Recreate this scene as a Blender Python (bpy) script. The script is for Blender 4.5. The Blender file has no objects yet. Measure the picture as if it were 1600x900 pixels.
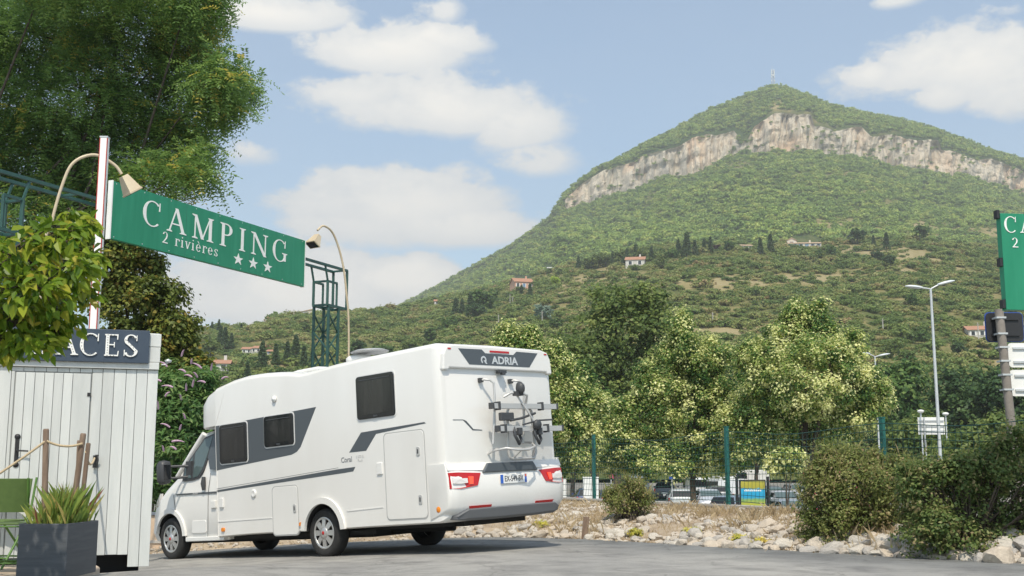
import bpy, math, random
import numpy as np
from mathutils import Matrix, Vector

# ------------------------------------------------------------------ camera, sky, sun, exposure
scene = bpy.context.scene
C = scene.collection
CAMZ = 1.2
F = 1800.0                       # focal length in pixels of the 1600 px photograph
TILT = math.radians(9.05)
cam_d = bpy.data.cameras.new('camera')
cam = bpy.data.objects.new('camera', cam_d); C.objects.link(cam)
cam_d.sensor_width = 36.0; cam_d.lens = F / 1600 * 36.0
cam_d.clip_start = 0.1; cam_d.clip_end = 20000
cam.location = (0, 0, CAMZ); cam.rotation_euler = (math.pi / 2 + TILT, 0, 0)
scene.camera = cam

SUN_EL, SUN_AZ = math.radians(57), math.radians(180)      # azimuth clockwise from +Y (view direction): behind the camera, a little left
world = bpy.data.worlds.new('World'); scene.world = world; world.use_nodes = True
sun_d = bpy.data.lights.new('sun', 'SUN'); sun = bpy.data.objects.new('sun', sun_d); C.objects.link(sun)
sun_d.energy = 3.6; sun_d.angle = math.radians(0.6); sun_d.color = (1.0, 0.91, 0.77)
sdir = Vector((math.sin(SUN_AZ) * math.cos(SUN_EL), math.cos(SUN_AZ) * math.cos(SUN_EL), math.sin(SUN_EL)))
sun.rotation_euler = sdir.to_track_quat('Z', 'Y').to_euler()
sun.location = (0, -20, 60)
scene.view_settings.view_transform = 'Standard'; scene.view_settings.look = 'None'
scene.view_settings.exposure = 0.15; scene.view_settings.gamma = 1.0; scene.view_settings.use_curve_mapping = False

ct, st = math.cos(TILT), math.sin(TILT)
def ray(px, py):
    a = (px - 800) / F; b = -(py - 450) / F
    return (a, ct - b * st, st + b * ct)
def at(px, py, Y):
    """world point on the ray of photo pixel (px,py) at forward distance Y"""
    r = ray(px, py); k = Y / r[1]
    return Vector((r[0] * k, Y, CAMZ + r[2] * k))
def azel(px, py):
    r = Vector(ray(px, py)).normalized()
    return math.atan2(r.x, r.y), math.asin(r.z)
def build_sky():
    nt = world.node_tree; N = nt.nodes; L = nt.links; N.clear()
    def n(t, **k):
        o = N.new(t)
        for a, b in k.items(): setattr(o, a, b)
        return o
    def M(op, a, b=None, c=None, clamp=False):
        o = n('ShaderNodeMath', operation=op); o.use_clamp = clamp
        for i, v in enumerate((a, b, c)):
            if v is None: continue
            if isinstance(v, (int, float)): o.inputs[i].default_value = v
            else: L.new(v, o.inputs[i])
        return o.outputs[0]
    sky = n('ShaderNodeTexSky', sky_type='NISHITA'); sky.sun_disc = False
    sky.sun_elevation = SUN_EL; sky.sun_rotation = SUN_AZ
    sky.air_density = 1.0; sky.dust_density = 1.6; sky.ozone_density = 0.35; sky.altitude = 300
    tc = n('ShaderNodeTexCoord'); sp = n('ShaderNodeSeparateXYZ'); L.new(tc.outputs['Generated'], sp.inputs[0])
    x, y, z = sp.outputs
    az = M('ARCTAN2', x, y); el = M('ARCSINE', z)
    # wobble so that the cloud edges are ragged
    mp = n('ShaderNodeMapping'); mp.inputs['Scale'].default_value = (10, 10, 17); L.new(tc.outputs['Generated'], mp.inputs[0])
    nz = n('ShaderNodeTexNoise'); nz.inputs['Scale'].default_value = 1.0; nz.inputs['Detail'].default_value = 9; nz.inputs['Roughness'].default_value = 0.62
    L.new(mp.outputs[0], nz.inputs['Vector'])
    mp2 = n('ShaderNodeMapping'); mp2.inputs['Scale'].default_value = (3, 3, 8); mp2.inputs['Location'].default_value = (3.1, 1.2, 5.2); L.new(tc.outputs['Generated'], mp2.inputs[0])
    nb = n('ShaderNodeTexNoise'); nb.inputs['Scale'].default_value = 1.0; nb.inputs['Detail'].default_value = 5
    L.new(mp2.outputs[0], nb.inputs['Vector'])
    wob = M('SUBTRACT', nz.outputs[0], 0.5)
    az2 = M('ADD', az, M('MULTIPLY', wob, 0.05)); el2 = M('ADD', el, M('MULTIPLY', wob, -0.035))
    blobs = [(590, 78, 130, 36, 1.05), (700, 66, 80, 22, .8), (560, 140, 95, 34, .9), (690, 168, 160, 44, 1.1), (800, 195, 90, 40, .95), (840, 245, 60, 34, .8),
             (520, 315, 90, 36, .8), (640, 318, 150, 46, 1.1), (710, 352, 130, 32, 1.05), (590, 350, 120, 40, .8), (440, 452, 230, 56, 1.15), (630, 440, 110, 34, 1.1), (330, 430, 130, 45, .8),
             (430, 20, 120, 26, 1.05), (380, 462, 150, 40, 1.1), (480, 420, 60, 22, .9), (390, 238, 55, 22, .55), (1520, 95, 130, 52, 1.1), (1470, 140, 60, 30, .95), (1368, 117, 36, 22, .85), (1600, 120, 90, 55, 1), (1400, 92, 40, 20, .7), (1090, 178, 45, 12, .45),
             (1570, 10, 34, 14, .6), (1400, 5, 50, 12, .5), (640, 90, 200, 30, .4), (700, 22, 30, 22, .5), (1000, 168, 16, 10, .35)]
    tot = None
    for bx, by, ax, ay, w in blobs:
        a0, e0 = azel(bx, by)
        u = M('MULTIPLY', M('SUBTRACT', az2, a0), F / ax / 1.0)
        v = M('MULTIPLY', M('SUBTRACT', el2, e0), F / ay / 1.0)
        r2 = M('ADD', M('MULTIPLY', u, u), M('MULTIPLY', v, v))
        g = M('MULTIPLY', M('POWER', 2.718, M('MULTIPLY', r2, -0.75)), w)
        tot = g if tot is None else M('MAXIMUM', tot, g)
    # the rest of the sky: scattered clouds of the same kind
    general = M('MULTIPLY', M('SUBTRACT', nb.outputs[0], 0.52), 4.5, clamp=True)
    inview = M('MULTIPLY', M('SUBTRACT', 0.62, M('ABSOLUTE', az)), 8.0, clamp=True)     # where the photograph tells us the clouds, use those
    low = M('MULTIPLY', M('SUBTRACT', 0.50, el), 8.0, clamp=True)
    inview = M('MULTIPLY', inview, low)
    general = M('MULTIPLY', general, M('SUBTRACT', 1.0, inview))
    tot = M('MAXIMUM', tot, general)
    dens = M('ADD', M('MULTIPLY', tot, 1.55), M('MULTIPLY', M('SUBTRACT', nz.outputs[0], 0.5), 2.9))
    mask = M('MULTIPLY', M('SUBTRACT', dens, 0.38), 2.0, clamp=True)
    above = M('MULTIPLY', M('ADD', el, 0.005), 20, clamp=True)
    mask = M('MULTIPLY', M('MULTIPLY', mask, above), 0.97)
    # faint veil
    veil = M('MULTIPLY', M('MULTIPLY', nb.outputs[0], 0.22), above)
    mask = M('MAXIMUM', mask, veil)
    # shade inside the cloud
    cr = n('ShaderNodeMix', data_type='RGBA'); L.new(M('MULTIPLY', M('SUBTRACT', dens, 0.55), 0.8, clamp=True), cr.inputs['Factor'])
    cr.inputs['A'].default_value = (5.1, 5.25, 5.3, 1); cr.inputs['B'].default_value = (7.2, 6.9, 6.3, 1)
    tn = n('ShaderNodeMix', data_type='RGBA', blend_type='MULTIPLY'); tn.inputs['Factor'].default_value = 1; L.new(sky.outputs[0], tn.inputs['A']); tn.inputs['B'].default_value = (1.18, 1.27, 1.22, 1)
    mx = n('ShaderNodeMix', data_type='RGBA'); L.new(mask, mx.inputs['Factor']); L.new(tn.outputs['Result'], mx.inputs['A']); L.new(cr.outputs['Result'], mx.inputs['B'])
    bg = n('ShaderNodeBackground'); bg.inputs[1].default_value = 0.15; L.new(mx.outputs['Result'], bg.inputs[0])
    out = n('ShaderNodeOutputWorld'); L.new(bg.outputs[0], out.inputs[0])
build_sky()

# ------------------------------------------------------------------ helpers
rnd = random.Random(7)
rng = np.random.default_rng(11)
R = math.radians

def tag(o, label=None, cat=None, group=None, kind=None):
    if label: o['label'] = label
    if cat: o['category'] = cat
    if group: o['group'] = group
    if kind: o['kind'] = kind
    return o
def empty(name, loc=(0, 0, 0), rz=0.0, parent=None):
    o = bpy.data.objects.new(name, None); C.objects.link(o); o.location = loc; o.rotation_euler = (0, 0, rz)
    o.empty_display_size = 0.2
    if parent: o.parent = parent
    return o
def copy_tree(o, parent=None):
    c = o.copy(); C.objects.link(c); c.parent = parent
    for ch in o.children: copy_tree(ch, c)
    return c

MATS = {}
def mat(name, col, rough=0.6, col2=None, scale=8.0, metal=0.0, bump=0.0, bscale=None, spec=0.5, coat=0.0, stretch=(1, 1, 1), detail=5, ramp=(0.35, 0.65), emit=None, trans=0.0):
    if name in MATS: return MATS[name]
    m = bpy.data.materials.new(name); m.use_nodes = True; nt = m.node_tree; N = nt.nodes; L = nt.links
    b = N['Principled BSDF']; b.inputs['Base Color'].default_value = (*col, 1); b.inputs['Roughness'].default_value = rough
    b.inputs['Metallic'].default_value = metal; b.inputs['Specular IOR Level'].default_value = spec; b.inputs['Coat Weight'].default_value = coat
    if trans: b.inputs['Transmission Weight'].default_value = trans
    if emit: b.inputs['Emission Color'].default_value = (*emit[:3], 1); b.inputs['Emission Strength'].default_value = emit[3]
    if col2 is not None or bump:
        tc = N.new('ShaderNodeTexCoord'); mp = N.new('ShaderNodeMapping'); mp.inputs['Scale'].default_value = stretch
        L.new(tc.outputs['Object'], mp.inputs[0])
    if col2 is not None:
        nz = N.new('ShaderNodeTexNoise'); nz.inputs['Scale'].default_value = scale; nz.inputs['Detail'].default_value = detail; nz.inputs['Roughness'].default_value = 0.65
        L.new(mp.outputs[0], nz.inputs['Vector'])
        cr = N.new('ShaderNodeValToRGB'); cr.color_ramp.elements[0].position = ramp[0]; cr.color_ramp.elements[1].position = ramp[1]
        cr.color_ramp.elements[0].color = (*col, 1); cr.color_ramp.elements[1].color = (*col2, 1)
        L.new(nz.outputs[0], cr.inputs[0]); L.new(cr.outputs[0], b.inputs['Base Color'])
    if bump:
        nb = N.new('ShaderNodeTexNoise'); nb.inputs['Scale'].default_value = bscale or scale * 3; nb.inputs['Detail'].default_value = 4
        L.new(mp.outputs[0], nb.inputs['Vector'])
        bp = N.new('ShaderNodeBump'); bp.inputs['Strength'].default_value = bump; bp.inputs['Distance'].default_value = 0.02
        L.new(nb.outputs[0], bp.inputs['Height']); L.new(bp.outputs[0], b.inputs['Normal'])
    MATS[name] = m; return m

def leafmat(name, stops, trans=0.3, rough=0.5, spec=0.3, inst=False, gain=2.25):
    """foliage: colour from a per-leaf 'tint' attribute (or the instance's random number)"""
    if name in MATS: return MATS[name]
    m = bpy.data.materials.new(name); m.use_nodes = True; nt = m.node_tree; N = nt.nodes; L = nt.links
    b = N['Principled BSDF']; b.inputs['Roughness'].default_value = rough; b.inputs['Specular IOR Level'].default_value = spec
    cr = N.new('ShaderNodeValToRGB'); e = cr.color_ramp.elements
    while len(e) < len(stops): e.new(0.5)
    for i, (p, c) in enumerate(stops): e[i].position = p; e[i].color = (*[q * gain for q in c], 1)
    a = N.new('ShaderNodeAttribute'); a.attribute_name = 'tint'
    if inst:
        oi = N.new('ShaderNodeObjectInfo'); mm = N.new('ShaderNodeMath'); mm.operation = 'MULTIPLY_ADD'; mm.inputs[1].default_value = 0.3
        L.new(a.outputs['Fac'], mm.inputs[0])
        m2 = N.new('ShaderNodeMath'); m2.operation = 'MULTIPLY'; m2.inputs[1].default_value = 0.75; L.new(oi.outputs['Random'], m2.inputs[0]); L.new(m2.outputs[0], mm.inputs[2])
        L.new(mm.outputs[0], cr.inputs[0])
    else: L.new(a.outputs['Fac'], cr.inputs[0])
    L.new(cr.outputs[0], b.inputs['Base Color'])
    tr = N.new('ShaderNodeBsdfTranslucent'); L.new(cr.outputs[0], tr.inputs[0])
    mx = N.new('ShaderNodeMixShader'); mx.inputs[0].default_value = trans + .15
    L.new(b.outputs[0], mx.inputs[1]); L.new(tr.outputs[0], mx.inputs[2]); L.new(mx.outputs[0], N['Material Output'].inputs[0])
    MATS[name] = m; return m

class MB:
    def __init__(s): s.v = []; s.f = []; s.sm = []
    def add(s, v, f, smooth=False):
        o = len(s.v); s.v += [tuple(p) for p in v]; s.f += [tuple(i + o for i in q) for q in f]; s.sm += [smooth] * len(f); return s
    def box(s, x0, x1, y0, y1, z0, z1):
        return s.add([(x0, y0, z0), (x1, y0, z0), (x1, y1, z0), (x0, y1, z0), (x0, y0, z1), (x1, y0, z1), (x1, y1, z1), (x0, y1, z1)],
                     [(3, 2, 1, 0), (4, 5, 6, 7), (0, 1, 5, 4), (1, 2, 6, 5), (2, 3, 7, 6), (3, 0, 4, 7)])
    def bar(s, p, q, w, h=None, up=(0, 0, 1)):
        p = Vector(p); q = Vector(q); d = (q - p).normalized(); u = Vector(up)
        if abs(d.dot(u)) > .95: u = Vector((0, 1, 0))
        a = d.cross(u).normalized() * (w / 2); b = a.cross(d).normalized() * ((h or w) / 2)
        v = [p - a - b, p + a - b, p + a + b, p - a + b, q - a - b, q + a - b, q + a + b, q - a + b]
        return s.add(v, [(0, 1, 2, 3), (7, 6, 5, 4), (4, 5, 1, 0), (5, 6, 2, 1), (6, 7, 3, 2), (7, 4, 0, 3)])
    def tube(s, pts, r, n=8, caps=True, smooth=True):
        pts = [Vector(p) for p in pts]; rr = r if isinstance(r, (list, tuple)) else [r] * len(pts)
        vs = []; prev = None
        for i, p in enumerate(pts):
            d = (pts[min(i + 1, len(pts) - 1)] - pts[max(i - 1, 0)]).normalized()
            if prev is None:
                u = Vector((0, 0, 1)) if abs(d.z) < .9 else Vector((1, 0, 0)); a = d.cross(u).normalized()
            else:
                a = (prev - d * prev.dot(d)).normalized()
            prev = a; b = d.cross(a)
            for k in range(n):
                t = 2 * math.pi * k / n; vs.append(p + (a * math.cos(t) + b * math.sin(t)) * rr[i])
        fs = [(i * n + k, i * n + (k + 1) % n, (i + 1) * n + (k + 1) % n, (i + 1) * n + k) for i in range(len(pts) - 1) for k in range(n)]
        s.add(vs, fs, smooth)
        if caps:
            m = len(pts) - 1
            s.add([vs[k] for k in range(n)], [tuple(range(n - 1, -1, -1))]); s.add([vs[m * n + k] for k in range(n)], [tuple(range(n))])
        return s
    def lathe(s, prof, n=24, axis='z', c=(0, 0, 0), smooth=True):
        vs = []
        for r, h in prof:
            for k in range(n):
                t = 2 * math.pi * k / n; a, b = r * math.cos(t), r * math.sin(t)
                p = (a, b, h) if axis == 'z' else ((a, h, b) if axis == 'y' else (h, a, b))
                vs.append((p[0] + c[0], p[1] + c[1], p[2] + c[2]))
        m = len(prof)
        fs = [(i * n + k, i * n + (k + 1) % n, (i + 1) * n + (k + 1) % n, (i + 1) * n + k) for i in range(m - 1) for k in range(n)]
        return s.add(vs, fs, smooth)
    def prism(s, poly, fn, d0, d1):
        """poly: 2D points; fn(u,v,d)->3D; closed prism between depths d0,d1"""
        n = len(poly)
        v = [fn(u, w, d0) for u, w in poly] + [fn(u, w, d1) for u, w in poly]
        return s.add(v, [tuple(range(n - 1, -1, -1)), tuple(range(n, 2 * n))] + [(i, (i + 1) % n, n + (i + 1) % n, n + i) for i in range(n)])
    def build(s, name, m=None, parent=None, bevel=0.0, seg=2, loc=None, smooth=None):
        me = bpy.data.meshes.new(name); me.from_pydata([tuple(p) for p in s.v], [], s.f); me.update()
        sm = np.array(s.sm if smooth is None else [smooth] * len(s.f), dtype=bool); me.polygons.foreach_set('use_smooth', sm)
        if m: me.materials.append(m)
        import bmesh
        bm = bmesh.new(); bm.from_mesh(me); bmesh.ops.recalc_face_normals(bm, faces=bm.faces); bm.to_mesh(me); bm.free()
        o = bpy.data.objects.new(name, me); C.objects.link(o)
        if loc is not None: o.location = loc
        if parent: o.parent = parent
        if bevel:
            b = o.modifiers.new('bevel', 'BEVEL'); b.width = bevel; b.segments = seg; b.limit_method = 'ANGLE'; b.angle_limit = R(40)
        return o
def xz(u, w, d): return (u, d, w)
def yz(u, w, d): return (d, u, w)
def rrect(x0, x1, z0, z1, r, n=4):
    P = []
    for cx, cz, a in ((x1 - r, z1 - r, 0), (x0 + r, z1 - r, 90), (x0 + r, z0 + r, 180), (x1 - r, z0 + r, 270)):
        for k in range(n + 1): t = R(a + 90 * k / n); P.append((cx + r * math.cos(t), cz + r * math.sin(t)))
    return P
def npmesh(name, v, nper, m=None, parent=None, attrs=None, smooth=False, tris=None, loc=None):
    """v: (k*nper,3) array of k separate polygons of nper corners"""
    k = len(v) // nper; me = bpy.data.meshes.new(name)
    me.vertices.add(len(v)); me.vertices.foreach_set('co', np.ascontiguousarray(v, np.float32).ravel())
    me.loops.add(len(v)); me.loops.foreach_set('vertex_index', np.arange(len(v), dtype=np.int32))
    me.polygons.add(k); me.polygons.foreach_set('loop_start', np.arange(0, len(v), nper, dtype=np.int32))
    if attrs is not None:
        a = me.attributes.new('tint', 'FLOAT', 'FACE'); a.data.foreach_set('value', np.ascontiguousarray(attrs, np.float32))
    me.update(calc_edges=True)
    if m: me.materials.append(m)
    o = bpy.data.objects.new(name, me); C.objects.link(o)
    if loc is not None: o.location = loc
    if parent: o.parent = parent
    return o
def gridmesh(name, P, m=None, smooth=True, mats=None, midx=None, attr=None):
    """P: (rows, cols, 3)"""
    r, c, _ = P.shape; me = bpy.data.meshes.new(name)
    idx = np.arange(r * c).reshape(r, c)
    q = np.stack([idx[:-1, :-1], idx[:-1, 1:], idx[1:, 1:], idx[1:, :-1]], -1).reshape(-1, 4)
    me.vertices.add(r * c); me.vertices.foreach_set('co', P.astype(np.float32).ravel())
    me.loops.add(q.size); me.loops.foreach_set('vertex_index', q.astype(np.int32).ravel())
    me.polygons.add(len(q)); me.polygons.foreach_set('loop_start', np.arange(0, q.size, 4, dtype=np.int32))
    me.update(calc_edges=True)
    me.polygons.foreach_set('use_smooth', np.full(len(q), smooth))
    for mm in (mats or [m]): me.materials.append(mm)
    if midx is not None: me.polygons.foreach_set('material_index', midx.astype(np.int32).ravel())
    if attr is not None:
        for k, a in attr.items():
            t = me.attributes.new(k, 'FLOAT', 'POINT'); t.data.foreach_set('value', a.astype(np.float32).ravel())
    o = bpy.data.objects.new(name, me); C.objects.link(o); return o

# value noise in numpy
_tab = np.random.default_rng(5).random((256, 256))
def vnoise(x, y):
    xi = np.floor(x).astype(int); yi = np.floor(y).astype(int); fx = x - xi; fy = y - yi
    fx = fx * fx * (3 - 2 * fx); fy = fy * fy * (3 - 2 * fy)
    a = _tab[xi & 255, yi & 255]; b = _tab[(xi + 1) & 255, yi & 255]; c = _tab[xi & 255, (yi + 1) & 255]; d = _tab[(xi + 1) & 255, (yi + 1) & 255]
    return a + (b - a) * fx + (c - a) * fy + (a - b - c + d) * fx * fy
def fbm(x, y, o=4):
    x = np.asarray(x, float); y = np.asarray(y, float); s = 0; a = .5; t = 0
    for i in range(o): s = s + a * vnoise(x * 2 ** i + 17 * i, y * 2 ** i + 31 * i); t += a; a *= .55
    return s / t
def sstep(a, b, x):
    t = np.clip((np.asarray(x, float) - a) / (b - a), 0, 1); return t * t * (3 - 2 * t)

# ------------------------------------------------------------------ materials
def road_mat():
    m = bpy.data.materials.new('asphalt'); m.use_nodes = True; N = m.node_tree.nodes; L = m.node_tree.links; b = N['Principled BSDF']
    tc = N.new('ShaderNodeTexCoord')
    def noise(sc, det=6, stretch=(1, 1, 1), rough=.6):
        mp = N.new('ShaderNodeMapping'); mp.inputs['Scale'].default_value = stretch; mp.inputs['Rotation'].default_value = (0, 0, R(-38)); L.new(tc.outputs['Object'], mp.inputs[0])
        z = N.new('ShaderNodeTexNoise'); z.inputs['Scale'].default_value = sc; z.inputs['Detail'].default_value = det; z.inputs['Roughness'].default_value = rough; L.new(mp.outputs[0], z.inputs['Vector']); return z.outputs[0]
    def ramp(f, a, b_, p0, p1):
        c = N.new('ShaderNodeValToRGB'); c.color_ramp.elements[0].position = p0; c.color_ramp.elements[1].position = p1
        c.color_ramp.elements[0].color = (*a, 1); c.color_ramp.elements[1].color = (*b_, 1); L.new(f, c.inputs[0]); return c.outputs[0]
    base = ramp(noise(.5, 5, (1, .12, 1)), (.26, .256, .245), (.345, .336, .312), .35, .68)
    grit = ramp(noise(160, 2), (.45, .45, .45), (1.35, 1.35, 1.35), .25, .75)
    spots = ramp(noise(1.6, 9, rough=.72), (.66, .66, .67), (1.10, 1.10, 1.09), .33, .56)
    m1 = N.new('ShaderNodeMix'); m1.data_type = 'RGBA'; m1.blend_type = 'MULTIPLY'; m1.inputs['Factor'].default_value = .8; L.new(base, m1.inputs['A']); L.new(grit, m1.inputs['B'])
    m2 = N.new('ShaderNodeMix'); m2.data_type = 'RGBA'; m2.blend_type = 'MULTIPLY'; m2.inputs['Factor'].default_value = .9; L.new(m1.outputs['Result'], m2.inputs['A']); L.new(spots, m2.inputs['B'])
    vo = N.new('ShaderNodeTexVoronoi'); vo.feature = 'DISTANCE_TO_EDGE'; vo.inputs['Scale'].default_value = .55; L.new(tc.outputs['Object'], vo.inputs['Vector'])
    wn_ = N.new('ShaderNodeTexNoise'); wn_.inputs['Scale'].default_value = 1.2; wn_.inputs['Detail'].default_value = 6; L.new(tc.outputs['Object'], wn_.inputs['Vector']); vm = N.new('ShaderNodeVectorMath'); vm.operation = 'MULTIPLY_ADD'; vm.inputs[1].default_value = (.9, .9, .9); L.new(wn_.outputs['Color'], vm.inputs[0]); L.new(tc.outputs['Object'], vm.inputs[2]); L.new(vm.outputs[0], vo.inputs['Vector'])
    ck = ramp(vo.outputs['Distance'], (.74, .74, .74), (1, 1, 1), .003, .012); st_ = ramp(noise(.9, 3), (.72, .72, .73), (1, 1, 1), .30, .40)
    for extra in (ck, st_):
        mk = N.new('ShaderNodeMix'); mk.data_type = 'RGBA'; mk.blend_type = 'MULTIPLY'; mk.inputs['Factor'].default_value = 1; L.new(m2.outputs['Result'], mk.inputs['A']); L.new(extra, mk.inputs['B']); m2 = mk
    wa = N.new('ShaderNodeAttribute'); wa.attribute_name = 'worn'; wc = ramp(wa.outputs['Fac'], (.60, .63, .66), (1, 1, 1), 0, 1)
    m3 = N.new('ShaderNodeMix'); m3.data_type = 'RGBA'; m3.blend_type = 'MULTIPLY'; m3.inputs['Factor'].default_value = 1; L.new(m2.outputs['Result'], m3.inputs['A']); L.new(wc, m3.inputs['B']); m2 = m3
    L.new(m2.outputs['Result'], b.inputs['Base Color']); b.inputs['Roughness'].default_value = .85; b.inputs['Specular IOR Level'].default_value = .25
    bp = N.new('ShaderNodeBump'); bp.inputs['Strength'].default_value = .5; bp.inputs['Distance'].default_value = .01; L.new(noise(130, 2), bp.inputs['Height']); L.new(bp.outputs[0], b.inputs['Normal'])
    return m
M_ROAD = road_mat()
M_DIRT = mat('dirt', (.16, .115, .075), .95, (.30, .23, .15), 1.3, bump=.6, bscale=25)
M_LOT = mat('lot_ground', (.15, .145, .135), .95, (.24, .225, .19), .25, bump=.2)
M_WHITE = mat('white_paint', (.755, .745, .715), .3, (.70, .685, .65), .9, coat=.3, stretch=(1.5, 1.5, .4), ramp=(.4, .8))
M_WHITE2 = mat('white_plastic', (.74, .735, .71), .45)
M_GREYG = mat('grey_graphic', (.075, .088, .10), .35)
M_DKPL = mat('dark_plastic', (.05, .053, .057), .5)
M_VAL = mat('grey_plastic', (.12, .125, .132), .55)
M_TYRE = mat('tyre_rubber', (.018, .018, .018), .85, (.03, .03, .029), 14)
M_RIM = mat('rim_paint', (.55, .55, .54), .35, metal=.7)
M_ALU = mat('aluminium', (.50, .50, .49), .4, metal=.3)
M_BLACK = mat('black_glass', (.010, .011, .013), .07, spec=.6)
M_CABGL = mat('cab_glass', (.085, .12, .12), .05, spec=.7)
M_UNDER = mat('underbody', (.012, .012, .012), .9)
M_RED = mat('red_lens', (.45, .012, .012), .15, spec=.6)
M_REDLIT = mat('red_lens_bright', (.85, .10, .05), .2, emit=(1, .08, .03, .35))
M_ORANGE = mat('orange_lens', (.75, .24, .02), .2)
M_CLEAR = mat('clear_lens', (.72, .70, .68), .12, spec=.7)
M_SIGN = mat('sign_green', (.006, .195, .098), .4, (.02, .25, .135), 2.2, stretch=(3, 3, .35), ramp=(.35, .75))
M_SIGNW = mat('sign_white', (.80, .80, .77), .5)
M_TRUSS = mat('truss_green', (.022, .07, .062), .45, (.03, .09, .075), 5)
M_FPOST = mat('fence_green', (.012, .115, .10), .4)
M_WIRE = mat('fence_wire', (.012, .06, .05), .5)
M_CREAM = mat('cream_metal', (.56, .48, .34), .45, (.50, .40, .27), 4)
M_PLANK = mat('white_boards', (.55, .57, .555), .6, (.63, .645, .625), 2.0, bump=.15, bscale=30, stretch=(4, 4, .5))
def vary(m, lo, hi):
    N = m.node_tree.nodes; L = m.node_tree.links; b = N['Principled BSDF']; src = b.inputs['Base Color'].links[0].from_socket
    oi = N.new('ShaderNodeObjectInfo'); mr_ = N.new('ShaderNodeMapRange'); mr_.inputs[3].default_value = lo; mr_.inputs[4].default_value = hi; L.new(oi.outputs['Random'], mr_.inputs[0])
    mm = N.new('ShaderNodeMix'); mm.data_type = 'RGBA'; mm.blend_type = 'MULTIPLY'; mm.inputs['Factor'].default_value = 1; L.new(src, mm.inputs['A']); L.new(mr_.outputs[0], mm.inputs['B']); L.new(mm.outputs['Result'], b.inputs['Base Color'])
vary(M_PLANK, .88, 1.04)
M_NAVY = mat('navy_board', (.035, .055, .085), .55, (.045, .065, .095), 2)
M_PLANTER = mat('planter_grey', (.055, .062, .07), .6, (.085, .092, .10), 4, bump=.25, bscale=60, stretch=(.4, .4, 6))
M_WOOD = mat('weathered_wood', (.15, .10, .07), .85, (.26, .19, .14), 6, stretch=(6, 6, .5), bump=.3)
M_ROPE = mat('rope', (.52, .42, .28), .9, (.40, .31, .19), 60)
M_GREENCH = mat('green_textile', (.075, .13, .03), .6, (.09, .15, .035), 20)
M_GREENMT = mat('green_metal', (.08, .18, .03), .4)
M_STONE_T = mat('slab_stone', (.42, .33, .25), .8, (.52, .43, .33), 5)
M_TANWALL = mat('tan_render', (.50, .37, .26), .9, (.60, .46, .33), 2, bump=.2)
M_CONC = mat('concrete', (.38, .36, .33), .85, (.48, .46, .42), 4, bump=.2)
M_BARK = mat('bark', (.055, .043, .033), .95, (.11, .088, .068), 6, stretch=(3, 3, .6), bump=.6)
M_GALV = mat('galvanised', (.50, .52, .53), .45, (.58, .60, .60), 3, metal=.3)
M_POLEBR = mat('weathered_pole', (.20, .175, .15), .7, (.27, .24, .21), 5)
M_IRON = mat('black_iron', (.02, .02, .022), .5)

# ------------------------------------------------------------------ ground heights (world metres, from wheel contacts and the kerb line)
def zroad(x, y):
    s = np.asarray(x, float) + 1.952
    sx = np.where(s < 0.8, 0.0668 * s, 0.0534 + 0.055 * (1 - np.exp(-(s - 0.8) / 1.2)))
    sx = np.maximum(sx, -0.40 - 0.05 * (1 - np.exp((s + 6) / 3.0)) * (s < -6))
    z = 0.022 + sx - 0.0143 * (np.clip(y, -10, 26) - 17.664)
    z = z + 0.235 * (1 - sstep(11.0, 16.5, y)) * (1 - sstep(-3.6, -1.2, x))
    return z
FEN0 = np.array([1.67, 24.4]); FEND = np.array([0.412, -0.911])          # fence / wall line
def fen(s): return FEN0 + FEND * s
def wall_side(x, y):
    """signed distance behind the wall line (positive = car park side)"""
    n = np.array([0.911, 0.412]); return (x - FEN0[0]) * n[0] + (y - FEN0[1]) * n[1]
LOT = -1.7
def zground(x, y):
    x = np.asarray(x, float); y = np.asarray(y, float)
    d = wall_side(x, y)
    lot = np.interp(y, [60, 98, 135], [LOT, -1.1, .3])
    k = sstep(0.15, 1.6, d)
    return (zroad(x, y) - 0.03) * (1 - k) + lot * k

def axis(a, b, fine, lo, hi, g=1.35):
    v = list(np.arange(a, b + 1e-6, fine)); st_ = fine
    while v[-1] < hi: st_ *= g; v.append(v[-1] + st_)
    st_ = fine
    while v[0] > lo: st_ *= g; v.insert(0, v[0] - st_)
    return np.array(v)
gx = axis(-16, 40, 0.7, -4500, 4500); gy = axis(2, 42, 0.7, -400, 6000)
X, Y = np.meshgrid(gx, gy)
g = gridmesh('ground', np.stack([X, Y, zground(X, Y)], -1), M_LOT); tag(g, kind='structure')
mg = M_LOT
# asphalt road sheet, bounded by the verge line
VERGE = np.array([(-60, 27), (-14, 23.6), (-7, 22.6), (-4.6, 23.2), (-2.15, 21.4), (.77, 19.8), (3.75, 15.3), (5.75, 13.0), (8, 9.2), (11, 3), (14, -8), (16, -25)], float)
def verge_pts(n):
    d = np.r_[0, np.cumsum(np.hypot(*np.diff(VERGE, axis=0).T))]; t = np.linspace(0, d[-1], n)
    p = np.stack([np.interp(t, d, VERGE[:, 0]), np.interp(t, d, VERGE[:, 1])], -1)
    for _ in range(6): p[1:-1] = (p[:-2] + 2 * p[1:-1] + p[2:]) / 4
    return p
vp = verge_pts(240)
rowsP = []
for k in np.linspace(0, 1, 40):
    # from the verge towards the camera side
    tgt = np.stack([np.interp(vp[:, 0], [-60, 16], [-60, 4]), np.full(len(vp), -25.0)], -1)
    kk = k ** 1.8
    p = vp * (1 - kk) + tgt * kk
    if k == 0: p = p + np.stack([rng.normal(0, .03, len(p)), rng.normal(0, .05, len(p))], -1)
    rowsP.append(np.stack([p[:, 0], p[:, 1], zroad(p[:, 0], p[:, 1]) + 0.012], -1))
RP = np.array(rowsP); wd = np.hypot(RP[..., 0] - vp[None, :, 0], RP[..., 1] - vp[None, :, 1])
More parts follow.
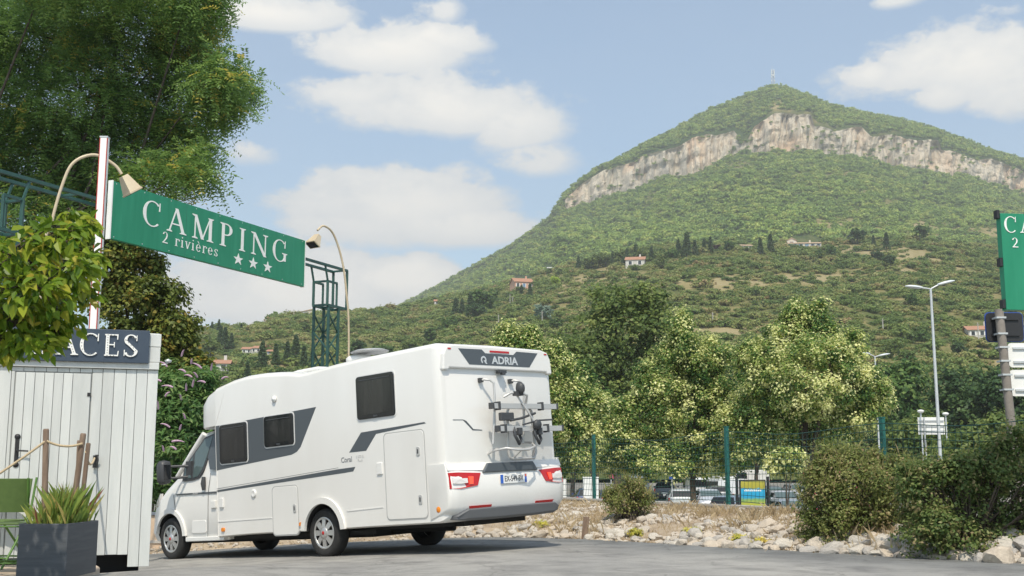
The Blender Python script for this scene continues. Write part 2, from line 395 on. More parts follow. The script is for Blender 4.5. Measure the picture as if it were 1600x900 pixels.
worn = sstep(.5, 3.2, wd + 2.2 * (fbm(RP[..., 0] * .35, RP[..., 1] * .35 + 3, 3) - .5))
tag(gridmesh('road', RP, M_ROAD, attr={'worn': worn}), kind='structure')

# ------------------------------------------------------------------ the hill: profile lines read off the photograph, each at its own distance
L_TOP = [(-500, 560), (0, 535), (250, 523), (300, 520), (340, 514), (390, 513), (430, 496), (490, 487), (560, 487), (640, 479), (700, 464), (800, 442), (870, 420), (960, 402), (1010, 386), (1100, 378), (1200, 381), (1300, 377), (1400, 372), (1500, 382), (1600, 388), (2100, 430)]
L_RIDGE = [(-500, 620), (300, 560), (560, 510), (620, 482), (700, 441), (800, 385), (860, 343), (883, 309), (911, 284), (962, 252), (1059, 201), (1119, 169), (1184, 141), (1205, 134), (1225, 137), (1262, 150), (1304, 167), (1346, 176), (1415, 190), (1461, 204), (1507, 220), (1563, 243), (1600, 252), (1750, 310), (2100, 430)]
L_CT = [(883, 311), (895, 295), (943, 264), (980, 257), (1013, 241), (1054, 231), (1082, 215), (1119, 210), (1147, 204), (1160, 222), (1168, 219), (1179, 197), (1211, 178), (1267, 178), (1273, 196), (1304, 203), (1346, 198), (1364, 214), (1396, 210), (1433, 219), (1466, 219), (1471, 239), (1494, 243), (1526, 254), (1549, 252), (1595, 270), (1680, 310), (1720, 335)]
L_CB = [(883, 325), (911, 314), (985, 294), (1045, 268), (1059, 273), (1105, 259), (1137, 240), (1165, 229), (1184, 238), (1211, 229), (1267, 231), (1295, 236), (1346, 240), (1410, 257), (1489, 270), (1498, 266), (1544, 282), (1600, 301), (1720, 345)]
L_CT = [(x_, y_ - (5 if x_ > 1469 else 0)) for x_, y_ in L_CT]
def ln(L, x): a = np.array(L, float); return np.interp(x, a[:, 0], a[:, 1])
PX = np.arange(-500, 2100, 3.0)
top = ln(L_TOP, PX); ridge = ln(L_RIDGE, PX)
ctop = ln(L_CT, PX); cbot = ln(L_CB, PX)
has = (PX >= 883) & (PX <= 1720)
ctop = np.where(has, ctop + 6 * (fbm(PX / 14, PX * 0 + 3, 3) - .5), ridge + 4); cbot = np.where(has, cbot + 4 + 8 * (fbm(PX / 16, PX * 0 + 9, 3) - .5), ridge + 5)
ctop = np.maximum(ctop, ridge + 2.0); cbot = np.maximum(cbot, ctop + 1.0)
YT = 600 + 30 * np.sin(PX / 260.0) - 160 * sstep(800, 350, PX)              # distance of the terrace edge
YC = 1280 + 260 * ((PX - 1240) / 520.0) ** 2 * (np.abs(PX - 1240) < 5200)
YC = np.minimum(YC, 1700)
YR = YC + np.where(has, 60 + 1.9 * np.clip(cbot - ridge, 0, 90), 40)
def ATV(px, py, Yv):
    a = (px - 800) / F; b = -(py - 450) / F; ry = ct - b * st; rz = st + b * ct
    return np.stack([a * Yv / ry, Yv + 0 * px, CAMZ + rz * Yv / ry], -1)
P_base = np.stack([(PX - 800) / F * 128, 0 * PX + 128, 0 * PX + .35], -1)
P_top = ATV(PX, top, YT)
P_dip = P_top + np.stack([P_top[:, 0] / YT * 55, 0 * PX + 55, 0 * PX - 4], -1)
P_cb = ATV(PX, cbot, YC)
P_cb[:, 2] = np.maximum(P_cb[:, 2], 2)
P_ct = ATV(PX, ctop, YC + np.clip((cbot - ctop) * .25, 2, 16))
P_ct[:, 2] = np.maximum(P_ct[:, 2], P_cb[:, 2] + .5)
P_rg = ATV(PX, ridge, YR); P_rg[:, 2] = np.maximum(P_rg[:, 2], P_ct[:, 2] + .3)
P_bk = P_rg * np.array([1.25, 1.25, 1]); P_bk[:, 2] = P_rg[:, 2] * .45
rows = []; zone = []
def seg(a, b, n, z, shape=None):
    for k in range(n):
        t = k / n; tt = t if shape is None else shape(t)
        rows.append(a * (1 - t) + b * t if shape is None else np.stack([a[:, 0] * (1 - t) + b[:, 0] * t, a[:, 1] * (1 - t) + b[:, 1] * t, a[:, 2] * (1 - tt) + b[:, 2] * tt], -1)); zone.append((z, t))
seg(P_base, P_top, 46, 0, lambda t: t ** 1.12)
seg(P_top, P_dip, 3, 1)
seg(P_dip, P_cb, 34, 2, lambda t: t ** 1.1)
seg(P_cb, P_ct, 14, 3)
seg(P_ct, P_rg, 10, 4, lambda t: t ** .85)
seg(P_rg, P_bk, 3, 5)
rows.append(P_bk); zone.append((5, 1))
HP = np.array(rows); ZN = np.array([z for z, t in zone]); ZTt = np.array([t for z, t in zone])
# relief
cols = np.arange(len(PX))
for i in range(len(HP)):
    z, t = zone[i]
    if z == 0:
        k = math.sin(math.pi * t)
        HP[i, :, 2] += k * 9 * (fbm(PX / 130, np.full(len(PX), i / 9.0 + 40), 4) - .5) * (.3 + t)
        tr = .5 + .5 * math.sin(t * 46)                                     # old terraces
        
        HP[i, :, 2] += k * 1.6 * tr * t
    elif z == 2:
        k = math.sin(math.pi * t)
        HP[i, :, 2] += k * 22 * (fbm(PX / 110, np.full(len(PX), i / 8.0), 4) - .5)
    elif z == 3:
        w = (cbot - ctop) / 45.0
        colr = fbm(PX / 9.0, np.full(len(PX), 2 + t * .9), 4) + .6 * fbm(PX / 34.0, np.full(len(PX), 7 + t * .5), 2)
        ledge = .35 * (fbm(PX / 30.0, np.full(len(PX), 11 + t * 5), 3) - .5)
        fis = np.abs(2 * fbm(PX / 17.0, np.full(len(PX), 5 + t * .35), 3) - 1); fis2 = np.abs(2 * fbm(PX / 7.0 + 50, np.full(len(PX), 9 + t * .6), 2) - 1)
        HP[i, :, 1] += np.clip(w, 0, 1.3) * (5 * np.exp(-(fis / .10) ** 2) + 3.5 * np.exp(-(fis2 / .12) ** 2))
        HP[i, :, 1] += np.clip(w, 0, 1.3) * (38 * (colr / 1.6 - .5) + 26 * ledge) * (0.35 + .65 * math.sin(math.pi * min(1, t + .15)))
    elif z == 4:
        HP[i, :, 2] += math.sin(math.pi * t) * 8 * (fbm(PX / 60, np.full(len(PX), i / 4.0 + 3), 3) - .5)
HPX, HRW = np.meshgrid(PX, np.arange(len(HP)))
# dryness of the slopes: open straw-coloured ground against scrub
def proj(P):
    dx = P[..., 0]; dy = P[..., 1]; dz = P[..., 2] - CAMZ
    f = dy * ct + dz * st; u = -dy * st + dz * ct
    return 800 + F * dx / f, 450 - F * u / f
sx_, sy_ = proj(HP)
def dryness(px, py, zn):
    n1 = fbm(px / 60, py / 14 + 5, 4); n2 = fbm(px / 22 + 9, py / 9, 3)
    d = .33 * (n1 - .5) * 2 + .28 * (n2 - .5) * 2
    b = np.where(zn == 0, .14, -.12)
    def band(x0, x1, y0, y1, a, sl=0):
        yc = (y0 + y1) / 2 + sl * (px - (x0 + x1) / 2); h = (y1 - y0) / 2
        return a * np.exp(-((py - yc) / h) ** 2) * sstep(x0 - 40, x0 + 20, px) * (1 - sstep(x1 - 20, x1 + 40, px))
    b = b + band(1030, 1300, 430, 450, .45, -.02) + band(1290, 1420, 385, 405, .35) + band(1080, 1240, 512, 524, .55, .02) + band(1250, 1600, 345, 372, .42, .05) + band(1380, 1600, 395, 440, .22)
    b = b + band(860, 1000, 430, 455, .35, -.25) + band(560, 700, 478, 496, .3) + band(420, 470, 540, 590, .45) + band(1100, 1450, 250, 340, .17, .2) + band(780, 870, 470, 485, .3) + band(1190, 1300, 150, 185, .35, .3)
    return b + d
DRY = np.zeros(HP.shape[:2])
for i in range(len(HP)): DRY[i] = dryness(sx_[i], sy_[i], np.full(len(PX), ZN[i]))
def hill_mat():
    m = bpy.data.materials.new('hill_soil'); m.use_nodes = True; N = m.node_tree.nodes; L = m.node_tree.links; b = N['Principled BSDF']; b.inputs['Roughness'].default_value = 1; b.inputs['Specular IOR Level'].default_value = .1
    a = N.new('ShaderNodeAttribute'); a.attribute_name = 'dry'
    tc = N.new('ShaderNodeTexCoord'); nz = N.new('ShaderNodeTexNoise'); nz.inputs['Scale'].default_value = .12; nz.inputs['Detail'].default_value = 8; nz.inputs['Roughness'].default_value = .7; L.new(tc.outputs['Object'], nz.inputs['Vector'])
    ad = N.new('ShaderNodeMath'); ad.operation = 'MULTIPLY_ADD'; ad.inputs[1].default_value = .8; L.new(nz.outputs[0], ad.inputs[0]); L.new(a.outputs['Fac'], ad.inputs[2])
    cr = N.new('ShaderNodeValToRGB'); e = cr.color_ramp.elements; e[0].position = .3; e[0].color = (.045, .075, .022, 1); e[1].position = .95; e[1].color = (.31, .26, .14, 1)
    e2 = e.new(.55); e2.color = (.12, .13, .045, 1); e3 = e.new(.75); e3.color = (.25, .21, .095, 1)
    L.new(ad.outputs[0], cr.inputs[0]); L.new(cr.outputs[0], b.inputs['Base Color'])
    return m
def cliff_mat():
    m = bpy.data.materials.new('limestone'); m.use_nodes = True; N = m.node_tree.nodes; L = m.node_tree.links; b = N['Principled BSDF']; b.inputs['Roughness'].default_value = .95
    tc = N.new('ShaderNodeTexCoord')
    def nz(s, st_, det=6, ro=.6):
        mp = N.new('ShaderNodeMapping'); mp.inputs['Scale'].default_value = st_; L.new(tc.outputs['Object'], mp.inputs[0])
        t = N.new('ShaderNodeTexNoise'); t.inputs['Scale'].default_value = s; t.inputs['Detail'].default_value = det; t.inputs['Roughness'].default_value = ro; L.new(mp.outputs[0], t.inputs['Vector']); return t.outputs[0]
    def ramp(f, st_):
        c = N.new('ShaderNodeValToRGB'); e = c.color_ramp.elements
        while len(e) < len(st_): e.new(.5)
        for i, (p, k) in enumerate(st_): e[i].position = p; e[i].color = (*k, 1)
        L.new(f, c.inputs[0]); return c.outputs[0]
    c1 = ramp(nz(.02, (1, 1, .7)), [(.36, (.54, .49, .40)), (.50, (.68, .60, .47)), (.66, (.68, .50, .34))])
    c2 = ramp(nz(.085, (1, 1, .22), 8, .75), [(.30, (.34, .34, .34)), (.42, (.88, .88, .87)), (.7, (1.15, 1.14, 1.12))])
    c3 = ramp(nz(.28, (1, 1, .28), 6, .7), [(.36, (.42, .41, .40)), (.47, (.96, .96, .96)), (.7, (1.08, 1.08, 1.08))])
    mx = N.new('ShaderNodeMix'); mx.data_type = 'RGBA'; mx.blend_type = 'MULTIPLY'; mx.inputs['Factor'].default_value = 1; L.new(c1, mx.inputs['A']); L.new(c2, mx.inputs['B'])
    mx2 = N.new('ShaderNodeMix'); mx2.data_type = 'RGBA'; mx2.blend_type = 'MULTIPLY'; mx2.inputs['Factor'].default_value = .8; L.new(mx.outputs['Result'], mx2.inputs['A']); L.new(c3, mx2.inputs['B'])
    L.new(mx2.outputs['Result'], b.inputs['Base Color'])
    bp = N.new('ShaderNodeBump'); bp.inputs['Strength'].default_value = 1; bp.inputs['Distance'].default_value = 6; L.new(nz(.1, (1, 1, .35), 8, .7), bp.inputs['Height']); L.new(bp.outputs[0], b.inputs['Normal'])
    return m
midx = np.zeros((len(HP) - 1, len(PX) - 1), int)
for i in range(len(HP) - 1):
    if ZN[i] == 3: midx[i] = has[:-1] & ((cbot - ctop)[:-1] > 2.5)
hill = gridmesh('hill', HP, mats=[hill_mat(), cliff_mat()], midx=midx, attr={'dry': DRY}); tag(hill, kind='structure')
# faceted rock so that the cliff catches light and shade
sm = np.ones(midx.size, bool); sm[midx.ravel() == 1] = False; hill.data.polygons.foreach_set('use_smooth', sm)

def hill_point(px, row):
    """interpolated point on the hill surface"""
    c = (px - PX[0]) / 3.0; c0 = np.clip(np.floor(c).astype(int), 0, len(PX) - 2); fc = c - c0
    r0 = np.clip(np.floor(row).astype(int), 0, len(HP) - 2); fr = row - r0
    A = HP[r0, c0] * (1 - fc)[:, None] + HP[r0, c0 + 1] * fc[:, None]; B = HP[r0 + 1, c0] * (1 - fc)[:, None] + HP[r0 + 1, c0 + 1] * fc[:, None]
    return A * (1 - fr)[:, None] + B * fr[:, None]
def hill_at(px, py, rmin=0, rmax=None):
    """first point of the hill seen along the photo pixel (searching up the slope)"""
    rr = np.linspace(rmin, (rmax or len(HP)) - 1.001, 900); p = hill_point(np.full(900, float(px)), rr); u, v = proj(p)
    k = int(np.argmax(v <= py)) if (v <= py).any() else int(np.argmin(v))
    return Vector(p[k]), rr[k]

# ------------------------------------------------------------------ foliage builders
def norm(v): return v / np.maximum(np.linalg.norm(v, axis=-1, keepdims=True), 1e-9)
def leaf_quads(c, n, ln_, wd, r):
    """diamond leaves: centres c, normals n, length, width"""
    k = len(c); t = norm(np.cross(n, r.normal(size=(k, 3)))); b = np.cross(n, t)
    ln_ = np.asarray(ln_).reshape(-1, 1) * .5; wd = np.asarray(wd).reshape(-1, 1) * .5
    v = np.empty((k, 4, 3)); v[:, 0] = c - t * ln_; v[:, 1] = c - b * wd + t * ln_ * .15; v[:, 2] = c + t * ln_; v[:, 3] = c + b * wd + t * ln_ * .15
    v[:, 0] += n * 0; v[:, 2] -= n * ln_ * .25
    return v.reshape(-1, 3)
def lobe_points(lobes, n, r, shell=.55, under=.5):
    """points spread through ellipsoid lobes, denser toward the outside, sparser below"""
    w = np.array([l[3] * l[4] + l[4] * l[5] + l[3] * l[5] for l in lobes]); w = w ** .72; w = w / w.sum()
    k = r.choice(len(lobes), n, p=w); Lb = np.array(lobes)[k]
    d = norm(r.normal(size=(n, 3))); d[:, 2] = np.where((d[:, 2] < -.2) & (r.random(n) > under), -d[:, 2], d[:, 2])
    rad = (shell + (1 - shell) * r.random(n) ** .6)[:, None]
    return Lb[:, :3] + d * Lb[:, 3:6] * rad, d, rad[:, 0], k
def clump_foliage(lobes, nclump, per, lsize, lwid, cr, r, shell=.55, tint=(0, 1), lob_t=.25, flat=.75, under=.5, extra=None):
    c, d, rad, k = lobe_points(lobes, nclump, r, shell, under)
    tb = tint[0] + (tint[1] - tint[0]) * r.random(nclump)
    lt = r.normal(0, lob_t, len(lobes))[k]
    cs = cr * (.55 + .9 * r.random(nclump))
    o = norm(r.normal(size=(nclump, per, 3))) * (r.random((nclump, per, 1)) ** .45) * cs[:, None, None] * np.array([1, 1, flat])
    p = (c[:, None] + o).reshape(-1, 3); od = np.repeat(d, per, 0)
    n_ = norm(od * .45 + norm(o.reshape(-1, 3)) * .55 + np.array([0, 0, .6]) + r.normal(size=p.shape) * .36)
    t = np.clip(np.repeat(tb + lt, per) + r.normal(0, .16, len(p)), 0, 1)
    s = (.65 + .7 * r.random(len(p)))
    return leaf_quads(p, n_, lsize * s, lwid * s, r), t
def limbs(mb, base, h0, tips, r0, r, n=7):
    base = Vector(base); fork = base + Vector((r.normal(0, .06) * h0, r.normal(0, .06) * h0, h0))
    mb.tube([base - Vector((0, 0, .15)), base + (fork - base) * .1, base + (fork - base) * .5 + Vector((r.normal(0, .03), r.normal(0, .03), 0)), fork], [r0 * 1.45, r0 * 1.08, r0 * .92, r0 * .8], n)
    for t in tips:
        t = Vector(t); m_ = fork.lerp(t, .45) + Vector((r.normal(0, .1), r.normal(0, .1), .12)) * (t - fork).length
        mb.tube([fork - Vector((0, 0, r0)), fork.lerp(m_, .5), m_, t], [r0 * .62, r0 * .45, r0 * .3, r0 * .07], 6)
def make_tree(name, label, cat, base, h0, lobes, mt, nclump, per, ls, lw, cr, seed, r0=.14, group=None, shell=.5, tint=(0, 1), lob_t=.2, under=.5, flat=.75, ntips=9, bark=None):
    r = np.random.default_rng(seed); root = empty(name, base)
    bl = [tuple(l[:6]) for l in lobes]; nb0 = len(bl)
    for l in bl[:nb0]:
        for _ in range(2 if mt is LM_LIME else 3):
            d_ = norm(r.normal(size=3) + np.array([0, -.2, .9 if mt is LM_LIME else .35])); k_ = .24 + .16 * r.random()
            bl.append((l[0] + d_[0] * l[3] * .92, l[1] + d_[1] * l[4] * .92, l[2] + d_[2] * l[5] * .92, l[3] * k_, l[4] * k_, l[5] * k_ * 1.1))
    v, t = clump_foliage(bl, nclump, per, ls, lw, cr, r, shell, tint, lob_t, flat, under)
    npmesh('crown', v, 4, mt, root, t)
    mb = MB(); tips = [(l[0] + r.normal(0, .15) * l[3], l[1] + r.normal(0, .15) * l[4], l[2] + .35 * l[5]) for l in bl[:min(ntips, nb0)]]
    limbs(mb, (0, 0, 0), h0, tips, r0, r); mb.build('trunk', bark or M_BARK, root)
    tag(root, label, cat, group); return root

LM_FOREST = leafmat('leaf_forest', gain=3.2, stops=[(0, (.042, .066, .018)), (.35, (.076, .114, .026)), (.7, (.115, .152, .034)), (1, (.165, .175, .05))], trans=.25, inst=True)
LM_SCRUB = leafmat('leaf_scrub', gain=2.9, stops=[(0, (.032, .052, .016)), (.3, (.058, .086, .022)), (.6, (.092, .115, .032)), (.85, (.13, .13, .05)), (1, (.15, .11, .055))], trans=.25, inst=True)
LM_PINE = leafmat('leaf_pine', [(0, (.016, .034, .014)), (.5, (.030, .055, .020)), (1, (.055, .080, .030))], .1)
LM_OLIVE = leafmat('leaf_olive', [(0, (.035, .058, .016)), (.5, (.070, .100, .026)), (1, (.13, .15, .045))], .3)
LM_GREEN = leafmat('leaf_green', [(0, (.020, .045, .013)), (.5, (.045, .085, .022)), (1, (.095, .135, .036))], .3)
LM_DARK = leafmat('leaf_dark', [(0, (.014, .030, .011)), (.5, (.028, .056, .018)), (1, (.058, .092, .028))], .25)
LM_LIME = leafmat('leaf_lime', gain=2.7, stops=[(0, (.020, .048, .014)), (.30, (.045, .085, .020)), (.45, (.12, .15, .035)), (.62, (.25, .26, .11)), (1, (.38, .37, .20))], trans=.3)
LM_LOCUST = leafmat('leaf_locust', gain=3.5, stops=[(0, (.030, .055, .018)), (.5, (.058, .096, .026)), (.85, (.092, .130, .034)), (.93, (.10, .11, .022)), (1, (.17, .14, .03))], trans=.4, rough=.4)
LM_MAPLE = leafmat('leaf_maple', [(0, (.030, .046, .011)), (.5, (.075, .098, .020)), (.8, (.12, .13, .028)), (1, (.18, .13, .028))], .3)
LM_NEAR = leafmat('leaf_mulberry', gain=1.75, stops=[(0, (.040, .085, .010)), (.5, (.11, .17, .016)), (.85, (.21, .24, .026)), (1, (.26, .23, .035))], trans=.35, rough=.35)
LM_BUDD = leafmat('leaf_buddleia', [(0, (.022, .055, .016)), (.55, (.060, .115, .032)), (1, (.12, .17, .055))], .3)
M_LILAC = mat('lilac_flowers', (.42, .26, .38), .8, (.55, .38, .47), 30)
LM_BUSH = leafmat('leaf_bush', gain=2.8, stops=[(0, (.022, .040, .012)), (.4, (.048, .072, .02)), (.75, (.085, .098, .032)), (1, (.12, .095, .05))], trans=.3)
LM_BUSHY = leafmat('leaf_bush_olive', [(0, (.045, .065, .018)), (.4, (.09, .11, .03)), (.75, (.14, .145, .05)), (1, (.19, .145, .08))], .3)
LM_STRAW = leafmat('straw', [(0, (.20, .15, .09)), (.5, (.38, .30, .185)), (1, (.54, .45, .30))], .3, rough=.9, gain=1.35)
LM_GRASS = leafmat('grass_green', [(0, (.05, .085, .02)), (.6, (.13, .17, .035)), (.85, (.26, .22, .07)), (1, (.13, .05, .035))], .3)

# ---- scrub and forest covering the hill (too many to count): instances of a few small bushes
def proto(name, n, mt, seed, tall=.8, nl=5, ls=.34):
    r = np.random.default_rng(seed); lob = [(r.normal(0, .35), r.normal(0, .35), tall * (.35 + .45 * r.random()), .55 + .3 * r.random(), .55 + .3 * r.random(), tall * (.35 + .25 * r.random())) for _ in range(nl)]
    v, t = clump_foliage(lob, n, 7, ls, ls * .75, .26, r, .6, (0.1, .9), .15, .8, .3)
    o = npmesh(name, v, 4, mt, None, t); C.objects.unlink(o); return o
def scatter(name, pts, scales, protos, label, cat):
    me = bpy.data.meshes.new(name); me.vertices.add(len(pts)); me.vertices.foreach_set('co', pts.astype(np.float32).ravel())
    a = me.attributes.new('sc', 'FLOAT_VECTOR', 'POINT'); a.data.foreach_set('vector', scales.astype(np.float32).ravel())
    a = me.attributes.new('rz', 'FLOAT', 'POINT'); a.data.foreach_set('value', (rng.random(len(pts)) * 6.28).astype(np.float32))
    a = me.attributes.new('pk', 'INT', 'POINT'); a.data.foreach_set('value', rng.integers(0, len(protos), len(pts)).astype(np.int32))
    o = bpy.data.objects.new(name, me); C.objects.link(o)
    ng = bpy.data.node_groups.new(name, 'GeometryNodeTree'); ng.interface.new_socket('Geometry', in_out='INPUT', socket_type='NodeSocketGeometry'); ng.interface.new_socket('Geometry', in_out='OUTPUT', socket_type='NodeSocketGeometry')
    N = ng.nodes; L = ng.links; gi = N.new('NodeGroupInput'); go = N.new('NodeGroupOutput')
    ip = N.new('GeometryNodeInstanceOnPoints'); jn = N.new('GeometryNodeJoinGeometry')
    for p in reversed(protos):
        oi = N.new('GeometryNodeObjectInfo'); oi.inputs['Object'].default_value = p; oi.inputs['As Instance'].default_value = True; L.new(oi.outputs['Geometry'], jn.inputs[0])
    def na(nm, ty):
        q = N.new('GeometryNodeInputNamedAttribute'); q.data_type = ty; q.inputs[0].default_value = nm; return q.outputs[0]
    L.new(gi.outputs[0], ip.inputs['Points']); L.new(jn.outputs[0], ip.inputs['Instance']); ip.inputs['Pick Instance'].default_value = True
    L.new(na('pk', 'INT'), ip.inputs['Instance Index']); L.new(na('sc', 'FLOAT_VECTOR'), ip.inputs['Scale'])
    cx = N.new('ShaderNodeCombineXYZ'); L.new(na('rz', 'FLOAT'), cx.inputs[2]); L.new(cx.outputs[0], ip.inputs['Rotation'])
    L.new(ip.outputs[0], go.inputs[0]); md = o.modifiers.new('scatter', 'NODES'); md.node_group = ng
    tag(o, label, cat, kind='stuff'); return o
pf = [proto('forest_bush', 34, LM_FOREST, 100 + i) for i in range(5)]
ps = [proto('scrub_bush', 60, LM_SCRUB, 200 + i, .75, 6, .24) for i in range(5)]
r_cb = int(np.argmax(ZN == 3)); r_rg = int(np.argmax(ZN == 5)); r_z2 = int(np.argmax(ZN == 2)); r_z4 = int(np.argmax(ZN == 4))
CLEAR = [(1225, 1287, 368, 394), (974, 1012, 396, 424), (1157, 1180, 377, 394), (800, 838, 430, 460), (677, 690, 465, 480), (468, 504, 480, 498), (376, 412, 534, 562), (322, 362, 556, 592), (416, 430, 542, 560), (1508, 1552, 502, 536), (854, 868, 414, 427)]
def sample(n, ra, rb, px0=-150, px1=1750, power=1.0, keep=None):
    px = px0 + (px1 - px0) * rng.random(n); rw = ra + (rb - ra) * rng.random(n) ** power
    p = hill_point(px, rw); u, v = proj(p); d = dryness(u, v, np.where(rw < r_z2, 0, 2))
    k = keep(d, u, v, rw) > rng.random(n)
    for x0, x1, y0, y1 in CLEAR: k &= ~((u > x0) & (u < x1) & (v > y0) & (v < y0 + .8 * (y1 - y0)))
    return p[k], d[k], u[k], v[k]
p, d, u, v = sample(46000, r_z2 - 2, r_cb - .6, keep=lambda d, u, v, rw: np.clip(1.05 - 1.5 * np.clip(d, 0, 1), .12, 1))
s = (1.5 + 3.6 * rng.random(len(p)) ** 2.6) * np.where(d > .25, .7, 1) * (.7 + .65 * fbm(u / 45, v / 22 + 60, 3))
p[:, 2] -= s * .22
p2, d2, u2, v2 = sample(14000, r_z4 + .5, r_rg + .4, px0=600, px1=1850, keep=lambda d, u, v, rw: np.clip(1.05 - 1.3 * np.clip(d, 0, 1), .2, 1))
s2 = 1.6 + 3.6 * rng.random(len(p2)) ** 2.4; p2[:, 2] -= s2 * .2
p3, d3, u3, v3 = sample(2600, r_cb, r_z4, px0=880, px1=1750, keep=lambda d, u, v, rw: np.full(len(d), .22) * (fbm(u / 20, v / 8, 2) > .56))
s3 = 1.4 + 1.4 * rng.random(len(p3)); p3[:, 1] -= 2
pa = np.concatenate([p, p2, p3]); sa = np.concatenate([s, s2, s3])
scatter('forest', pa, np.stack([sa, sa, sa * (.85 + .4 * rng.random(len(sa)))], -1), pf, 'dense green oak scrub forest covering the mountain around the cliffs', 'forest')
p, d, u, v = sample(21000, 1, r_z2 - 1, power=.8, keep=lambda d, u, v, rw: np.clip(.95 - 1.45 * np.clip(d - .1, 0, 1), .05, 1))
s = (.7 + 1.9 * rng.random(len(p)) ** 2.2) * (0.6 + p[:, 1] / 800)
p[:, 2] -= s * .15
scatter('scrub', p, np.stack([s * 1.1, s * 1.1, s * (.75 + .5 * rng.random(len(s)))], -1), ps, 'scattered green and brownish scrub on the dry lower hillside', 'scrub')

# ------------------------------------------------------------------ verge: stony bank, low wall, fence
CREST = 0.62
def zwall(s): return CREST + 0 * s
ST = np.linspace(-14, 17, 125)                       # stations along the wall line
crest = np.stack([FEN0[0] + FEND[0] * ST, FEN0[1] + FEND[1] * ST], -1)
# matching foot of the bank: where the line at right angles to the wall meets the verge
def foot(c):
    n = np.array([-0.911, -0.412]); best = None
    for k in np.linspace(.3, 9, 175):
        q = c + n * k
        j = np.argmin(np.hypot(vp[:, 0] - q[0], vp[:, 1] - q[1])); t = vp[min(j + 1, 239)] - vp[max(j - 1, 0)]
        side = t[0] * (q[1] - vp[j][1]) - t[1] * (q[0] - vp[j][0])
        if side < 0: return q
    return c + n * 9
ft = np.array([foot(c) for c in crest])
for _ in range(4): ft[1:-1] = (ft[:-2] + 2 * ft[1:-1] + ft[2:]) / 4
def bank_z(t, s, x, y):
    z0 = zroad(x, y) - .02
    h = np.where(t < .12, t / .12 * .12, .12 + .88 * ((t - .12) / .88) ** .8)
    return z0 + (CREST - .05 - z0) * h
BT = np.linspace(0, 1, 22)
BP = []
for t in BT:
    p = ft * (1 - t) + crest * t
    z = bank_z(np.full(len(ST), t), ST, p[:, 0], p[:, 1]) + (.10 * (fbm(p[:, 0] * 1.6, p[:, 1] * 1.6, 4) - .5) * (1 if .02 < t < .97 else 0))
    BP.append(np.stack([p[:, 0], p[:, 1], z], -1))
BP = np.array(BP)
M_BANK = mat('bank_soil', (.26, .20, .14), .95, (.44, .36, .26), 2.2, bump=.8, bscale=30)
bank = gridmesh('bank', BP, M_BANK); tag(bank, kind='structure')
def bank_pt(si, t):
    """si: fractional station index array, t: 0 foot .. 1 crest"""
    s0 = np.clip(np.floor(si).astype(int), 0, len(ST) - 2); fs = si - s0; tr = t * 21; t0 = np.clip(np.floor(tr).astype(int), 0, 20); f_ = tr - t0
    A = BP[t0, s0] * (1 - fs)[:, None] + BP[t0, s0 + 1] * fs[:, None]; B = BP[t0 + 1, s0] * (1 - fs)[:, None] + BP[t0 + 1, s0 + 1] * fs[:, None]
    return A * (1 - f_)[:, None] + B * f_[:, None]
# low concrete wall on the crest
w0 = fen(-14); w1 = fen(17); wn = Vector((0.911, 0.412, 0)) 
wl = empty('low_wall', (w0[0], w0[1], LOT))
a = Vector((0, 0, 0)); b = Vector((w1[0] - w0[0], w1[1] - w0[1], 0)); nseg = 12
for i in range(nseg):
    p = a.lerp(b, i / nseg); q = a.lerp(b, (i + 1) / nseg - .0006)
    m_ = MB(); mid0 = p + wn * .09; mid1 = q + wn * .09
    m_.bar(mid0 + Vector((0, 0, (CREST - LOT) / 2 - .03)), mid1 + Vector((0, 0, (CREST - LOT) / 2 - .03)), .14, CREST - LOT - .06 + .06)
    m_.build('wall_panel', M_CONC, wl, .01)
    m_ = MB(); m_.bar(mid0 + Vector((0, 0, CREST - LOT - .015 + .012)), mid1 + Vector((0, 0, CREST - LOT - .015 + .012)), .20, .045); m_.build('coping', M_CONC, wl, .006)
tag(wl, 'low grey concrete wall along the top of the stony bank under the wire fence', 'wall')

# fence: posts and wire mesh
fp_s = [-5.4, -0.02, 4.80, 8.64, 12.6, 16.4]
fe = empty('wire_fence', (FEN0[0], FEN0[1], CREST)); tops = []
for s in fp_s:
    c = Vector((FEND[0] * s, FEND[1] * s, 0)) + wn * .06
    m_ = MB(); m_.bar(c + Vector((0, 0, -.02)), c + Vector((0, 0, 1.33)), .075, .055, up=(0.911, .412, 0)); o = m_.build('post', M_FPOST, fe, .006)
    m_ = MB(); m_.bar(c + Vector((0, 0, 1.332)), c + Vector((0, 0, 1.35)), .081, .061, up=(0.911, .412, 0)); m_.build('post_cap', M_FPOST, o)
m_ = MB(); hs = [.08, .20, .32, .44, .56, .68, .80, .92, 1.04, 1.16, 1.26]
sd = np.arange(fp_s[0], fp_s[-1], .1)
def sagv(s, h):
    for a_, b_ in zip(fp_s[:-1], fp_s[1:]):
        if a_ <= s <= b_:
            t = (s - a_) / (b_ - a_); return h - .07 * 4 * t * (1 - t) * (h / 1.26) + .025 * math.sin(s * 1.7 + h * 5) * 4 * t * (1 - t)
    return h
def fpnt(s, h): return Vector((FEND[0] * s, FEND[1] * s, sagv(s, h))) + wn * (.02 + .03 * math.sin(s * 2.3 + h * 3))
for h in hs:
    m_.tube([fpnt(s, h) for s in np.arange(fp_s[0], fp_s[-1] + .01, .3)], .006 if h in (hs[0], hs[-1]) else .0045, 4, False)
for s in sd:
    m_.tube([fpnt(s + .02 * math.sin(h * 4 + s), h) for h in hs[::2]], .0032, 3, False)
m_.build('wire_mesh', M_WIRE, fe)
tag(fe, 'green wire mesh fence on square green posts above the stony bank', 'fence')

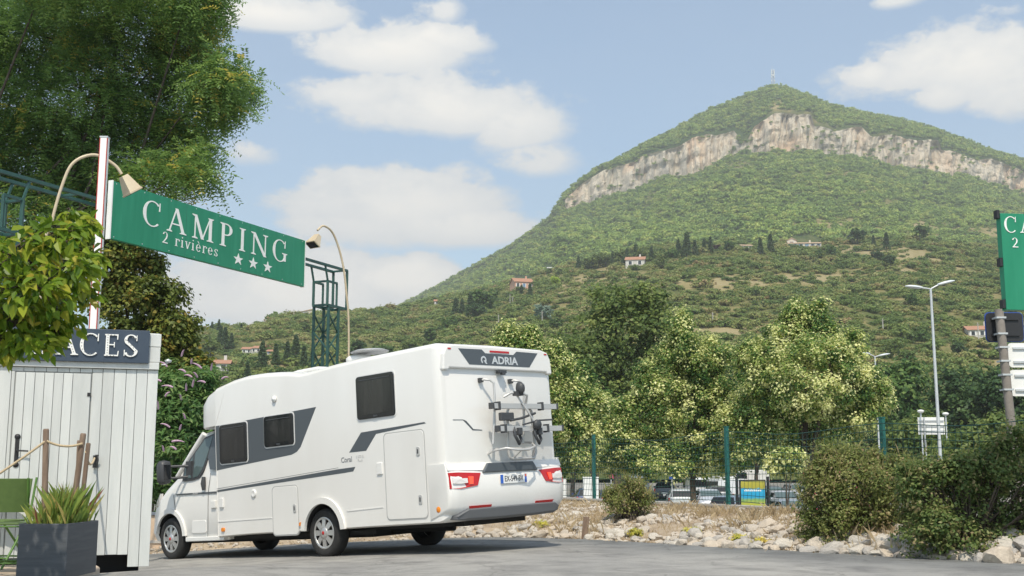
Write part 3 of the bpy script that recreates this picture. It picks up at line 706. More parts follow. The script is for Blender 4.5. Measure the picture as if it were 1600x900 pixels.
# stones of the bank: the largest 300 one by one, the small ones as one mass
M_STONES = [mat('stone_%d' % i, c1, .9, c2, 6, bump=.5, bscale=18) for i, (c1, c2) in enumerate([((.43, .395, .34), (.56, .52, .455)), ((.37, .325, .27), (.51, .455, .38)), ((.43, .365, .29), (.54, .47, .38)), ((.32, .30, .27), (.46, .43, .39))])]
import bmesh
def stone_mesh(seed, mt):
    r = random.Random(seed); bm = bmesh.new(); bmesh.ops.create_icosphere(bm, subdivisions=2, radius=1)
    pl = [(Vector((r.gauss(0, 1), r.gauss(0, 1), r.gauss(0, .8))).normalized(), .55 + .3 * r.random()) for _ in range(9)]
    for v_ in bm.verts:
        for n_, d_ in pl:
            k = v_.co.dot(n_) - d_
            if k > 0: v_.co -= n_ * k * .85
        v_.co += Vector((r.gauss(0, .025), r.gauss(0, .025), r.gauss(0, .025)))
    me = bpy.data.meshes.new('stone'); bm.to_mesh(me); bm.free(); me.materials.append(mt); return me
SM = [stone_mesh(i, M_STONES[i % 4]) for i in range(16)]
r = np.random.default_rng(33)
n = 1250; si = 30 + 78 * r.random(n); tt = .05 + r.random(n) ** 1.25 * .92
q = bank_pt(si, np.clip(tt, 0.02, .97)); ux, uy = proj(q)
sz = .036 + .085 * r.random(n) ** 3 + .05 * (tt < .2) * (tt > .04) * r.random(n) + .02 * (1 - tt) + .03 * (ux > 1080) * r.random(n)
dens = fbm(q[:, 0] * .9, q[:, 1] * .9, 3)
ok = ((dens > .36) | (tt < .22)) & ~((tt > .72) & (r.random(n) > .35))
q, sz, ux = q[ok], sz[ok], ux[ok]
# push overlapping ones apart
for _ in range(10):
    for i in range(len(q)):
        dd = q[:, :2] - q[i, :2]; ds = np.hypot(*dd.T); ov = (sz + sz[i]) * .82 - ds; ov[i] = 0; k = np.where(ov > 0)[0]
        if len(k): q[i, :2] -= (dd[k] / np.maximum(ds[k], 1e-3)[:, None] * ov[k][:, None]).sum(0) * .25
vis = (ux > 690) & (ux < 1640); q, sz = q[vis], sz[vis]
order = np.argsort(-sz * 1 / q[:, 1]); q, sz = q[order], sz[order]
from mathutils.bvhtree import BVHTree
def bvh(o): return BVHTree.FromPolygons([v_.co for v_ in o.data.vertices], [p_.vertices for p_ in o.data.polygons])
BB = bvh(bank)
def bank_top(x, y):
    h = BB.ray_cast(Vector((x, y, 5)), Vector((0, 0, -1)))
    return h[0].z if h[0] else float(zroad(x, y))
for i in range(min(300, len(q))):
    o = bpy.data.objects.new('stone', SM[r.integers(16)]); C.objects.link(o); o.parent = bank
    s_ = sz[i]; sc = (s_ * (.85 + .5 * r.random()), s_ * (.75 + .4 * r.random()), s_ * (.42 + .38 * r.random()))
    o.scale = sc; o.location = (q[i][0], q[i][1], bank_top(q[i][0], q[i][1]) + sc[2] * .30)
    o.rotation_euler = (r.normal(0, .25), r.normal(0, .25), r.random() * 6.28)
mb = MB(); rest = q[300:]; n2 = 6500
si = 30 + 80 * r.random(n2); tt = r.random(n2) ** 1.2; ex = bank_pt(si, np.clip(tt * .98, .01, .97)); ex = ex[fbm(ex[:, 0] * .9, ex[:, 1] * .9, 3) > .40]
small = [(p_, .05 + .03 * r.random()) for p_ in rest] + [(p_, .015 + .05 * r.random() ** 2) for p_ in ex]
bmv = [np.array([tuple(v_.co) for v_ in stone_mesh(50 + i, M_STONES[0]).vertices]) for i in range(3)]
icob = bmesh.new(); bmesh.ops.create_icosphere(icob, subdivisions=1, radius=1); ico_v = np.array([tuple(v_.co) for v_ in icob.verts]); ico_f = [tuple(v_.index for v_ in f_.verts) for f_ in icob.faces]; icob.free()
for p_, s_ in small:
    k = ico_v * (1 + r.normal(0, .16, (len(ico_v), 1))) * np.array([1.2 * s_, .9 * s_, .65 * s_]); a_ = r.random() * 6.28; c_, d_ = math.cos(a_), math.sin(a_)
    k = np.stack([k[:, 0] * c_ - k[:, 1] * d_ + p_[0], k[:, 0] * d_ + k[:, 1] * c_ + p_[1], k[:, 2] + p_[2] + s_ * .2], -1); mb.add(k, ico_f)
o = mb.build('small_stones', M_STONES[1], bank); tag(o, kind='stuff')

# dry grass and weeds of the bank
def blades(p, h, w, lean, r):
    k = len(p); a_ = r.random(k) * 6.28; d_ = np.stack([np.cos(a_), np.sin(a_), 0 * a_], -1); l_ = d_ * (h * lean * r.random(k))[:, None]
    sd_ = np.stack([-np.sin(a_ + 1), np.cos(a_ + 1), 0 * a_], -1) * (w * .5)[:, None] if np.ndim(w) else np.stack([-np.sin(a_ + 1), np.cos(a_ + 1), 0 * a_], -1) * w * .5
    up = np.array([0, 0, 1.]) * h[:, None]
    v_ = np.empty((k, 4, 3)); v_[:, 0] = p - sd_; v_[:, 1] = p + sd_; v_[:, 2] = p + up * .6 + l_ * .35 + sd_ * .6; v_[:, 3] = p + up + l_
    return v_.reshape(-1, 3)
n = 75000; si = 26 + 90 * r.random(n); tt = .01 + .98 * r.random(n) ** .75
q = bank_pt(si, np.clip(tt, 0, .985)); dn = fbm(q[:, 0] * .8 + 40, q[:, 1] * .8, 3); k = (dn + .42 * (tt - .45) > .55) | (r.random(n) < .14); q = q[k]; tt = tt[k]; dn = dn[k]
h = (.03 + .10 * r.random(len(q)) ** 2) * (1.1 - .45 * tt) * (1 + 1.3 * (fbm(q[:, 0] * 1.3 + 7, q[:, 1] * 1.3, 2) > .66) * (r.random(len(q)) > .5))
o = npmesh('dry_grass', blades(q, h, .0042, .9, r), 4, LM_STRAW, None, np.clip(r.normal(.5, .25, len(q)), 0, 1)); tag(o, 'straw coloured dry grass growing between the stones of the bank', 'dry grass', kind='stuff')
# litter of dry stuff along the road edge
j = r.integers(60, 225, 5000); q = np.concatenate([vp[j], np.zeros((5000, 1))], 1) + np.stack([r.normal(0, .18, 5000), r.normal(.12, .2, 5000), 0 * j], -1)
q[:, 2] = [max(bank_top(x, y), float(zroad(x, y))) + .01 for x, y, _ in q]
o = npmesh('verge_litter', leaf_quads(q, norm(r.normal(size=q.shape) * .35 + np.array([0, 0, 1])), .05 + .05 * r.random(5000), .015 + .015 * r.random(5000), r), 4, LM_STRAW, None, r.random(5000) * .7); tag(o, 'dry leaves and straw strewn along the asphalt edge', 'litter', kind='stuff')

# ------------------------------------------------------------------ lettering
def text_mesh(txt, size, mt, parent, M4, name='lettering', bold=0.0, shear=0.0, sx=1.0, ext=.002):
    cu = bpy.data.curves.new('t', 'FONT'); cu.body = txt; cu.size = size; cu.extrude = ext; cu.offset = bold; cu.shear = shear; cu.align_x = 'CENTER'; cu.align_y = 'CENTER'; cu.resolution_u = 3
    ob = bpy.data.objects.new('t', cu); C.objects.link(ob); dg = bpy.context.evaluated_depsgraph_get(); me = bpy.data.meshes.new_from_object(ob.evaluated_get(dg)); bpy.data.objects.remove(ob)
    me.name = name; me.materials.clear(); me.materials.append(mt); me.transform(M4 @ Matrix.Diagonal((sx, 1, 1, 1)))
    o = bpy.data.objects.new(name, me); C.objects.link(o); o.parent = parent; return o
def frame3(o, ux, uy):
    ux = Vector(ux).normalized(); uy = Vector(uy).normalized(); uz = ux.cross(uy)
    return Matrix(((ux.x, uy.x, uz.x, o[0]), (ux.y, uy.y, uz.y, o[1]), (ux.z, uy.z, uz.z, o[2]), (0, 0, 0, 1)))
# serif letters as strokes: each stroke a convex outline in units of the cap height
def _bar(x0, y0, x1, y1, w, horiz=False):
    if horiz: return [[(x0, y0 - w / 2), (x1, y1 - w / 2), (x1, y1 + w / 2), (x0, y0 + w / 2)]]
    return [[(x0 - w / 2, y0), (x0 + w / 2, y0), (x1 + w / 2, y1), (x1 - w / 2, y1)]]
def _ser(x, y, w=.30, up=True, t=.045):
    s = 1 if up else -1; return [[(x - w / 2, y), (x + w / 2, y), (x + w / 2, y + s * t * .7), (x + w / 5, y + s * t * 1.6), (x - w / 5, y + s * t * 1.6), (x - w / 2, y + s * t * .7)]]
def _arc(cx, cy, rx, ry, a0, a1, thin, thick, n=18):
    out = []; prev = None
    for i in range(n + 1):
        a_ = R(a0 + (a1 - a0) * i / n); w = thin + (thick - thin) * abs(math.cos(a_)) ** 1.3
        o_ = (cx + rx * math.cos(a_), cy + ry * math.sin(a_)); k = ((rx - w) / rx, (ry - thin - (w - thin) * .15) / ry)
        i_ = (cx + rx * k[0] * math.cos(a_), cy + ry * k[1] * math.sin(a_))
        if prev: out.append([prev[0], o_, i_, prev[1]])
        prev = (o_, i_)
    return out
T_, t_ = .15, .055
def glyph(c):
    """returns (list of polygons, advance)"""
    if c == 'C': return _arc(.44, .5, .44, .52, 48, 312, .045, T_) + [[(.72, .66), (.775, .66), (.775, 1.0), (.74, 1.0)]], .86
    if c == 'G': return _arc(.44, .5, .44, .52, 48, 322, .045, T_) + [[(.72, .66), (.775, .66), (.775, 1.0), (.74, 1.0)]] + _bar(.75, .05, .75, .42, .13) + _ser(.74, .42, .32, False), .98
    if c == 'A': return _bar(.08, 0, .40, .99, .06) + _bar(.76, 0, .40, 1.0, .15) + _bar(.2, .34, .6, .34, .055, True) + _ser(.09, 0, .26) + _ser(.75, 0, .32), .90
    if c == 'M': return _bar(.14, 0, .14, 1, .06) + _bar(.14, 1, .53, 0.02, .15) + _bar(.52, 0.02, .9, 1, .055) + _bar(.92, 0, .92, 1, T_) + _ser(.14, 0, .28) + _ser(.92, 0, .34) + _ser(.1, 1, .24, False) + _ser(.94, 1, .28, False), 1.14
    if c == 'P': return _bar(.17, 0, .17, 1, T_) + _ser(.17, 0, .34) + _ser(.13, 1, .26, False) + _arc(.32, .735, .34, .265, -90, 90, .05, T_) + _bar(.17, .975, .33, .975, .05, True) + _bar(.17, .495, .33, .495, .05, True), .74
    if c == 'I': return _bar(.2, 0, .2, 1, T_) + _ser(.2, 0, .34) + _ser(.2, 1, .34, False), .42
    if c == 'N': return _bar(.14, 0, .14, 1, .06) + _bar(.14, 1, .82, 0, .17) + _bar(.82, 0, .82, 1, .06) + _ser(.14, 0, .28) + _ser(.1, 1, .26, False) + _ser(.82, 1, .28, False), .98
    if c == 'L': return _bar(.17, 0, .17, 1, T_) + _ser(.17, 1, .34, False) + _bar(.05, .03, .62, .03, .055, True) + [[(.6, 0), (.65, 0), (.66, .26), (.62, .26)]], .74
    if c == 'E': return _bar(.17, 0, .17, 1, T_) + _bar(.05, .03, .62, .03, .055, True) + _bar(.05, .97, .6, .97, .055, True) + _bar(.2, .52, .46, .52, .05, True) + [[(.59, 0), (.64, 0), (.66, .24), (.62, .24)], [(.57, .76), (.61, .76), (.62, 1), (.56, 1)], [(.44, .4), (.48, .4), (.48, .64), (.44, .64)]], .74
    if c == 'S': return _arc(.33, .745, .29, .27, 30, 180, .05, .13, 12) + _arc(.33, .265, .30, .28, -180 + 20, 0, .05, .14, 12) + [[(.04, .745), (.17, .72), (.63, .27), (.50, .235), (.30, .44), (.08, .62)]] + [[(.55, .72), (.595, .72), (.595, .98), (.565, .98)], [(.045, .02), (.075, .02), (.09, .3), (.045, .3)]], .70
    if c == '2': return _arc(.27, .7, .25, .3, 0, 165, .045, .12, 12) + [[(.52, .70), (.40, .68), (.36, .5), (.06, .07), (.02, 0), (.14, .06), (.46, .46)]] + _bar(.02, .045, .55, .045, .09, True), .66
    if c == 'r': return _bar(.14, 0, .14, .66, .11) + _ser(.14, 0, .28) + _ser(.11, .66, .16, False) + _arc(.32, .46, .16, .21, 20, 150, .05, .09, 8) + [[(.40, .48), (.5, .48), (.5, .6), (.42, .64)]], .50
    if c == 'i': return _bar(.14, 0, .14, .66, .11) + _ser(.14, 0, .28) + _ser(.11, .66, .18, False) + [[(.07, .88), (.14, .81), (.21, .88), (.14, .95)]], .34
    if c == 'v': return _bar(.26, 0, .08, .66, .11) + _bar(.27, 0, .48, .66, .05) + _ser(.08, .66, .24, False) + _ser(.48, .66, .2, False), .58
    if c in 'eè': return _arc(.28, .33, .25, .345, 0, 325, .045, .11, 16) + _bar(.06, .36, .52, .36, .05, True) + ([[(.14, .95), (.24, .95), (.36, .76), (.31, .75)]] if c == 'è' else []), .60
    if c == 's': return _arc(.22, .49, .18, .18, 20, 180, .04, .09, 9) + _arc(.22, .18, .19, .19, -170, 0, .04, .1, 9) + [[(.04, .49), (.13, .46), (.42, .17), (.32, .16), (.2, .28), (.06, .41)]] + [[(.37, .48), (.4, .48), (.4, .66), (.38, .66)], [(.03, .02), (.055, .02), (.06, .2), (.03, .2)]], .50
    if c == '*': return [[(0.5 + .5 * math.sin(R(72 * k)), .5 + .5 * math.cos(R(72 * k))), (0.5 + .2 * math.sin(R(72 * k + 36)), .5 + .2 * math.cos(R(72 * k + 36))), (.5, .5), (0.5 + .2 * math.sin(R(72 * k - 36)), .5 + .2 * math.cos(R(72 * k - 36)))] for k in range(5)], 1.12
    return [], .4
def serif_text(txt, x, y, h, sp, M4, mt, parent, sxk=1.0, dep=.004):
    """writes along the local x axis starting at (x,y); h cap height"""
    for c in txt:
        polys, adv = glyph(c)
        if polys:
            mb = MB()
            for k, pl in enumerate(polys):
                mb.prism(pl, lambda u, w, d: tuple(M4 @ Vector((x + u * h * sxk, y + w * h, d))), .0, dep + .0003 * (k % 7))
            mb.build('star' if c == '*' else 'letter', mt, parent)
        x += (adv * h + sp) * sxk
    return x

# ------------------------------------------------------------------ motorhome
VW = Matrix(((-0.7452, -0.6636, -0.0666), (0.6643, -0.7474, 0.0143), (-0.0592, -0.0336, 0.9977)))
q_ = VW.to_quaternion(); q_.normalize()
MH = empty('motorhome'); MH.rotation_mode = 'QUATERNION'; MH.rotation_quaternion = q_; MH.location = (-1.952, 17.664, CAMZ - 1.178)
tag(MH, 'white motorhome with dark grey side graphics and a bicycle rack on its back', 'motorhome')
def loft(stations, ring, caps=True):
    """stations: list of parameter tuples; ring(st)->list of 3D points"""
    rg = [ring(s_) for s_ in stations]; n = len(rg[0]); v = [p for r_ in rg for p in r_]
    f = [(i * n + k, i * n + (k + 1) % n, (i + 1) * n + (k + 1) % n, (i + 1) * n + k) for i in range(len(rg) - 1) for k in range(n)]
    if caps: f += [tuple(range(n - 1, -1, -1)), tuple((len(rg) - 1) * n + k for k in range(n))]
    return v, f
def coach_ring(s_):
    x, zb, zt, w, rt = s_; P = []
    for k in range(7):
        t = R(90 * k / 6); P.append((x, w - rt + rt * math.cos(t), zt - rt * .55 + rt * .55 * math.sin(t)))
    P = P + [(x, 0, zt + .015)] + [(p[0], -p[1], p[2]) for p in reversed(P)]
    return P + [(x, -w, zt * .35 + zb * .65), (x, -w, zb + .02), (x, -w + .03, zb), (x, w - .03, zb), (x, w, zb + .02), (x, w, zt * .35 + zb * .65)]
def with_holes(ob, cyls, dark):
    ob.data.materials.append(dark)
    for (x, y0, y1, z, r_) in cyls:
        mb = MB(); mb.lathe([(r_, y0), (r_, y1)], 40, 'y', (x, 0, z)); mb.add([(x + r_ * math.cos(2 * math.pi * k / 40), y0, z + r_ * math.sin(2 * math.pi * k / 40)) for k in range(40)], [tuple(range(40))]); mb.add([(x + r_ * math.cos(2 * math.pi * k / 40), y1, z + r_ * math.sin(2 * math.pi * k / 40)) for k in range(40)], [tuple(range(40))])
        import bmesh as _b
        c = mb.build('cut', dark, MH); bm = _b.new(); bm.from_mesh(c.data); _b.ops.remove_doubles(bm, verts=bm.verts, dist=1e-5); _b.ops.recalc_face_normals(bm, faces=bm.faces); bm.to_mesh(c.data); bm.free()
        md = ob.modifiers.new('b', 'BOOLEAN'); md.object = c; md.operation = 'DIFFERENCE'; md.solver = 'EXACT'
        try: md.material_mode = 'TRANSFER'
        except Exception: pass
        dg = bpy.context.evaluated_depsgraph_get(); me = bpy.data.meshes.new_from_object(ob.evaluated_get(dg)); ob.modifiers.clear(); ob.data = me; bpy.data.objects.remove(c)
def smooth_angle(ob, deg=35):
    import bmesh as _b
    bm = _b.new(); bm.from_mesh(ob.data)
    for f_ in bm.faces: f_.smooth = True
    for e_ in bm.edges: e_.smooth = e_.calc_face_angle(0) < R(deg)
    bm.to_mesh(ob.data); bm.free()
cs = [(-2.575, .50, 2.69, 1.06, .10), (-2.555, .47, 2.725, 1.115, .12), (-2.50, .43, 2.755, 1.142, .14), (-2.42, .41, 2.77, 1.15, .15), (-1.0, .395, 2.755, 1.15, .15), (-.4, .385, 2.735, 1.15, .15), (.15, .38, 2.70, 1.15, .15), (.36, .378, 2.695, 1.15, .15), (.62, .375, 2.74, 1.15, .15), (.95, .372, 2.775, 1.15, .15), (1.3, .37, 2.80, 1.15, .15), (1.7, .365, 2.81, 1.15, .16), (2.1, .355, 2.785, 1.15, .17), (2.52, .34, 2.72, 1.148, .18)]
v, f_ = loft(cs, coach_ring); mb = MB(); mb.add(v, f_); body = mb.build('coach_body', M_WHITE, MH)
with_holes(body, [(-.07, .62, 1.4, .36, .405), (-.07, -1.4, -.62, .36, .405)], M_UNDER); smooth_angle(body)
ns = [(2.515, 2.075, 2.715, 1.143, .18), (2.76, 2.07, 2.65, 1.125, .2), (2.95, 2.07, 2.55, 1.08, .22), (3.08, 2.075, 2.42, 1.0, .25), (3.17, 2.09, 2.28, .9, .25), (3.22, 2.13, 2.2, .75, .2)]
v, f_ = loft(ns, coach_ring); mb = MB(); mb.add(v, f_); o = mb.build('cab_hood_pod', M_WHITE, MH); smooth_angle(o, 50)
# driver's cab
def cab_ring(s_):
    x, zb, zbelt, zt, w, wt = s_
    P = [(x, w - .06, zb), (x, w - .01, zb + .1), (x, w, zb + (zbelt - zb) * .45), (x, w - .012, zbelt - .06), (x, w - .03, zbelt), (x, (w - .03) * .5 + wt * .5 + .012, (zbelt + zt) / 2), (x, wt + .0, zt - .06), (x, wt - .05, zt - .01), (x, wt * .5, zt + .01), (x, 0, zt + .02)]
    return P + [(p[0], -p[1], p[2]) for p in reversed(P[:-1])]
cab = [(2.45, .30, 1.33, 2.075, 1.03, .90), (2.95, .30, 1.33, 2.07, 1.03, .88), (3.28, .30, 1.32, 2.04, 1.03, .86), (3.45, .30, 1.31, 1.90, 1.03, .86), (3.62, .30, 1.30, 1.745, 1.03, .865), (3.78, .30, 1.27, 1.59, 1.03, .87), (3.90, .30, 1.22, 1.47, 1.03, .87), (4.05, .30, 1.17, 1.36, 1.03, .86), (4.28, .30, 1.06, 1.22, 1.03, .86), (4.42, .31, .98, 1.14, 1.02, .84), (4.60, .31, .86, 1.04, .985, .78), (4.78, .32, .72, .93, .90, .66), (4.92, .34, .6, .80, .75, .5), (5.0, .38, .52, .64, .5, .35)]
v, f_ = loft(cab, cab_ring); mb = MB(); mb.add(v, f_); cb = mb.build('driver_cab', M_WHITE, MH)
with_holes(cb, [(4.06, .68, 1.3, .36, .40), (4.06, -1.3, -.68, .36, .40)], M_UNDER); smooth_angle(cb, 30)
def onside(pts, y0, y1, name, m, parent=MH, bevel=0.0):
    mb = MB(); mb.prism(pts, xz, y0, y1); return mb.build(name, m, parent, bevel)
# wheel arches (raised lips)
def archlip(cx, cz, ri, ro, y0, y1, a0, a1, name):
    P = [(cx + ro * math.cos(R(a0 + (a1 - a0) * k / 20)), cz + ro * 1.0 * math.sin(R(a0 + (a1 - a0) * k / 20))) for k in range(21)] + [(cx + ri * math.cos(R(a1 + (a0 - a1) * k / 20)), cz + ri * math.sin(R(a1 + (a0 - a1) * k / 20))) for k in range(21)]
    mb = MB()
    for k in range(20): mb.prism([P[k], P[k + 1], P[40 - k], P[41 - k]] if k < 20 else [], xz, y0, y1)
    import bmesh as _b
    o = mb.build(name, M_WHITE, MH); bm = _b.new(); bm.from_mesh(o.data); _b.ops.remove_doubles(bm, verts=bm.verts, dist=1e-4)
    bm.to_mesh(o.data); bm.free(); return o
for sgn in (1, -1):
    ya, yb = (1.145, 1.185) if sgn > 0 else (-1.185, -1.145)
    archlip(-.08, .36, .40, .49, ya, yb, 4, 176, 'wheel_arch')
    ya, yb = (1.0, 1.06) if sgn > 0 else (-1.06, -1.0)
    archlip(4.06, .37, .395, .47, ya, yb, 10, 178, 'wheel_arch')
# wheels
def wheel(x, y, out):
    w = empty('wheel', (x, y, .345), parent=MH)
    mb = MB(); mb.lathe([(.215, -.10), (.30, -.108), (.332, -.09), (.345, -.06), (.345, .06), (.332, .09), (.30, .108), (.225, .10), (.215, .085)], 40, 'y'); mb.build('tyre', M_TYRE, w)
    mb = MB(); mb.lathe([(.222, .098 * out), (.21, .10 * out), (.20, .075 * out), (.19, .05 * out)], 40, 'y')
    mb.lathe([(.192, .05 * out), (.0, .05 * out)], 40, 'y'); mb.build('rim', M_UNDER, w)
    mb = MB()
    for k in range(8):
        a_ = 2 * math.pi * k / 8
        for da, wd in ((-.13, .05), (.13, .05)):
            c, s_ = math.cos(a_ + da), math.sin(a_ + da); c2, s2 = math.cos(a_ + da * .55), math.sin(a_ + da * .55)
            p = Vector((.06 * c, .098 * out, .06 * s_)); q = Vector((.215 * c2, .082 * out, .215 * s2)); mb.bar(p, q, .022, wd, up=(0, 1, 0)) if False else mb.bar(p, q, wd, .02, up=(0, 1, 0))
    mb.lathe([(.226, .100 * out), (.205, .108 * out), (.196, .095 * out)], 40, 'y')
    mb.lathe([(.09, .085 * out), (.085, .108 * out), (.045, .118 * out), (.0, .118 * out)], 24, 'y'); mb.build('wheel_trim', M_RIM, w)
    mb = MB(); mb.lathe([(.028, .1175 * out), (.026, .1215 * out), (0, .1215 * out)], 16, 'y'); mb.build('hub_badge', M_RED, w); return w
wheel(0, .985, 1); wheel(0, -.985, -1); wheel(4.08, .91, 1); wheel(4.08, -.91, -1)
# underbody
mb = MB(); mb.box(-.5, 4.6, -.6, .6, .24, .40); mb.box(-2.35, -.502, -.62, .62, .34, .44); mb.box(-.9, 3.4, .6, .9, .29, .355) ; mb.box(-.06, .06, -.9, .9, .30, .38); mb.box(-2.2, -.6, .64, .85, .35, .415); mb.tube([(-1.9, .35, .31), (1.5, .35, .31)], .035); mb.tube([(4.08, -.85, .345), (4.08, .85, .345)], .05); mb.build('underbody', M_UNDER, MH)
# side graphics and windows (left side, as seen) mirrored to the right side too
Y1 = 1.1515
onside([(2.53, 2.085), (-.01, 2.15), (.38, 1.60), (.47, 1.535), (.60, 1.50), (2.53, 1.385)], 1.13, Y1, 'window_band', M_GREYG)
onside([(2.53, 1.075), (-.45, 1.225), (-.82, 1.235), (-.77, 1.175), (-.6, 1.165), (2.53, 1.045)], 1.13, Y1, 'waist_stripe', M_GREYG)
onside([(2.53, 1.10), (-.45, 1.247), (-.45, 1.242), (2.53, 1.094)], 1.13, Y1, 'pinstripe', M_GREYG)
onside([(-.70, 1.44), (-.97, 1.70), (-2.24, 1.735), (-2.27, 1.715), (-1.28, 1.655), (-1.06, 1.44)], 1.13, Y1, 'rear_stripe', M_GREYG)
def window(x0, x1, z0, z1, yo=1.15):
    w = onside(rrect(x0 - .0, x1, z0, z1, .05), 1.13, yo + .022, 'window', M_BLACK, MH, .008)
    onside(rrect(x0 + .055, x1 - .055, z0 + .06, z1 - .075, .03), yo + .015, yo + .0245, 'window_pane', mat('tinted_pane', (.010, .011, .012), .08, (.030, .030, .029), 2.0, spec=.6, stretch=(2.5, 1, .3)), w)
    onside(rrect(x0 - .018, x1 + .018, z0 - .018, z1 + .018, .06), 1.13, yo + .006, 'window_frame', M_WHITE2, w)
    mb = MB(); mb.box(x0 + .07, x1 - .07, yo + .018, yo + .027, z1 - .062, z1 - .05); mb.build('blind_rail', M_DKPL, w)
    mb = MB(); mb.box((x0 + x1) / 2 - .04, (x0 + x1) / 2 + .04, yo + .018, yo + .032, z0 + .018, z0 + .04); mb.build('latch', M_DKPL, w)
    return w
window(1.68, 2.40, 1.475, 2.085); window(.52, 1.235, 1.65, 2.115)
w = window(-1.70, -.92, 1.875, 2.475)
def curtain(x0, x1, z0, z1, n):
    pts = []; 
    for k in range(n * 4 + 1): pts.append((x0 + (x1 - x0) * k / (n * 4), .0012 * math.sin(k * math.pi / 2)))
    return pts
# seams
mb = MB(); mb.bar((2.215, 1.1455, 2.70), (2.53, 1.1505, 2.09), .006, .012); mb.bar((2.525, 1.1505, 2.09), (2.505, 1.1505, .33), .006, .012); mb.build('body_seam', M_WHITE2, MH)
for pa_, pb_ in (((2.50, 1.15, .585), (1.12, 1.15, .60)), ((-.60, 1.15, .635), (-1.36, 1.15, .66))):
    mb = MB(); mb.bar(pa_, pb_, .012, .014); mb.build('skirt_rail', M_WHITE2, MH)
mb = MB(); mb.bar((-2.35, 1.085, 2.705), (.3, 1.085, 2.64), .008, .012); mb.bar((.34, 1.085, 2.636), (.95, 1.085, 2.715), .008, .012); mb.bar((.95, 1.085, 2.715), (1.7, 1.085, 2.75), .008, .012); mb.bar((1.7, 1.085, 2.75), (2.2, 1.08, 2.715), .008, .012); mb.build('roof_rail_gasket', M_DKPL, MH)
# doors and hatches
def hatch(name, x0, x1, z0, z1, hx, hz):
    d = onside(rrect(x0, x1, z0, z1, .06), 1.13, 1.158, name, M_WHITE, MH, .004)
    onside(rrect(x0 - .016, x1 + .016, z0 - .016, z1 + .016, .07), 1.13, 1.1535, 'door_gasket', M_CONC if False else mat('gasket', (.42, .42, .41), .6), d)
    for z in hz: onside(rrect(hx - .035, hx + .03, z - .06, z + .06, .02), 1.14, 1.168, 'latch', M_ALU, d, .004); onside(rrect(hx - .012, hx + .008, z - .03, z + .03, .008), 1.14, 1.1715, 'latch_key', M_DKPL, d)
    return d
hatch('garage_door', -2.215, -1.44, .49, 1.635, -2.10, (1.36, .73)); hatch('locker_door', .49, 1.085, .345, 1.045, .56, (.72,))
mb = MB(); mb.box(2.34, 2.44, 1.14, 1.175, .80, .95); mb.build('inlet_flap', M_WHITE2, MH, .008)
mb = MB(); mb.box(-1.385, -1.275, 1.14, 1.17, 1.10, 1.26); mb.build('vent_cover', M_WHITE2, MH, .008)
mb = MB(); mb.lathe([(.062, 1.145), (.062, 1.165), (.045, 1.175), (.03, 1.168), (0, 1.168)], 20, 'y', (1.55, 0, .98)); mb.build('filler_cap', M_WHITE2, MH)
mb = MB(); mb.lathe([(.0, 1.145), (.05, 1.155), (.045, 1.18), (0, 1.195)], 16, 'y', (.96, 0, 2.36)); mb.build('awning_lamp', M_WHITE2, MH)
for x, z in ((2.37, .46), (.42, .485)):
    onside(rrect(x - .04, x + .04, z - .03, z + .03, .02), 1.14, 1.17, 'side_marker', M_ORANGE, MH, .005)
# lettering on the side
text_mesh('Coral', .105, mat('grey_letters', (.22, .23, .24), .5), MH, frame3((-.64, 1.1525, 1.345), (-1, 0, .01), (0, 0, 1)), 'lettering')
text_mesh('S 670 SL\nPLUS', .05, mat('pale_letters', (.55, .55, .54), .5), MH, frame3((-.93, 1.1525, 1.345), (-1, 0, .01), (0, 0, 1)), 'lettering', ext=.001)
# cab glass, doors
def yside(z):       # side surface of the cab at height z
    return 1.0 + (0.87 - 1.0) * max(0, min(1, (z - 1.32) / (2.05 - 1.32))) + .004
def skin(poly, name, m, parent, off=.006, th=.008, ys=yside):
    n_ = len(poly); mb = MB(); vv = [(x, ys(z) + off, z) for x, z in poly] + [(x, ys(z) + off - th, z) for x, z in poly]
    mb.add(vv, [tuple(range(n_)), tuple(range(2 * n_ - 1, n_ - 1, -1))] + [(i, (i + 1) % n_, n_ + (i + 1) % n_, n_ + i) for i in range(n_)]); return mb.build(name, m, parent)
sw = skin([(3.68, 1.27), (3.66, 1.48), (3.55, 1.60), (3.17, 1.955), (2.90, 2.0), (2.87, 1.98), (3.0, 1.62), (3.10, 1.40), (3.20, 1.30), (3.40, 1.27)], 'cab_window', M_DKPL, MH, .03, .04)
skin([(3.645, 1.31), (3.625, 1.475), (3.53, 1.575), (3.44, 1.66), (3.42, 1.31)], 'quarter_pane', M_CABGL, sw, .034, .02)
skin([(3.365, 1.31), (3.385, 1.71), (3.15, 1.925), (2.93, 1.965), (3.04, 1.62), (3.13, 1.42), (3.22, 1.33)], 'door_pane', M_CABGL, sw, .034, .02)
skin([(2.86, 2.06), (2.53, 2.085), (2.53, 1.385), (2.86, 1.42), (2.96, 1.62)], 'b_pillar_panel', M_GREYG, MH, .06, .08)
for sg in (1, -1): mb = MB(); mb.tube([(3.96, sg * .95, 1.36), (3.77, sg * .925, 1.53), (3.52, sg * .895, 1.77), (3.26, sg * .87, 2.02)], [.03, .045, .05, .045], 8); mb.build('a_pillar', M_WHITE, MH)
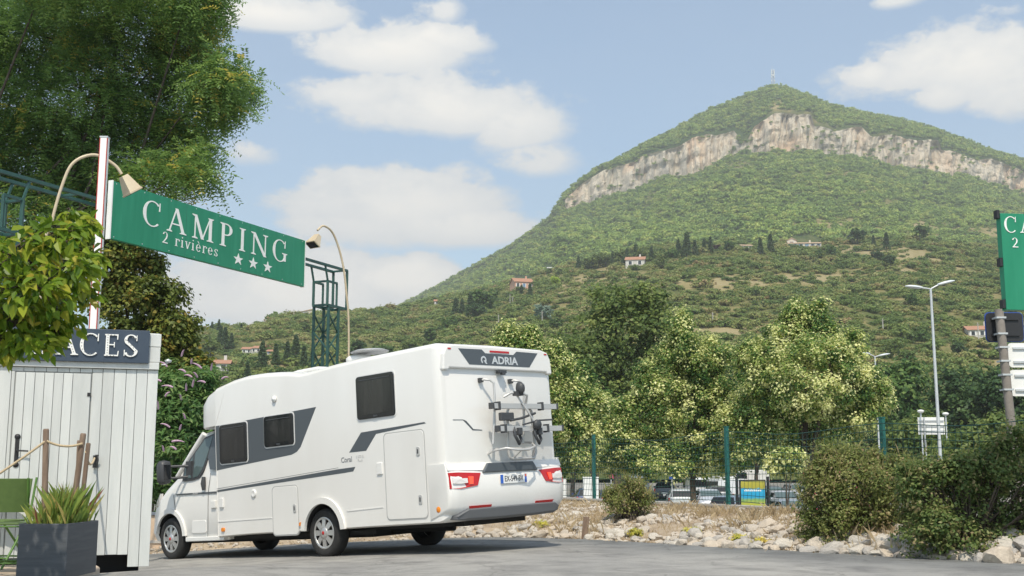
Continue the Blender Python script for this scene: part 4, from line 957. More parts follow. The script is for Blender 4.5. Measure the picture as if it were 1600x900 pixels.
# windscreen
mb = MB(); W_ = [(3.32, .80, 2.012), (3.32, -.80, 2.012), (3.885, -.82, 1.487), (3.885, .82, 1.487)]
mb.add([(x + .02, y, z + .022) for x, y, z in W_] + [(x - .01, y, z - .01) for x, y, z in W_], [(0, 1, 2, 3), (7, 6, 5, 4), (0, 4, 5, 1), (1, 5, 6, 2), (2, 6, 7, 3), (3, 7, 4, 0)]); mb.build('windscreen', M_CABGL, MH)
dl = mat('seam_dark', (.10, .10, .10), .7)
def strip(pts, name, r_=.004, y=1.032): mb = MB(); mb.tube([(x, y, z) for x, z in pts], r_, 5); return mb.build(name, dl, MH)
strip([(3.95, 1.06), (3.9, .80), (3.56, .34), (2.98, .34), (2.94, 1.06), (2.86, 1.36)], 'door_seam')
onside([(3.90, 1.075), (2.53, 1.06), (2.53, 1.03), (3.84, 1.05)], .98, 1.036, 'cab_stripe', M_GREYG)
text_mesh('ADRIA', .05, mat('pale_letters', (.55, .55, .54), .5), MH, frame3((3.3, 1.038, 1.055), (-1, 0, 0), (0, 0, 1)), 'lettering', ext=.001)
mb = MB(); mb.tube([(3.04, 1.045, 1.31), (3.04, 1.055, 1.2), (3.04, 1.045, 1.10)], [.03, .042, .03], 10); mb.build('door_handle', M_DKPL, MH)
onside(rrect(3.02, 3.42, .42, .62, .03), .98, 1.034, 'sill_panel', M_WHITE2, MH, .004)
mb = MB(); mb.box(2.72, 2.84, .98, 1.06, .8, .92); mb.build('hinge_cover', M_WHITE2, MH, .01)
mb = MB(); mb.box(2.52, 3.6, .90, 1.045, .29, .36); mb.build('side_step', M_WHITE2, MH, .012)
# headlight and grille
mb = MB(); mb.add([(4.42, .99, 1.10), (4.62, .93, .98), (4.66, .93, .86), (4.46, 1.015, .90), (4.42, .93, 1.10), (4.62, .87, .98), (4.66, .87, .86), (4.46, .93, .90)], [(0, 1, 2, 3), (7, 6, 5, 4), (0, 4, 5, 1), (1, 5, 6, 2), (2, 6, 7, 3), (3, 7, 4, 0)]); mb.build('headlight', M_CLEAR, MH)
mb = MB(); mb.box(4.86, 5.02, -.45, .45, .45, .62); mb.build('grille', M_DKPL, MH, .02)
# mirrors
for sg in (1, -1):
    mr = empty('mirror', (3.54, sg * 1.0, 1.43), parent=MH)
    mb = MB(); mb.tube([(-.05, sg * -.02, .08), (.1, sg * .18, .09), (.16, sg * .28, .09)], .022, 8); mb.tube([(-.05, sg * -.02, -.09), (.1, sg * .18, -.10), (.16, sg * .28, -.10)], .022, 8); mb.box(-.12, .03, -.03, .03, -.16, .16); mb.build('mirror_arm', M_DKPL, mr)
    mb = MB(); mb.add(*loft([(.10, .07, .15), (.13, .10, .19), (.21, .11, .20), (.27, .09, .17), (.30, .05, .10)], lambda s_: [(s_[0], sg * .34 + s_[1] * math.copysign(abs(math.cos(R(30 * k))) ** .5, math.cos(R(30 * k))), s_[2] * math.copysign(abs(math.sin(R(30 * k))) ** .5, math.sin(R(30 * k)))) for k in range(12)]), smooth=True); mb.build('mirror_housing', M_DKPL, mr)
    mb = MB(); mb.box(.095, .105, sg * .34 - .06, sg * .34 + .06, -.12, .12); mb.build('mirror_glass', M_BLACK, mr)
    mb = MB(); mb.box(.285, .31, sg * .34 - .055, sg * .34 + .02, -.06, .0); mb.build('indicator', M_ORANGE, mr)
# roof fittings
mb = MB(); mb.add(*loft([(2.79, .30, .30), (2.83, .32, .32), (2.86, .25, .25)], lambda s_: [(.9 + s_[1] * c[0], .3 + s_[2] * c[1], s_[0] - .02) for c in [(-1, -1), (1, -1), (1, 1), (-1, 1)]])); mb.build('roof_light', M_WHITE2, MH, .02)
mb = MB(); mb.lathe([(.0, 2.74), (.20, 2.72), (.20, 2.80), (.16, 2.83), (0, 2.84)], 24, 'z', (-.32, .55, .05)); mb.build('roof_vent', M_WHITE2, MH)
mb = MB(); mb.lathe([(0, 2.84), (.27, 2.835), (.29, 2.85), (.22, 2.875), (0, 2.885)], 24, 'z', (-.52, .52, .07)); mb.build('vent_lid', mat('lid_grey', (.35, .36, .37), .4), MH)
# rear
XR = -2.575
def onrear(pts, d0, d1, name, m, parent=MH, bevel=0.0): mb = MB(); mb.prism(pts, yz, XR - d0, XR - d1); return mb.build(name, m, parent, bevel)
sp = onrear([(1.12, 2.39), (1.10, 2.60), (1.04, 2.705), (.9, 2.735), (-.9, 2.735), (-1.04, 2.705), (-1.10, 2.60), (-1.12, 2.39), (-1.02, 2.39), (-1.0, 2.42), (1.0, 2.42), (1.02, 2.39)], -.06, .045, 'rear_spoiler', M_WHITE, MH, .018)
onrear([(.82, 2.685), (.36, 2.69), (.29, 2.64), (-.29, 2.64), (-.36, 2.69), (-.82, 2.685), (-.62, 2.475), (.62, 2.475)], .03, .048, 'badge_panel', M_GREYG, sp)
bl = onrear(rrect(-.2, .2, 2.655, 2.683, .01), .03, .052, 'high_brake_light', M_RED, sp)
for sy in (1, -1): onrear(rrect(sy * .99 - .03, sy * .99 + .03, 2.665, 2.685, .008), .03, .05, 'marker_light', M_RED, sp)
text_mesh('ADRIA', .145, mat('chrome_letters', (.7, .7, .69), .3, metal=.5), sp, frame3((XR - .0495, -.10, 2.545), (0, -1, 0), (0, 0, 1)), 'lettering', .004, 0, 1.25)
mb = MB(); 
for k in range(14):
    a0, a1 = R(-60 + 300 * k / 14), R(-60 + 300 * (k + 1) / 14); ri, ro = .032, .055
    mb.prism([(ro * math.cos(a0), ro * math.sin(a0)), (ro * math.cos(a1), ro * math.sin(a1)), (ri * math.cos(a1), ri * math.sin(a1)), (ri * math.cos(a0), ri * math.sin(a0))], lambda u, w, d: (XR - d, .335 - u, 2.545 + w), .047, .0525)
mb.prism([(.0, -.012), (.05, -.055), (.07, -.05), (.02, .0)], lambda u, w, d: (XR - d, .335 - u, 2.545 + w), .047, .053); mb.build('emblem', MATS['chrome_letters'], sp)
mb = MB(); mb.box(XR - .10, XR - .02, -.07, .07, 2.37, 2.415); mb.box(XR - .115, XR - .06, -.03, .03, 2.345, 2.375); mb.build('rear_camera', M_DKPL, MH, .008)
# lower rear panel, lights, valance
mb = MB()
def bumper_ring(s_):
    y, k = s_; return [(XR + .30, y, .46), (XR - .02 - .05 * k, y, .46 + .05 * (1 - k)), (XR - .085 - .05 * k, y, .60), (XR - .10 - .05 * k, y, .80), (XR - .085 - .04 * k, y, .98), (XR - .04 - .02 * k, y, 1.13), (XR - .0, y, 1.165), (XR + .30, y, 1.165)]
bs = [(1.163, -1.2), (1.155, -.75), (1.12, -.25), (1.0, .3), (.7, .8), (.3, 1), (-.3, 1), (-.7, .8), (-1.0, .3), (-1.12, -.25), (-1.155, -.75), (-1.163, -1.2)]
v, f_ = loft(bs, bumper_ring); mb.add(v, f_); o = mb.build('rear_bumper', M_WHITE, MH); smooth_angle(o, 50)
def bx_(y): return np.interp(abs(y), [.3, .7, 1.0, 1.12, 1.155], [1, .8, .3, -.25, -.75])
def rear_skin(pts, off, th, name, m, parent, lean=0.0):
    def xs(y, z): k = bx_(y); return np.interp(z, [.46, .60, .80, .98, 1.13, 1.165], [XR - .02 - .05 * k, XR - .085 - .05 * k, XR - .10 - .05 * k, XR - .085 - .04 * k, XR - .04 - .02 * k, XR])
    n_ = len(pts); mb = MB(); vv = [(xs(y, z) - off, y, z) for y, z in pts] + [(xs(y, z) - off + th, y, z) for y, z in pts]
    mb.add(vv, [tuple(range(n_)), tuple(range(2 * n_ - 1, n_ - 1, -1))] + [(i, (i + 1) % n_, n_ + (i + 1) % n_, n_ + i) for i in range(n_)]); return mb.build(name, m, parent)
for sy in (1, -1):
    tl = rear_skin([(sy * 1.15, 1.045), (sy * 1.0, 1.045), (sy * .6, 1.025), (sy * .70, .865), (sy * 1.0, .835), (sy * 1.15, .84)], .014, .05, 'tail_light', M_RED, MH)
    rear_skin([(sy * 1.11, .975), (sy * 1.0, .965), (sy * .87, .965), (sy * .87, .905), (sy * 1.0, .90), (sy * 1.11, .905)], .020, .02, 'reverse_lens', M_CLEAR, tl)
    rear_skin([(sy * .84, .985), (sy * .76, .985), (sy * .78, .885), (sy * .84, .885)], .020, .02, 'brake_lens', M_REDLIT, tl)
    rear_skin([(sy * .86, .605), (sy * .45, .605), (sy * .45, .575), (sy * .84, .572)], .012, .02, 'reflector', M_RED, MH)
    # raised brow over the light
    rear_skin([(sy * 1.155, 1.075), (sy * .55, 1.06), (sy * .44, 1.165), (sy * 1.155, 1.165)], .020, .06, 'light_brow', M_WHITE, MH)
onrear([(.46, 1.15), (-.46, 1.15), (-.56, 1.025), (.56, 1.025)], .09, .135, 'rear_handle_panel', M_GREYG, MH, .012)
vl = MB(); vr = lambda s_: [(XR - .10 - .05 * s_[1], s_[0], s_[2]), (XR - .125 - .05 * s_[1], s_[0], s_[2] - .012), (XR - .10 - .05 * s_[1], s_[0], s_[3] + .03), (XR - .08, s_[0], s_[3]), (XR + .3, s_[0], s_[3] + .02), (XR + .3, s_[0], s_[2])]
v, f_ = loft([(1.06, -.4, .49, .44), (.88, .3, .57, .42), (.4, .8, .575, .41), (-.4, .8, .575, .41), (-.88, .3, .57, .42), (-1.0, -.4, .52, .46)], vr); vl.add(v, f_); vl.build('rear_valance', M_VAL, MH, .008)
pl = MB(); pl.box(XR - .162, XR - .150, -.265, .265, .865, .985); pl = pl.build('number_plate', mat('plate_white', (.78, .78, .76), .4), MH, .003)
blue = mat('plate_blue', (.03, .12, .50), .4)
for ya, yb in ((.265, .215), (-.265, -.225)): mb = MB(); mb.box(XR - .1635, XR - .155, min(ya, yb), max(ya, yb), .867, .983); mb.build('plate_band', blue, pl)
mb = MB(); mb.box(XR - .1645, XR - .155, -.262, -.228, .945, .98); mb.build('region_mark', mat('plate_red', (.6, .12, .06), .4), pl)
text_mesh('EX-549-BV', .105, M_IRON, pl, frame3((XR - .164, .0, .924), (0, -1, 0), (0, 0, 1)), 'lettering', .0004, 0, .80, .001)
onrear([(.95, 1.73), (.76, 1.73), (.72, 1.70), (.585, 1.595), (.40, 1.59), (.40, 1.60), (.57, 1.61), (.70, 1.72), (.76, 1.738), (.95, 1.738)], -.02, .0035, 'rear_pinstripe', M_GREYG, MH)
mb = MB(); mb.lathe([(.045, 0), (.045, .02), (.03, .03), (0, .03)], 16, 'y', (-2.43, 1.14, .585)); mb.build('side_marker', M_ORANGE, MH)
# bicycle rack
RK = empty('bicycle_rack', (XR, 0, 1.2), parent=MH)
def rk(pts, r_, name, m=M_ALU, n=8): mb = MB(); mb.tube([(-d, y, z - 1.2) for d, y, z in pts], r_, n); return mb.build(name, m, RK)
for y in (.37, -.24):
    rk([(.0, y + .03, 2.27), (.07, y, 2.275), (.12, y - .06, 2.265), (.15, y - .10, 2.22), (.15, y - .10, 2.05), (.15, y - .08, 1.85), (.14, y - .02, 1.4)], .017, 'upright_tube'); mb = MB(); mb.box(-.05, .0, y - .01, y + .06, 1.04, 1.10); mb.build('wall_bracket', M_DKPL, RK, .006)
rk([(.16, .05, 1.21), (.16, .08, 1.33), (.16, .04, 1.84), (.16, -.02, 1.915), (.16, -.38, 1.915), (.16, -.46, 1.84), (.16, -.50, 1.27), (.16, -.46, 1.19), (.16, 0, 1.19), (.16, .05, 1.21)], .02, 'carrier_frame')
rk([(.0, .31, 1.27), (.08, .30, 1.31), (.28, .24, 1.33), (.36, .1, 1.30), (.38, -.1, 1.30), (.34, -.28, 1.34), (.18, -.4, 1.40), (.0, -.42, 1.42)], .017, 'platform_hoop')
rk([(.16, -.02, 1.2), (.34, .0, 1.30)], .013, 'brace'); rk([(.16, -.42, 1.22), (.34, -.28, 1.34)], .013, 'brace')
for z, a0, a1, dd in ((1.905, .42, -.93, .22), (1.595, .37, -.97, .26)):
    mb = MB()
    mb.box(-dd - .03, -dd + .03, a1, a0, z - 1.2 - .012, z - 1.2 + .012); mb.box(-dd - .034, -dd - .026, a1, a0, z - 1.2 - .04, z - 1.2 + .03); mb.box(-dd + .026, -dd + .034, a1, a0, z - 1.2 - .04, z - 1.2 + .03)
    rl = mb.build('wheel_rail', M_ALU, RK)
    for y in (a0, a1): mb = MB(); mb.box(-dd - .04, -dd + .04, y - .02, y + .02, z - 1.2 - .045, z - 1.2 + .04); mb.build('rail_end', M_DKPL, rl, .006)
    for y in (a0 - .12, a1 + .33): mb = MB(); mb.box(-dd - .045, -dd + .045, y - .022, y + .022, z - 1.2 - .06, z - 1.2 + .055); mb.build('rail_clamp', M_DKPL, rl, .006)
rk([(.16, .10, 2.03), (.22, .02, 2.08), (.25, -.15, 2.09), (.24, -.30, 2.05), (.18, -.34, 1.95)], .018, 'clamp_arm'); rk([(.22, -.1, 2.06), (.30, -.2, 1.85), (.32, -.30, 1.70)], .014, 'clamp_arm')
mb = MB(); mb.add(*loft([(-.24, .03), (-.26, .05), (-.32, .05), (-.36, .03)], lambda s_: [(s_[0], -.10 + s_[1] * math.cos(R(45 * k)), .94 + .09 * s_[1] / .05 * math.sin(R(45 * k))) for k in range(8)]), smooth=True); mb.box(-.30, -.22, -.16, -.02, .84, .90); mb.build('clamp_head', M_DKPL, RK)
mb = MB(); mb.box(-.28, -.22, .04, .30, .50, .61); mb.build('strap_block', M_DKPL, RK, .012)
rk([(.27, .12, 1.70), (.28, -.1, 1.73), (.30, -.38, 1.80)], .017, 'strap_bar', M_DKPL); rk([(.30, -.1, 1.64), (.30, -.45, 1.70), (.30, -.75, 1.71)], .012, 'strap_bar', M_DKPL)
mb = MB(); mb.lathe([(0, -.03), (.06, -.03), (.07, 0), (.06, .03), (0, .03)], 14, 'x', (-.34, -.36, .44)); mb.build('clamp_knob', M_DKPL, RK)
for y in (.0, -.42):
    rk([(.27, y + .06, 1.62), (.32, y + .1, 1.50), (.32, y + .02, 1.38), (.29, y - .06, 1.44), (.27, y - .02, 1.58)], .022, 'hanging_strap', M_DKPL)
    mb = MB(); mb.box(-.34, -.27, y - .05, y + .03, .30, .40); mb.build('buckle', M_DKPL, RK, .01)

# ------------------------------------------------------------------ white wooden kiosk
kb = at(232.5, 885, 12.5); KA = math.radians(18.4)
KI = empty('kiosk', kb, KA); KI.scale = (1, 1, .957); tag(KI, 'white boarded wooden kiosk with a plank door and a sign board on top', 'kiosk')
def kbox(x0, x1, y0, y1, z0, z1, name, m, parent=KI, bevel=.004): mb = MB(); mb.box(x0, x1, y0, y1, z0, z1); return mb.build(name, m, parent, bevel)
kbox(-3.6, -.03, .03, 2.0, .14, 2.52, 'core', mat('core_paint', (.26, .27, .265), .8), KI, 0)
px_ = 0.0; DX0, DX1, DZ1 = -1.42, -.68, 2.11
k = 0; r = random.Random(4)
while px_ > -3.55:
    wdt = .105 + r.random() * .02; a_, b_ = px_ - wdt + .004, px_
    z0 = .0 if k < 2 else (.13 + r.random() * .006)
    y_ = r.uniform(-.002, .002)
    if b_ <= DX0 - .02 or a_ >= DX1 + .02: kbox(a_, b_, y_, .03, z0, 2.17, 'plank', M_PLANK)
    else:
        kbox(a_, b_, y_, .03, DZ1 + .015, 2.17, 'plank', M_PLANK)
        if a_ < DX0 - .03: kbox(a_, DX0 - .012, y_, .03, .13, DZ1 + .012, 'plank', M_PLANK)
        if b_ > DX1 + .03: kbox(DX1 + .012, b_, y_, .03, .13, DZ1 + .012, 'plank', M_PLANK)
    px_ -= wdt; k += 1
dr = empty('door', (DX0, 0, .12), parent=KI); x = 0.0; i = 0
while x < DX1 - DX0 - .03:
    w_ = .093 if x + .2 < DX1 - DX0 else DX1 - DX0 - x
    mb = MB(); mb.box(x + .002, x + w_ - .002, -.012 + r.uniform(-.002, .002), .026, 0, DZ1 - .12); mb.build('plank', M_PLANK, dr, .004); x += w_
mb = MB(); mb.box(.035, .075, -.022, -.008, 1.00, 1.28); mb.lathe([(0, 0), (.03, 0), (.03, .012), (0, .012)], 12, 'y', (.055, -.022, 1.29)); mb.lathe([(0, 0), (.03, 0), (.03, .012), (0, .012)], 12, 'y', (.055, -.022, .99)); hp = mb.build('handle_plate', M_IRON, dr)
mb = MB(); mb.tube([(.055, -.02, 1.14), (.055, -.06, 1.14), (.17, -.065, 1.135)], .009, 8); mb.build('door_handle', M_IRON, hp)
mb = MB(); mb.box(DX1 - DX0 - .03, DX1 - DX0 + .005, -.02, -.008, 1.74, 1.78); mb.build('hinge', M_IRON, dr)
mb = MB(); mb.box(DX0 - .012, DX1 + .012, .01, .028, .1, DZ1 + .012); mb.build('door_gap', MATS['core_paint'], KI)
kbox(-3.6, .006, -.03, .03, 2.175, 2.255, 'fascia_board', M_PLANK)
kbox(-3.6, .012, -.02, .10, 2.26, 2.43, 'fascia_board', M_PLANK); kbox(-3.6, .016, -.022, .10, 2.435, 2.58, 'fascia_board', M_PLANK)
for i in range(17): kbox(-.028 + .0, .0, .035 + i * .115, .145 + i * .115, .02, 2.25, 'side_plank', M_PLANK)
mb = MB(); mb.box(-3.7, .0, .1, 2.1, 2.56, 2.60); mb.build('roof', M_PLANK, KI, .005)
mb = MB(); mb.box(-3.4, -.1, .2, 1.9, -.1, .13); mb.build('plinth', M_UNDER, KI)
mb = MB(); mb.lathe([(0, 0), (.03, .005), (.04, .03), (.0, .05)], 12, 'z', (.10, .05, 2.26)); mb.tube([(.03, .05, 2.24), (.07, .05, 2.24), (.10, .05, 2.265)], .008, 6); mb.build('wall_lamp', M_GALV, KI)
SB = empty('kiosk_sign', KI.matrix_basis @ Vector((0, -.028, 2.2)), KA); KI_M = Matrix.Translation(kb) @ Matrix.Rotation(KA, 4, 'Z')
SB.scale = (1, 1, .957); SB.location = KI_M @ Vector((-.095, -.03, 2.115)); tag(SB, 'navy sign board with white serif letters fixed along the top of the kiosk', 'sign')
mb = MB(); mb.box(-2.4, -.01, -.035, -.003, .03, .40); mb.build('board', M_NAVY, SB, .004)
M4 = frame3((0, -.0352, 0), (1, 0, 0), (0, 0, 1))
pos = {'S': -.28, 'E': -.48, 'C': -.715, 'A': -.945, 'L': -1.23, 'G': -1.53}
for c, x in pos.items(): serif_text(c, x, .10, .245, 0, M4, M_SIGNW, SB, .98, .014)
# bulbs in the letters
mb = MB()
def bulbs(pts):
    for a_, b_ in zip(pts[:-1], pts[1:]):
        n_ = max(1, int(math.hypot(b_[0] - a_[0], b_[1] - a_[1]) / .028))
        for k in range(n_): t = k / n_; mb.lathe([(.0055, 0), (.0045, -.004), (0, -.006)], 6, 'y', (a_[0] + (b_[0] - a_[0]) * t, -.0352 - .0155, a_[1] + (b_[1] - a_[1]) * t))
bulbs([(-.715 + .106 + .09 * math.cos(R(a_)), .2225 + .108 * math.sin(R(a_))) for a_ in range(50, 315, 20)]); bulbs([(-.438, .11), (-.438, .335)]); bulbs([(-.438, .107), (-.34, .107)]); bulbs([(-.438, .337), (-.34, .337)]); bulbs([(-.935, .11), (-.845, .33), (-.765, .11)]); bulbs([(-.16, .30), (-.21, .335), (-.255, .29), (-.2, .23), (-.15, .17), (-.19, .112), (-.26, .14)])
mb.build('bulbs', mat('bulb', (.35, .34, .32), .3), SB)['kind'] = 'stuff'

# paved terrace slab, planter, posts, ropes, chair
SLZ = .27
pts = [(-9.5, 8.6), (-5.0, 8.9), (-4.62, 9.4), (-4.3, 10.4), (-4.08, 11.3), (-4.08, 11.7), (-4.2, 11.95), (-4.5, 12.05), (-9.5, 10.9)]
mb = MB(); mb.prism(pts, lambda u, w, d: (u, w, d), 0.0, SLZ); tag(mb.build('terrace', M_STONE_T, None, .02), kind='structure')
def q2(px, Yd, z=SLZ): return Vector((ray(px, 800)[0] / ray(px, 800)[1] * Yd, Yd, z))
fl, fm, br = q2(31, 10.35), q2(108, 10.35), q2(155, 11.1); bl_ = q2(60, 11.3)
PLT = empty('planter', fm); tag(PLT, 'dark grey textured planter box of ornamental grass in front of the kiosk', 'planter')
foot_ = [p - fm for p in (fl, fm, br, bl_)]; HP_ = .475
cen = sum(foot_, Vector()) / 4
mb = MB(); nn = 4; vv = [p + Vector((0, 0, .0)) for p in foot_] + [p + Vector((0, 0, HP_)) for p in foot_] + [cen + (p - cen) * .92 + Vector((0, 0, HP_)) for p in foot_] + [cen + (p - cen) * .92 + Vector((0, 0, HP_ - .05)) for p in foot_]
mb.add(vv, [(0, 1, 2, 3)] + [(i + a_, (i + 1) % 4 + a_, (i + 1) % 4 + a_ + 4, i + a_ + 4) for a_ in (0, 4, 8) for i in range(4)]); mb.build('box', M_PLANTER, PLT, .006)
mb = MB(); mb.add([cen + (p - cen) * .93 + Vector((0, 0, HP_ - .045)) for p in foot_], [(0, 1, 2, 3)]); mb.build('soil', M_DIRT, PLT)
r = np.random.default_rng(9); n = 1700
ab = r.random((n, 2)); pp = np.array([tuple((foot_[0] * (1 - a_) + foot_[1] * a_) * (1 - b_) + (foot_[3] * (1 - a_) + foot_[2] * a_) * b_) for a_, b_ in ab]); pp = np.array(cen) + (pp - np.array(cen)) * .85; pp[:, 2] = HP_ - .05
tuft = np.exp(-((ab[:, 0] - .72) / .25) ** 2); k = (r.random(n) < .15 + .85 * tuft); pp = pp[k]
o = npmesh('grass', blades(pp, .12 + .32 * r.random(len(pp)) ** 1.3 * (.35 + .65 * tuft[k]), .0034, .65, r), 4, LM_GRASS, PLT, np.clip(r.normal(.5, .28, len(pp)), 0, 1))
def post(px0, py0, px1, py1, Yd, rad, lab):
    a_ = at(px0, py0, Yd); b_ = at(px1, py1, Yd); d_ = (b_ - a_).normalized(); base = a_ + d_ * ((SLZ + HP_ - .30 - a_.z) / d_.z)
    o = empty('rope_post', base); mb = MB(); mb.tube([(0, 0, 0), tuple(b_ - base)], rad, 12); mb.build('post_shaft', M_WOOD, o)
    mb = MB(); e_ = b_ - base; mb.tube([e_ - d_ * .001, e_ + d_ * .012], [rad * .98, rad * .8], 12); mb.build('post_top', M_WOOD, o); tag(o, lab, 'post', 'wooden rope posts'); return b_
t1 = post(69, 818, 72, 672, 10.62, .027, 'upright weathered wooden post in the planter beside the green chair carrying a rope')
t2 = post(115, 790, 130, 679, 10.75, .027, 'leaning thick wooden post in the planter where the rope sags to from the upright post')
t3 = post(127, 795, 138, 694, 11.0, .022, 'shorter leaning wooden post behind another in the planter with rope towards the kiosk')
t4 = post(119, 790, 123, 690, 10.9, .016, 'thin wooden stake between the leaning posts in the planter')
def rope(a_, b_, sag, lab):
    mb = MB(); P = [Vector(a_).lerp(Vector(b_), t) - Vector((0, 0, sag * 4 * t * (1 - t))) for t in np.linspace(0, 1, 14)]; mb.tube(P, .011, 8); tag(mb.build('rope', M_ROPE), lab, 'rope', 'ropes between the posts')
hk = KI_M @ Vector((-.60, -.05, 1.13))
rope(at(-60, 775, 10.3), at(70, 690, 10.60), .02, 'beige rope stretched over the back of the green chair up to the upright post')
rope(at(73, 689, 10.60), at(129, 693, 10.72), .035, 'beige rope sagging between the upright post and the leaning posts')
rope(at(134, 706, 10.98), hk, .09, 'short beige rope looping from the leaning post to the hook on the kiosk wall')
mb = MB(); mb.tube([hk + Vector((.02, .05, .0)), hk, hk + Vector((.02, -.02, .03)), hk + Vector((.04, 0, .03))], .008, 6); mb.box(hk.x - .02, hk.x + .02, hk.y + .01, hk.y + .045, hk.z - .10, hk.z + .03); tag(mb.build('rope_hook', M_IRON), 'black iron hook on the kiosk wall holding the end of the rope', 'hook')
# folding chair seen from behind
def folding_chair(loc, rz, lab):
    c = empty('folding_chair', loc, rz); tag(c, lab, 'chair', 'green folding chairs on the terrace')
    mb = MB()
    P = []
    for i in range(9):
        for j in range(5):
            u = i / 8 - .5; w = j / 4; P.append((u * .44, -.20 - .05 * w + .05 * (2 * u) ** 2, .56 + .30 * w))
    f_ = [(i * 5 + j, (i + 1) * 5 + j, (i + 1) * 5 + j + 1, i * 5 + j + 1) for i in range(8) for j in range(4)]
    mb.add(P, f_, True); mb.add([(p[0], p[1] + .008, p[2]) for p in P], [tuple(reversed(q)) for q in f_], True); mb.build('backrest', M_GREENCH, c)
    mb = MB(); mb.box(-.21, .21, -.17, .22, .445, .46); mb.build('seat', M_GREENCH, c, .006)
    for sx in (-.225, .225):
        mb = MB(); mb.tube([(sx, -.26, .87), (sx, -.19, .55), (sx, .02, .25), (sx, .24, .0)], .012, 8); mb.build('frame_leg', M_GREENMT, c)
        mb = MB(); mb.tube([(sx * .9, .22, .44), (sx * .9, .0, .25), (sx * .9, -.26, .0)], .012, 8); mb.build('frame_leg', M_GREENMT, c)
    for z, y in ((.10, -.16), (.10, .15), (.43, -.16)): mb = MB(); mb.tube([(-.22, y, z), (.22, y, z)], .009, 6); mb.build('cross_bar', M_GREENMT, c)
    return c
folding_chair(q2(15, 10.95), R(6), 'green folding chair with its back to the planter under the rope')
folding_chair(q2(-2, 11.6), R(170), 'green folding chair behind the other, mostly hidden by its backrest')

# ------------------------------------------------------------------ entrance sign on its gantry
SD = Vector((.415, .91, 0)).normalized(); SN = Vector((.91, -.415, 0)).normalized(); A0 = at(176, 282, 19.6); A1 = at(172, 372, 19.6)
ZT, ZB = A0.z, A1.z; A = Vector((A0.x, A0.y, 0))
s_end = 5.85
def gp(s, off, z): return A + SD * s + SN * off + Vector((0, 0, z))
CS = empty('camping_sign', gp(0, 0, ZB)); tag(CS, 'long green campsite sign with white lettering and three stars beside the motorhome roof', 'sign')
SA = math.atan2(SD.y, SD.x); CS.rotation_euler = (0, 0, SA)
HS = ZT - ZB
mb = MB(); mb.box(0.02, s_end, 0, .09, 0, HS); mb.build('panel', M_SIGN, CS, .004)
for x0 in (0.0, s_end - .003): mb = MB(); mb.box(x0 - .0, x0 + .022, -.005, .095, -.01, HS + .01); mb.build('end_trim', M_SIGNW, CS)
for x0 in np.linspace(.1, s_end - .1, 9):
    for z0 in (.04, HS - .04): mb = MB(); mb.lathe([(.011, 0), (.008, -.004), (0, -.005)], 8, 'y', (x0, 0, z0)); mb.build('screw', M_GALV, CS)
for x0 in (s_end / 3, 2 * s_end / 3): mb = MB(); mb.box(x0 - .0025, x0 + .0025, -.0012, .001, .004, HS - .004); mb.build('panel_joint', M_TRUSS, CS)
M4 = frame3((0, -.001, 0), (1, 0, 0), (0, 0, 1))
serif_text('CAMPING', .78, .40 * HS, .45 * HS, .135, M4, M_SIGNW, CS, 1.24)
serif_text('2 rivières', 1.32, .16 * HS, .205 * HS, .028, M4, M_SIGNW, CS, 1.22)
serif_text('***', 3.38, .09 * HS, .245 * HS, .10, M4, M_SIGNW, CS, 1.28)

def gantry(name, s0, s1, lab, fwd=True):
    G = empty(name, (gp(s1, -.25, 0)).to_tuple()[:2] + (-.4,)); off = G.location
    def L_(s, o_, z): return gp(s, o_, z) - off
    def tb(a_, b_, nm, w=.055): mb = MB(); mb.bar(a_, b_, w); return mb.build(nm, M_TRUSS, G)
    zr = 5.86
    for o_ in (-.12, -.50):
        tb(L_(s0, o_, zr), L_(s1 + .3, o_, zr), 'rail')
    for s in np.linspace(s0, s1 + .25, 7): tb(L_(s, -.12, zr), L_(s, -.50, zr), 'cross_bar', .04)
    return G, L_, tb
G, GL, tb = gantry('sign_gantry', -2.3, 7.45, '')
tag(G, 'green tubular gantry with lattice towers carrying the campsite sign', 'gantry')
for s_out, s_in, s_tw in ((7.75, 6.95, 7.2), (-2.6, -1.8, -2.05)):
    zp = 4.95
    sg = 1 if s_out > 0 else -1
    for o_ in (-.12, -.50):
        tb(GL(s_out, o_, 5.86), GL(s_out, o_, zp), 'upright'); tb(GL(s_in, o_, zp), GL(s_in, o_, 5.50), 'upright')
        tb(GL(s_in, o_, 5.50), GL(s_in + sg * .38, o_, 5.50), 'upright_tie', .045); tb(GL(s_in + sg * .38, o_, 5.50), GL(s_in + sg * .38, o_, zp), 'upright', .045)
        tb(GL(s_in, o_, zp), GL(s_out, o_, zp), 'platform_bar')
        tb(GL(s_in, o_, 5.50), GL(s_in - sg * .12, o_, 5.86), 'diagonal', .035)
    for s in (s_out, s_in, s_in + sg * .38): tb(GL(s, -.12, zp + .002), GL(s, -.50, zp + .002), 'platform_bar', .05)
    tb(GL(s_in, -.12, 5.5), GL(s_in, -.5, 5.5), 'upright_tie', .045)
    tw = empty('lattice_tower', GL(s_tw, -.31, 0), parent=G); tw.rotation_euler = (0, 0, SA)
    h_ = .20
    for dx in (-h_, h_):
        for dy in (-h_, h_): mb = MB(); mb.bar((dx, dy, 0), (dx, dy, zp), .05); mb.build('lattice_leg', M_TRUSS, tw)
    z = .15; k = 0
    while z < zp - .42:
        for dx in (-h_, h_): mb = MB(); mb.bar((dx, -h_ if k % 2 else h_, z), (dx, h_ if k % 2 else -h_, z + .42), .028); mb.build('lattice_brace', M_TRUSS, tw)
        for dy in (-h_, h_): mb = MB(); mb.bar((-h_ if k % 2 else h_, dy, z), (h_ if k % 2 else -h_, dy, z + .42), .028); mb.build('lattice_brace', M_TRUSS, tw)
        z += .42; k += 1
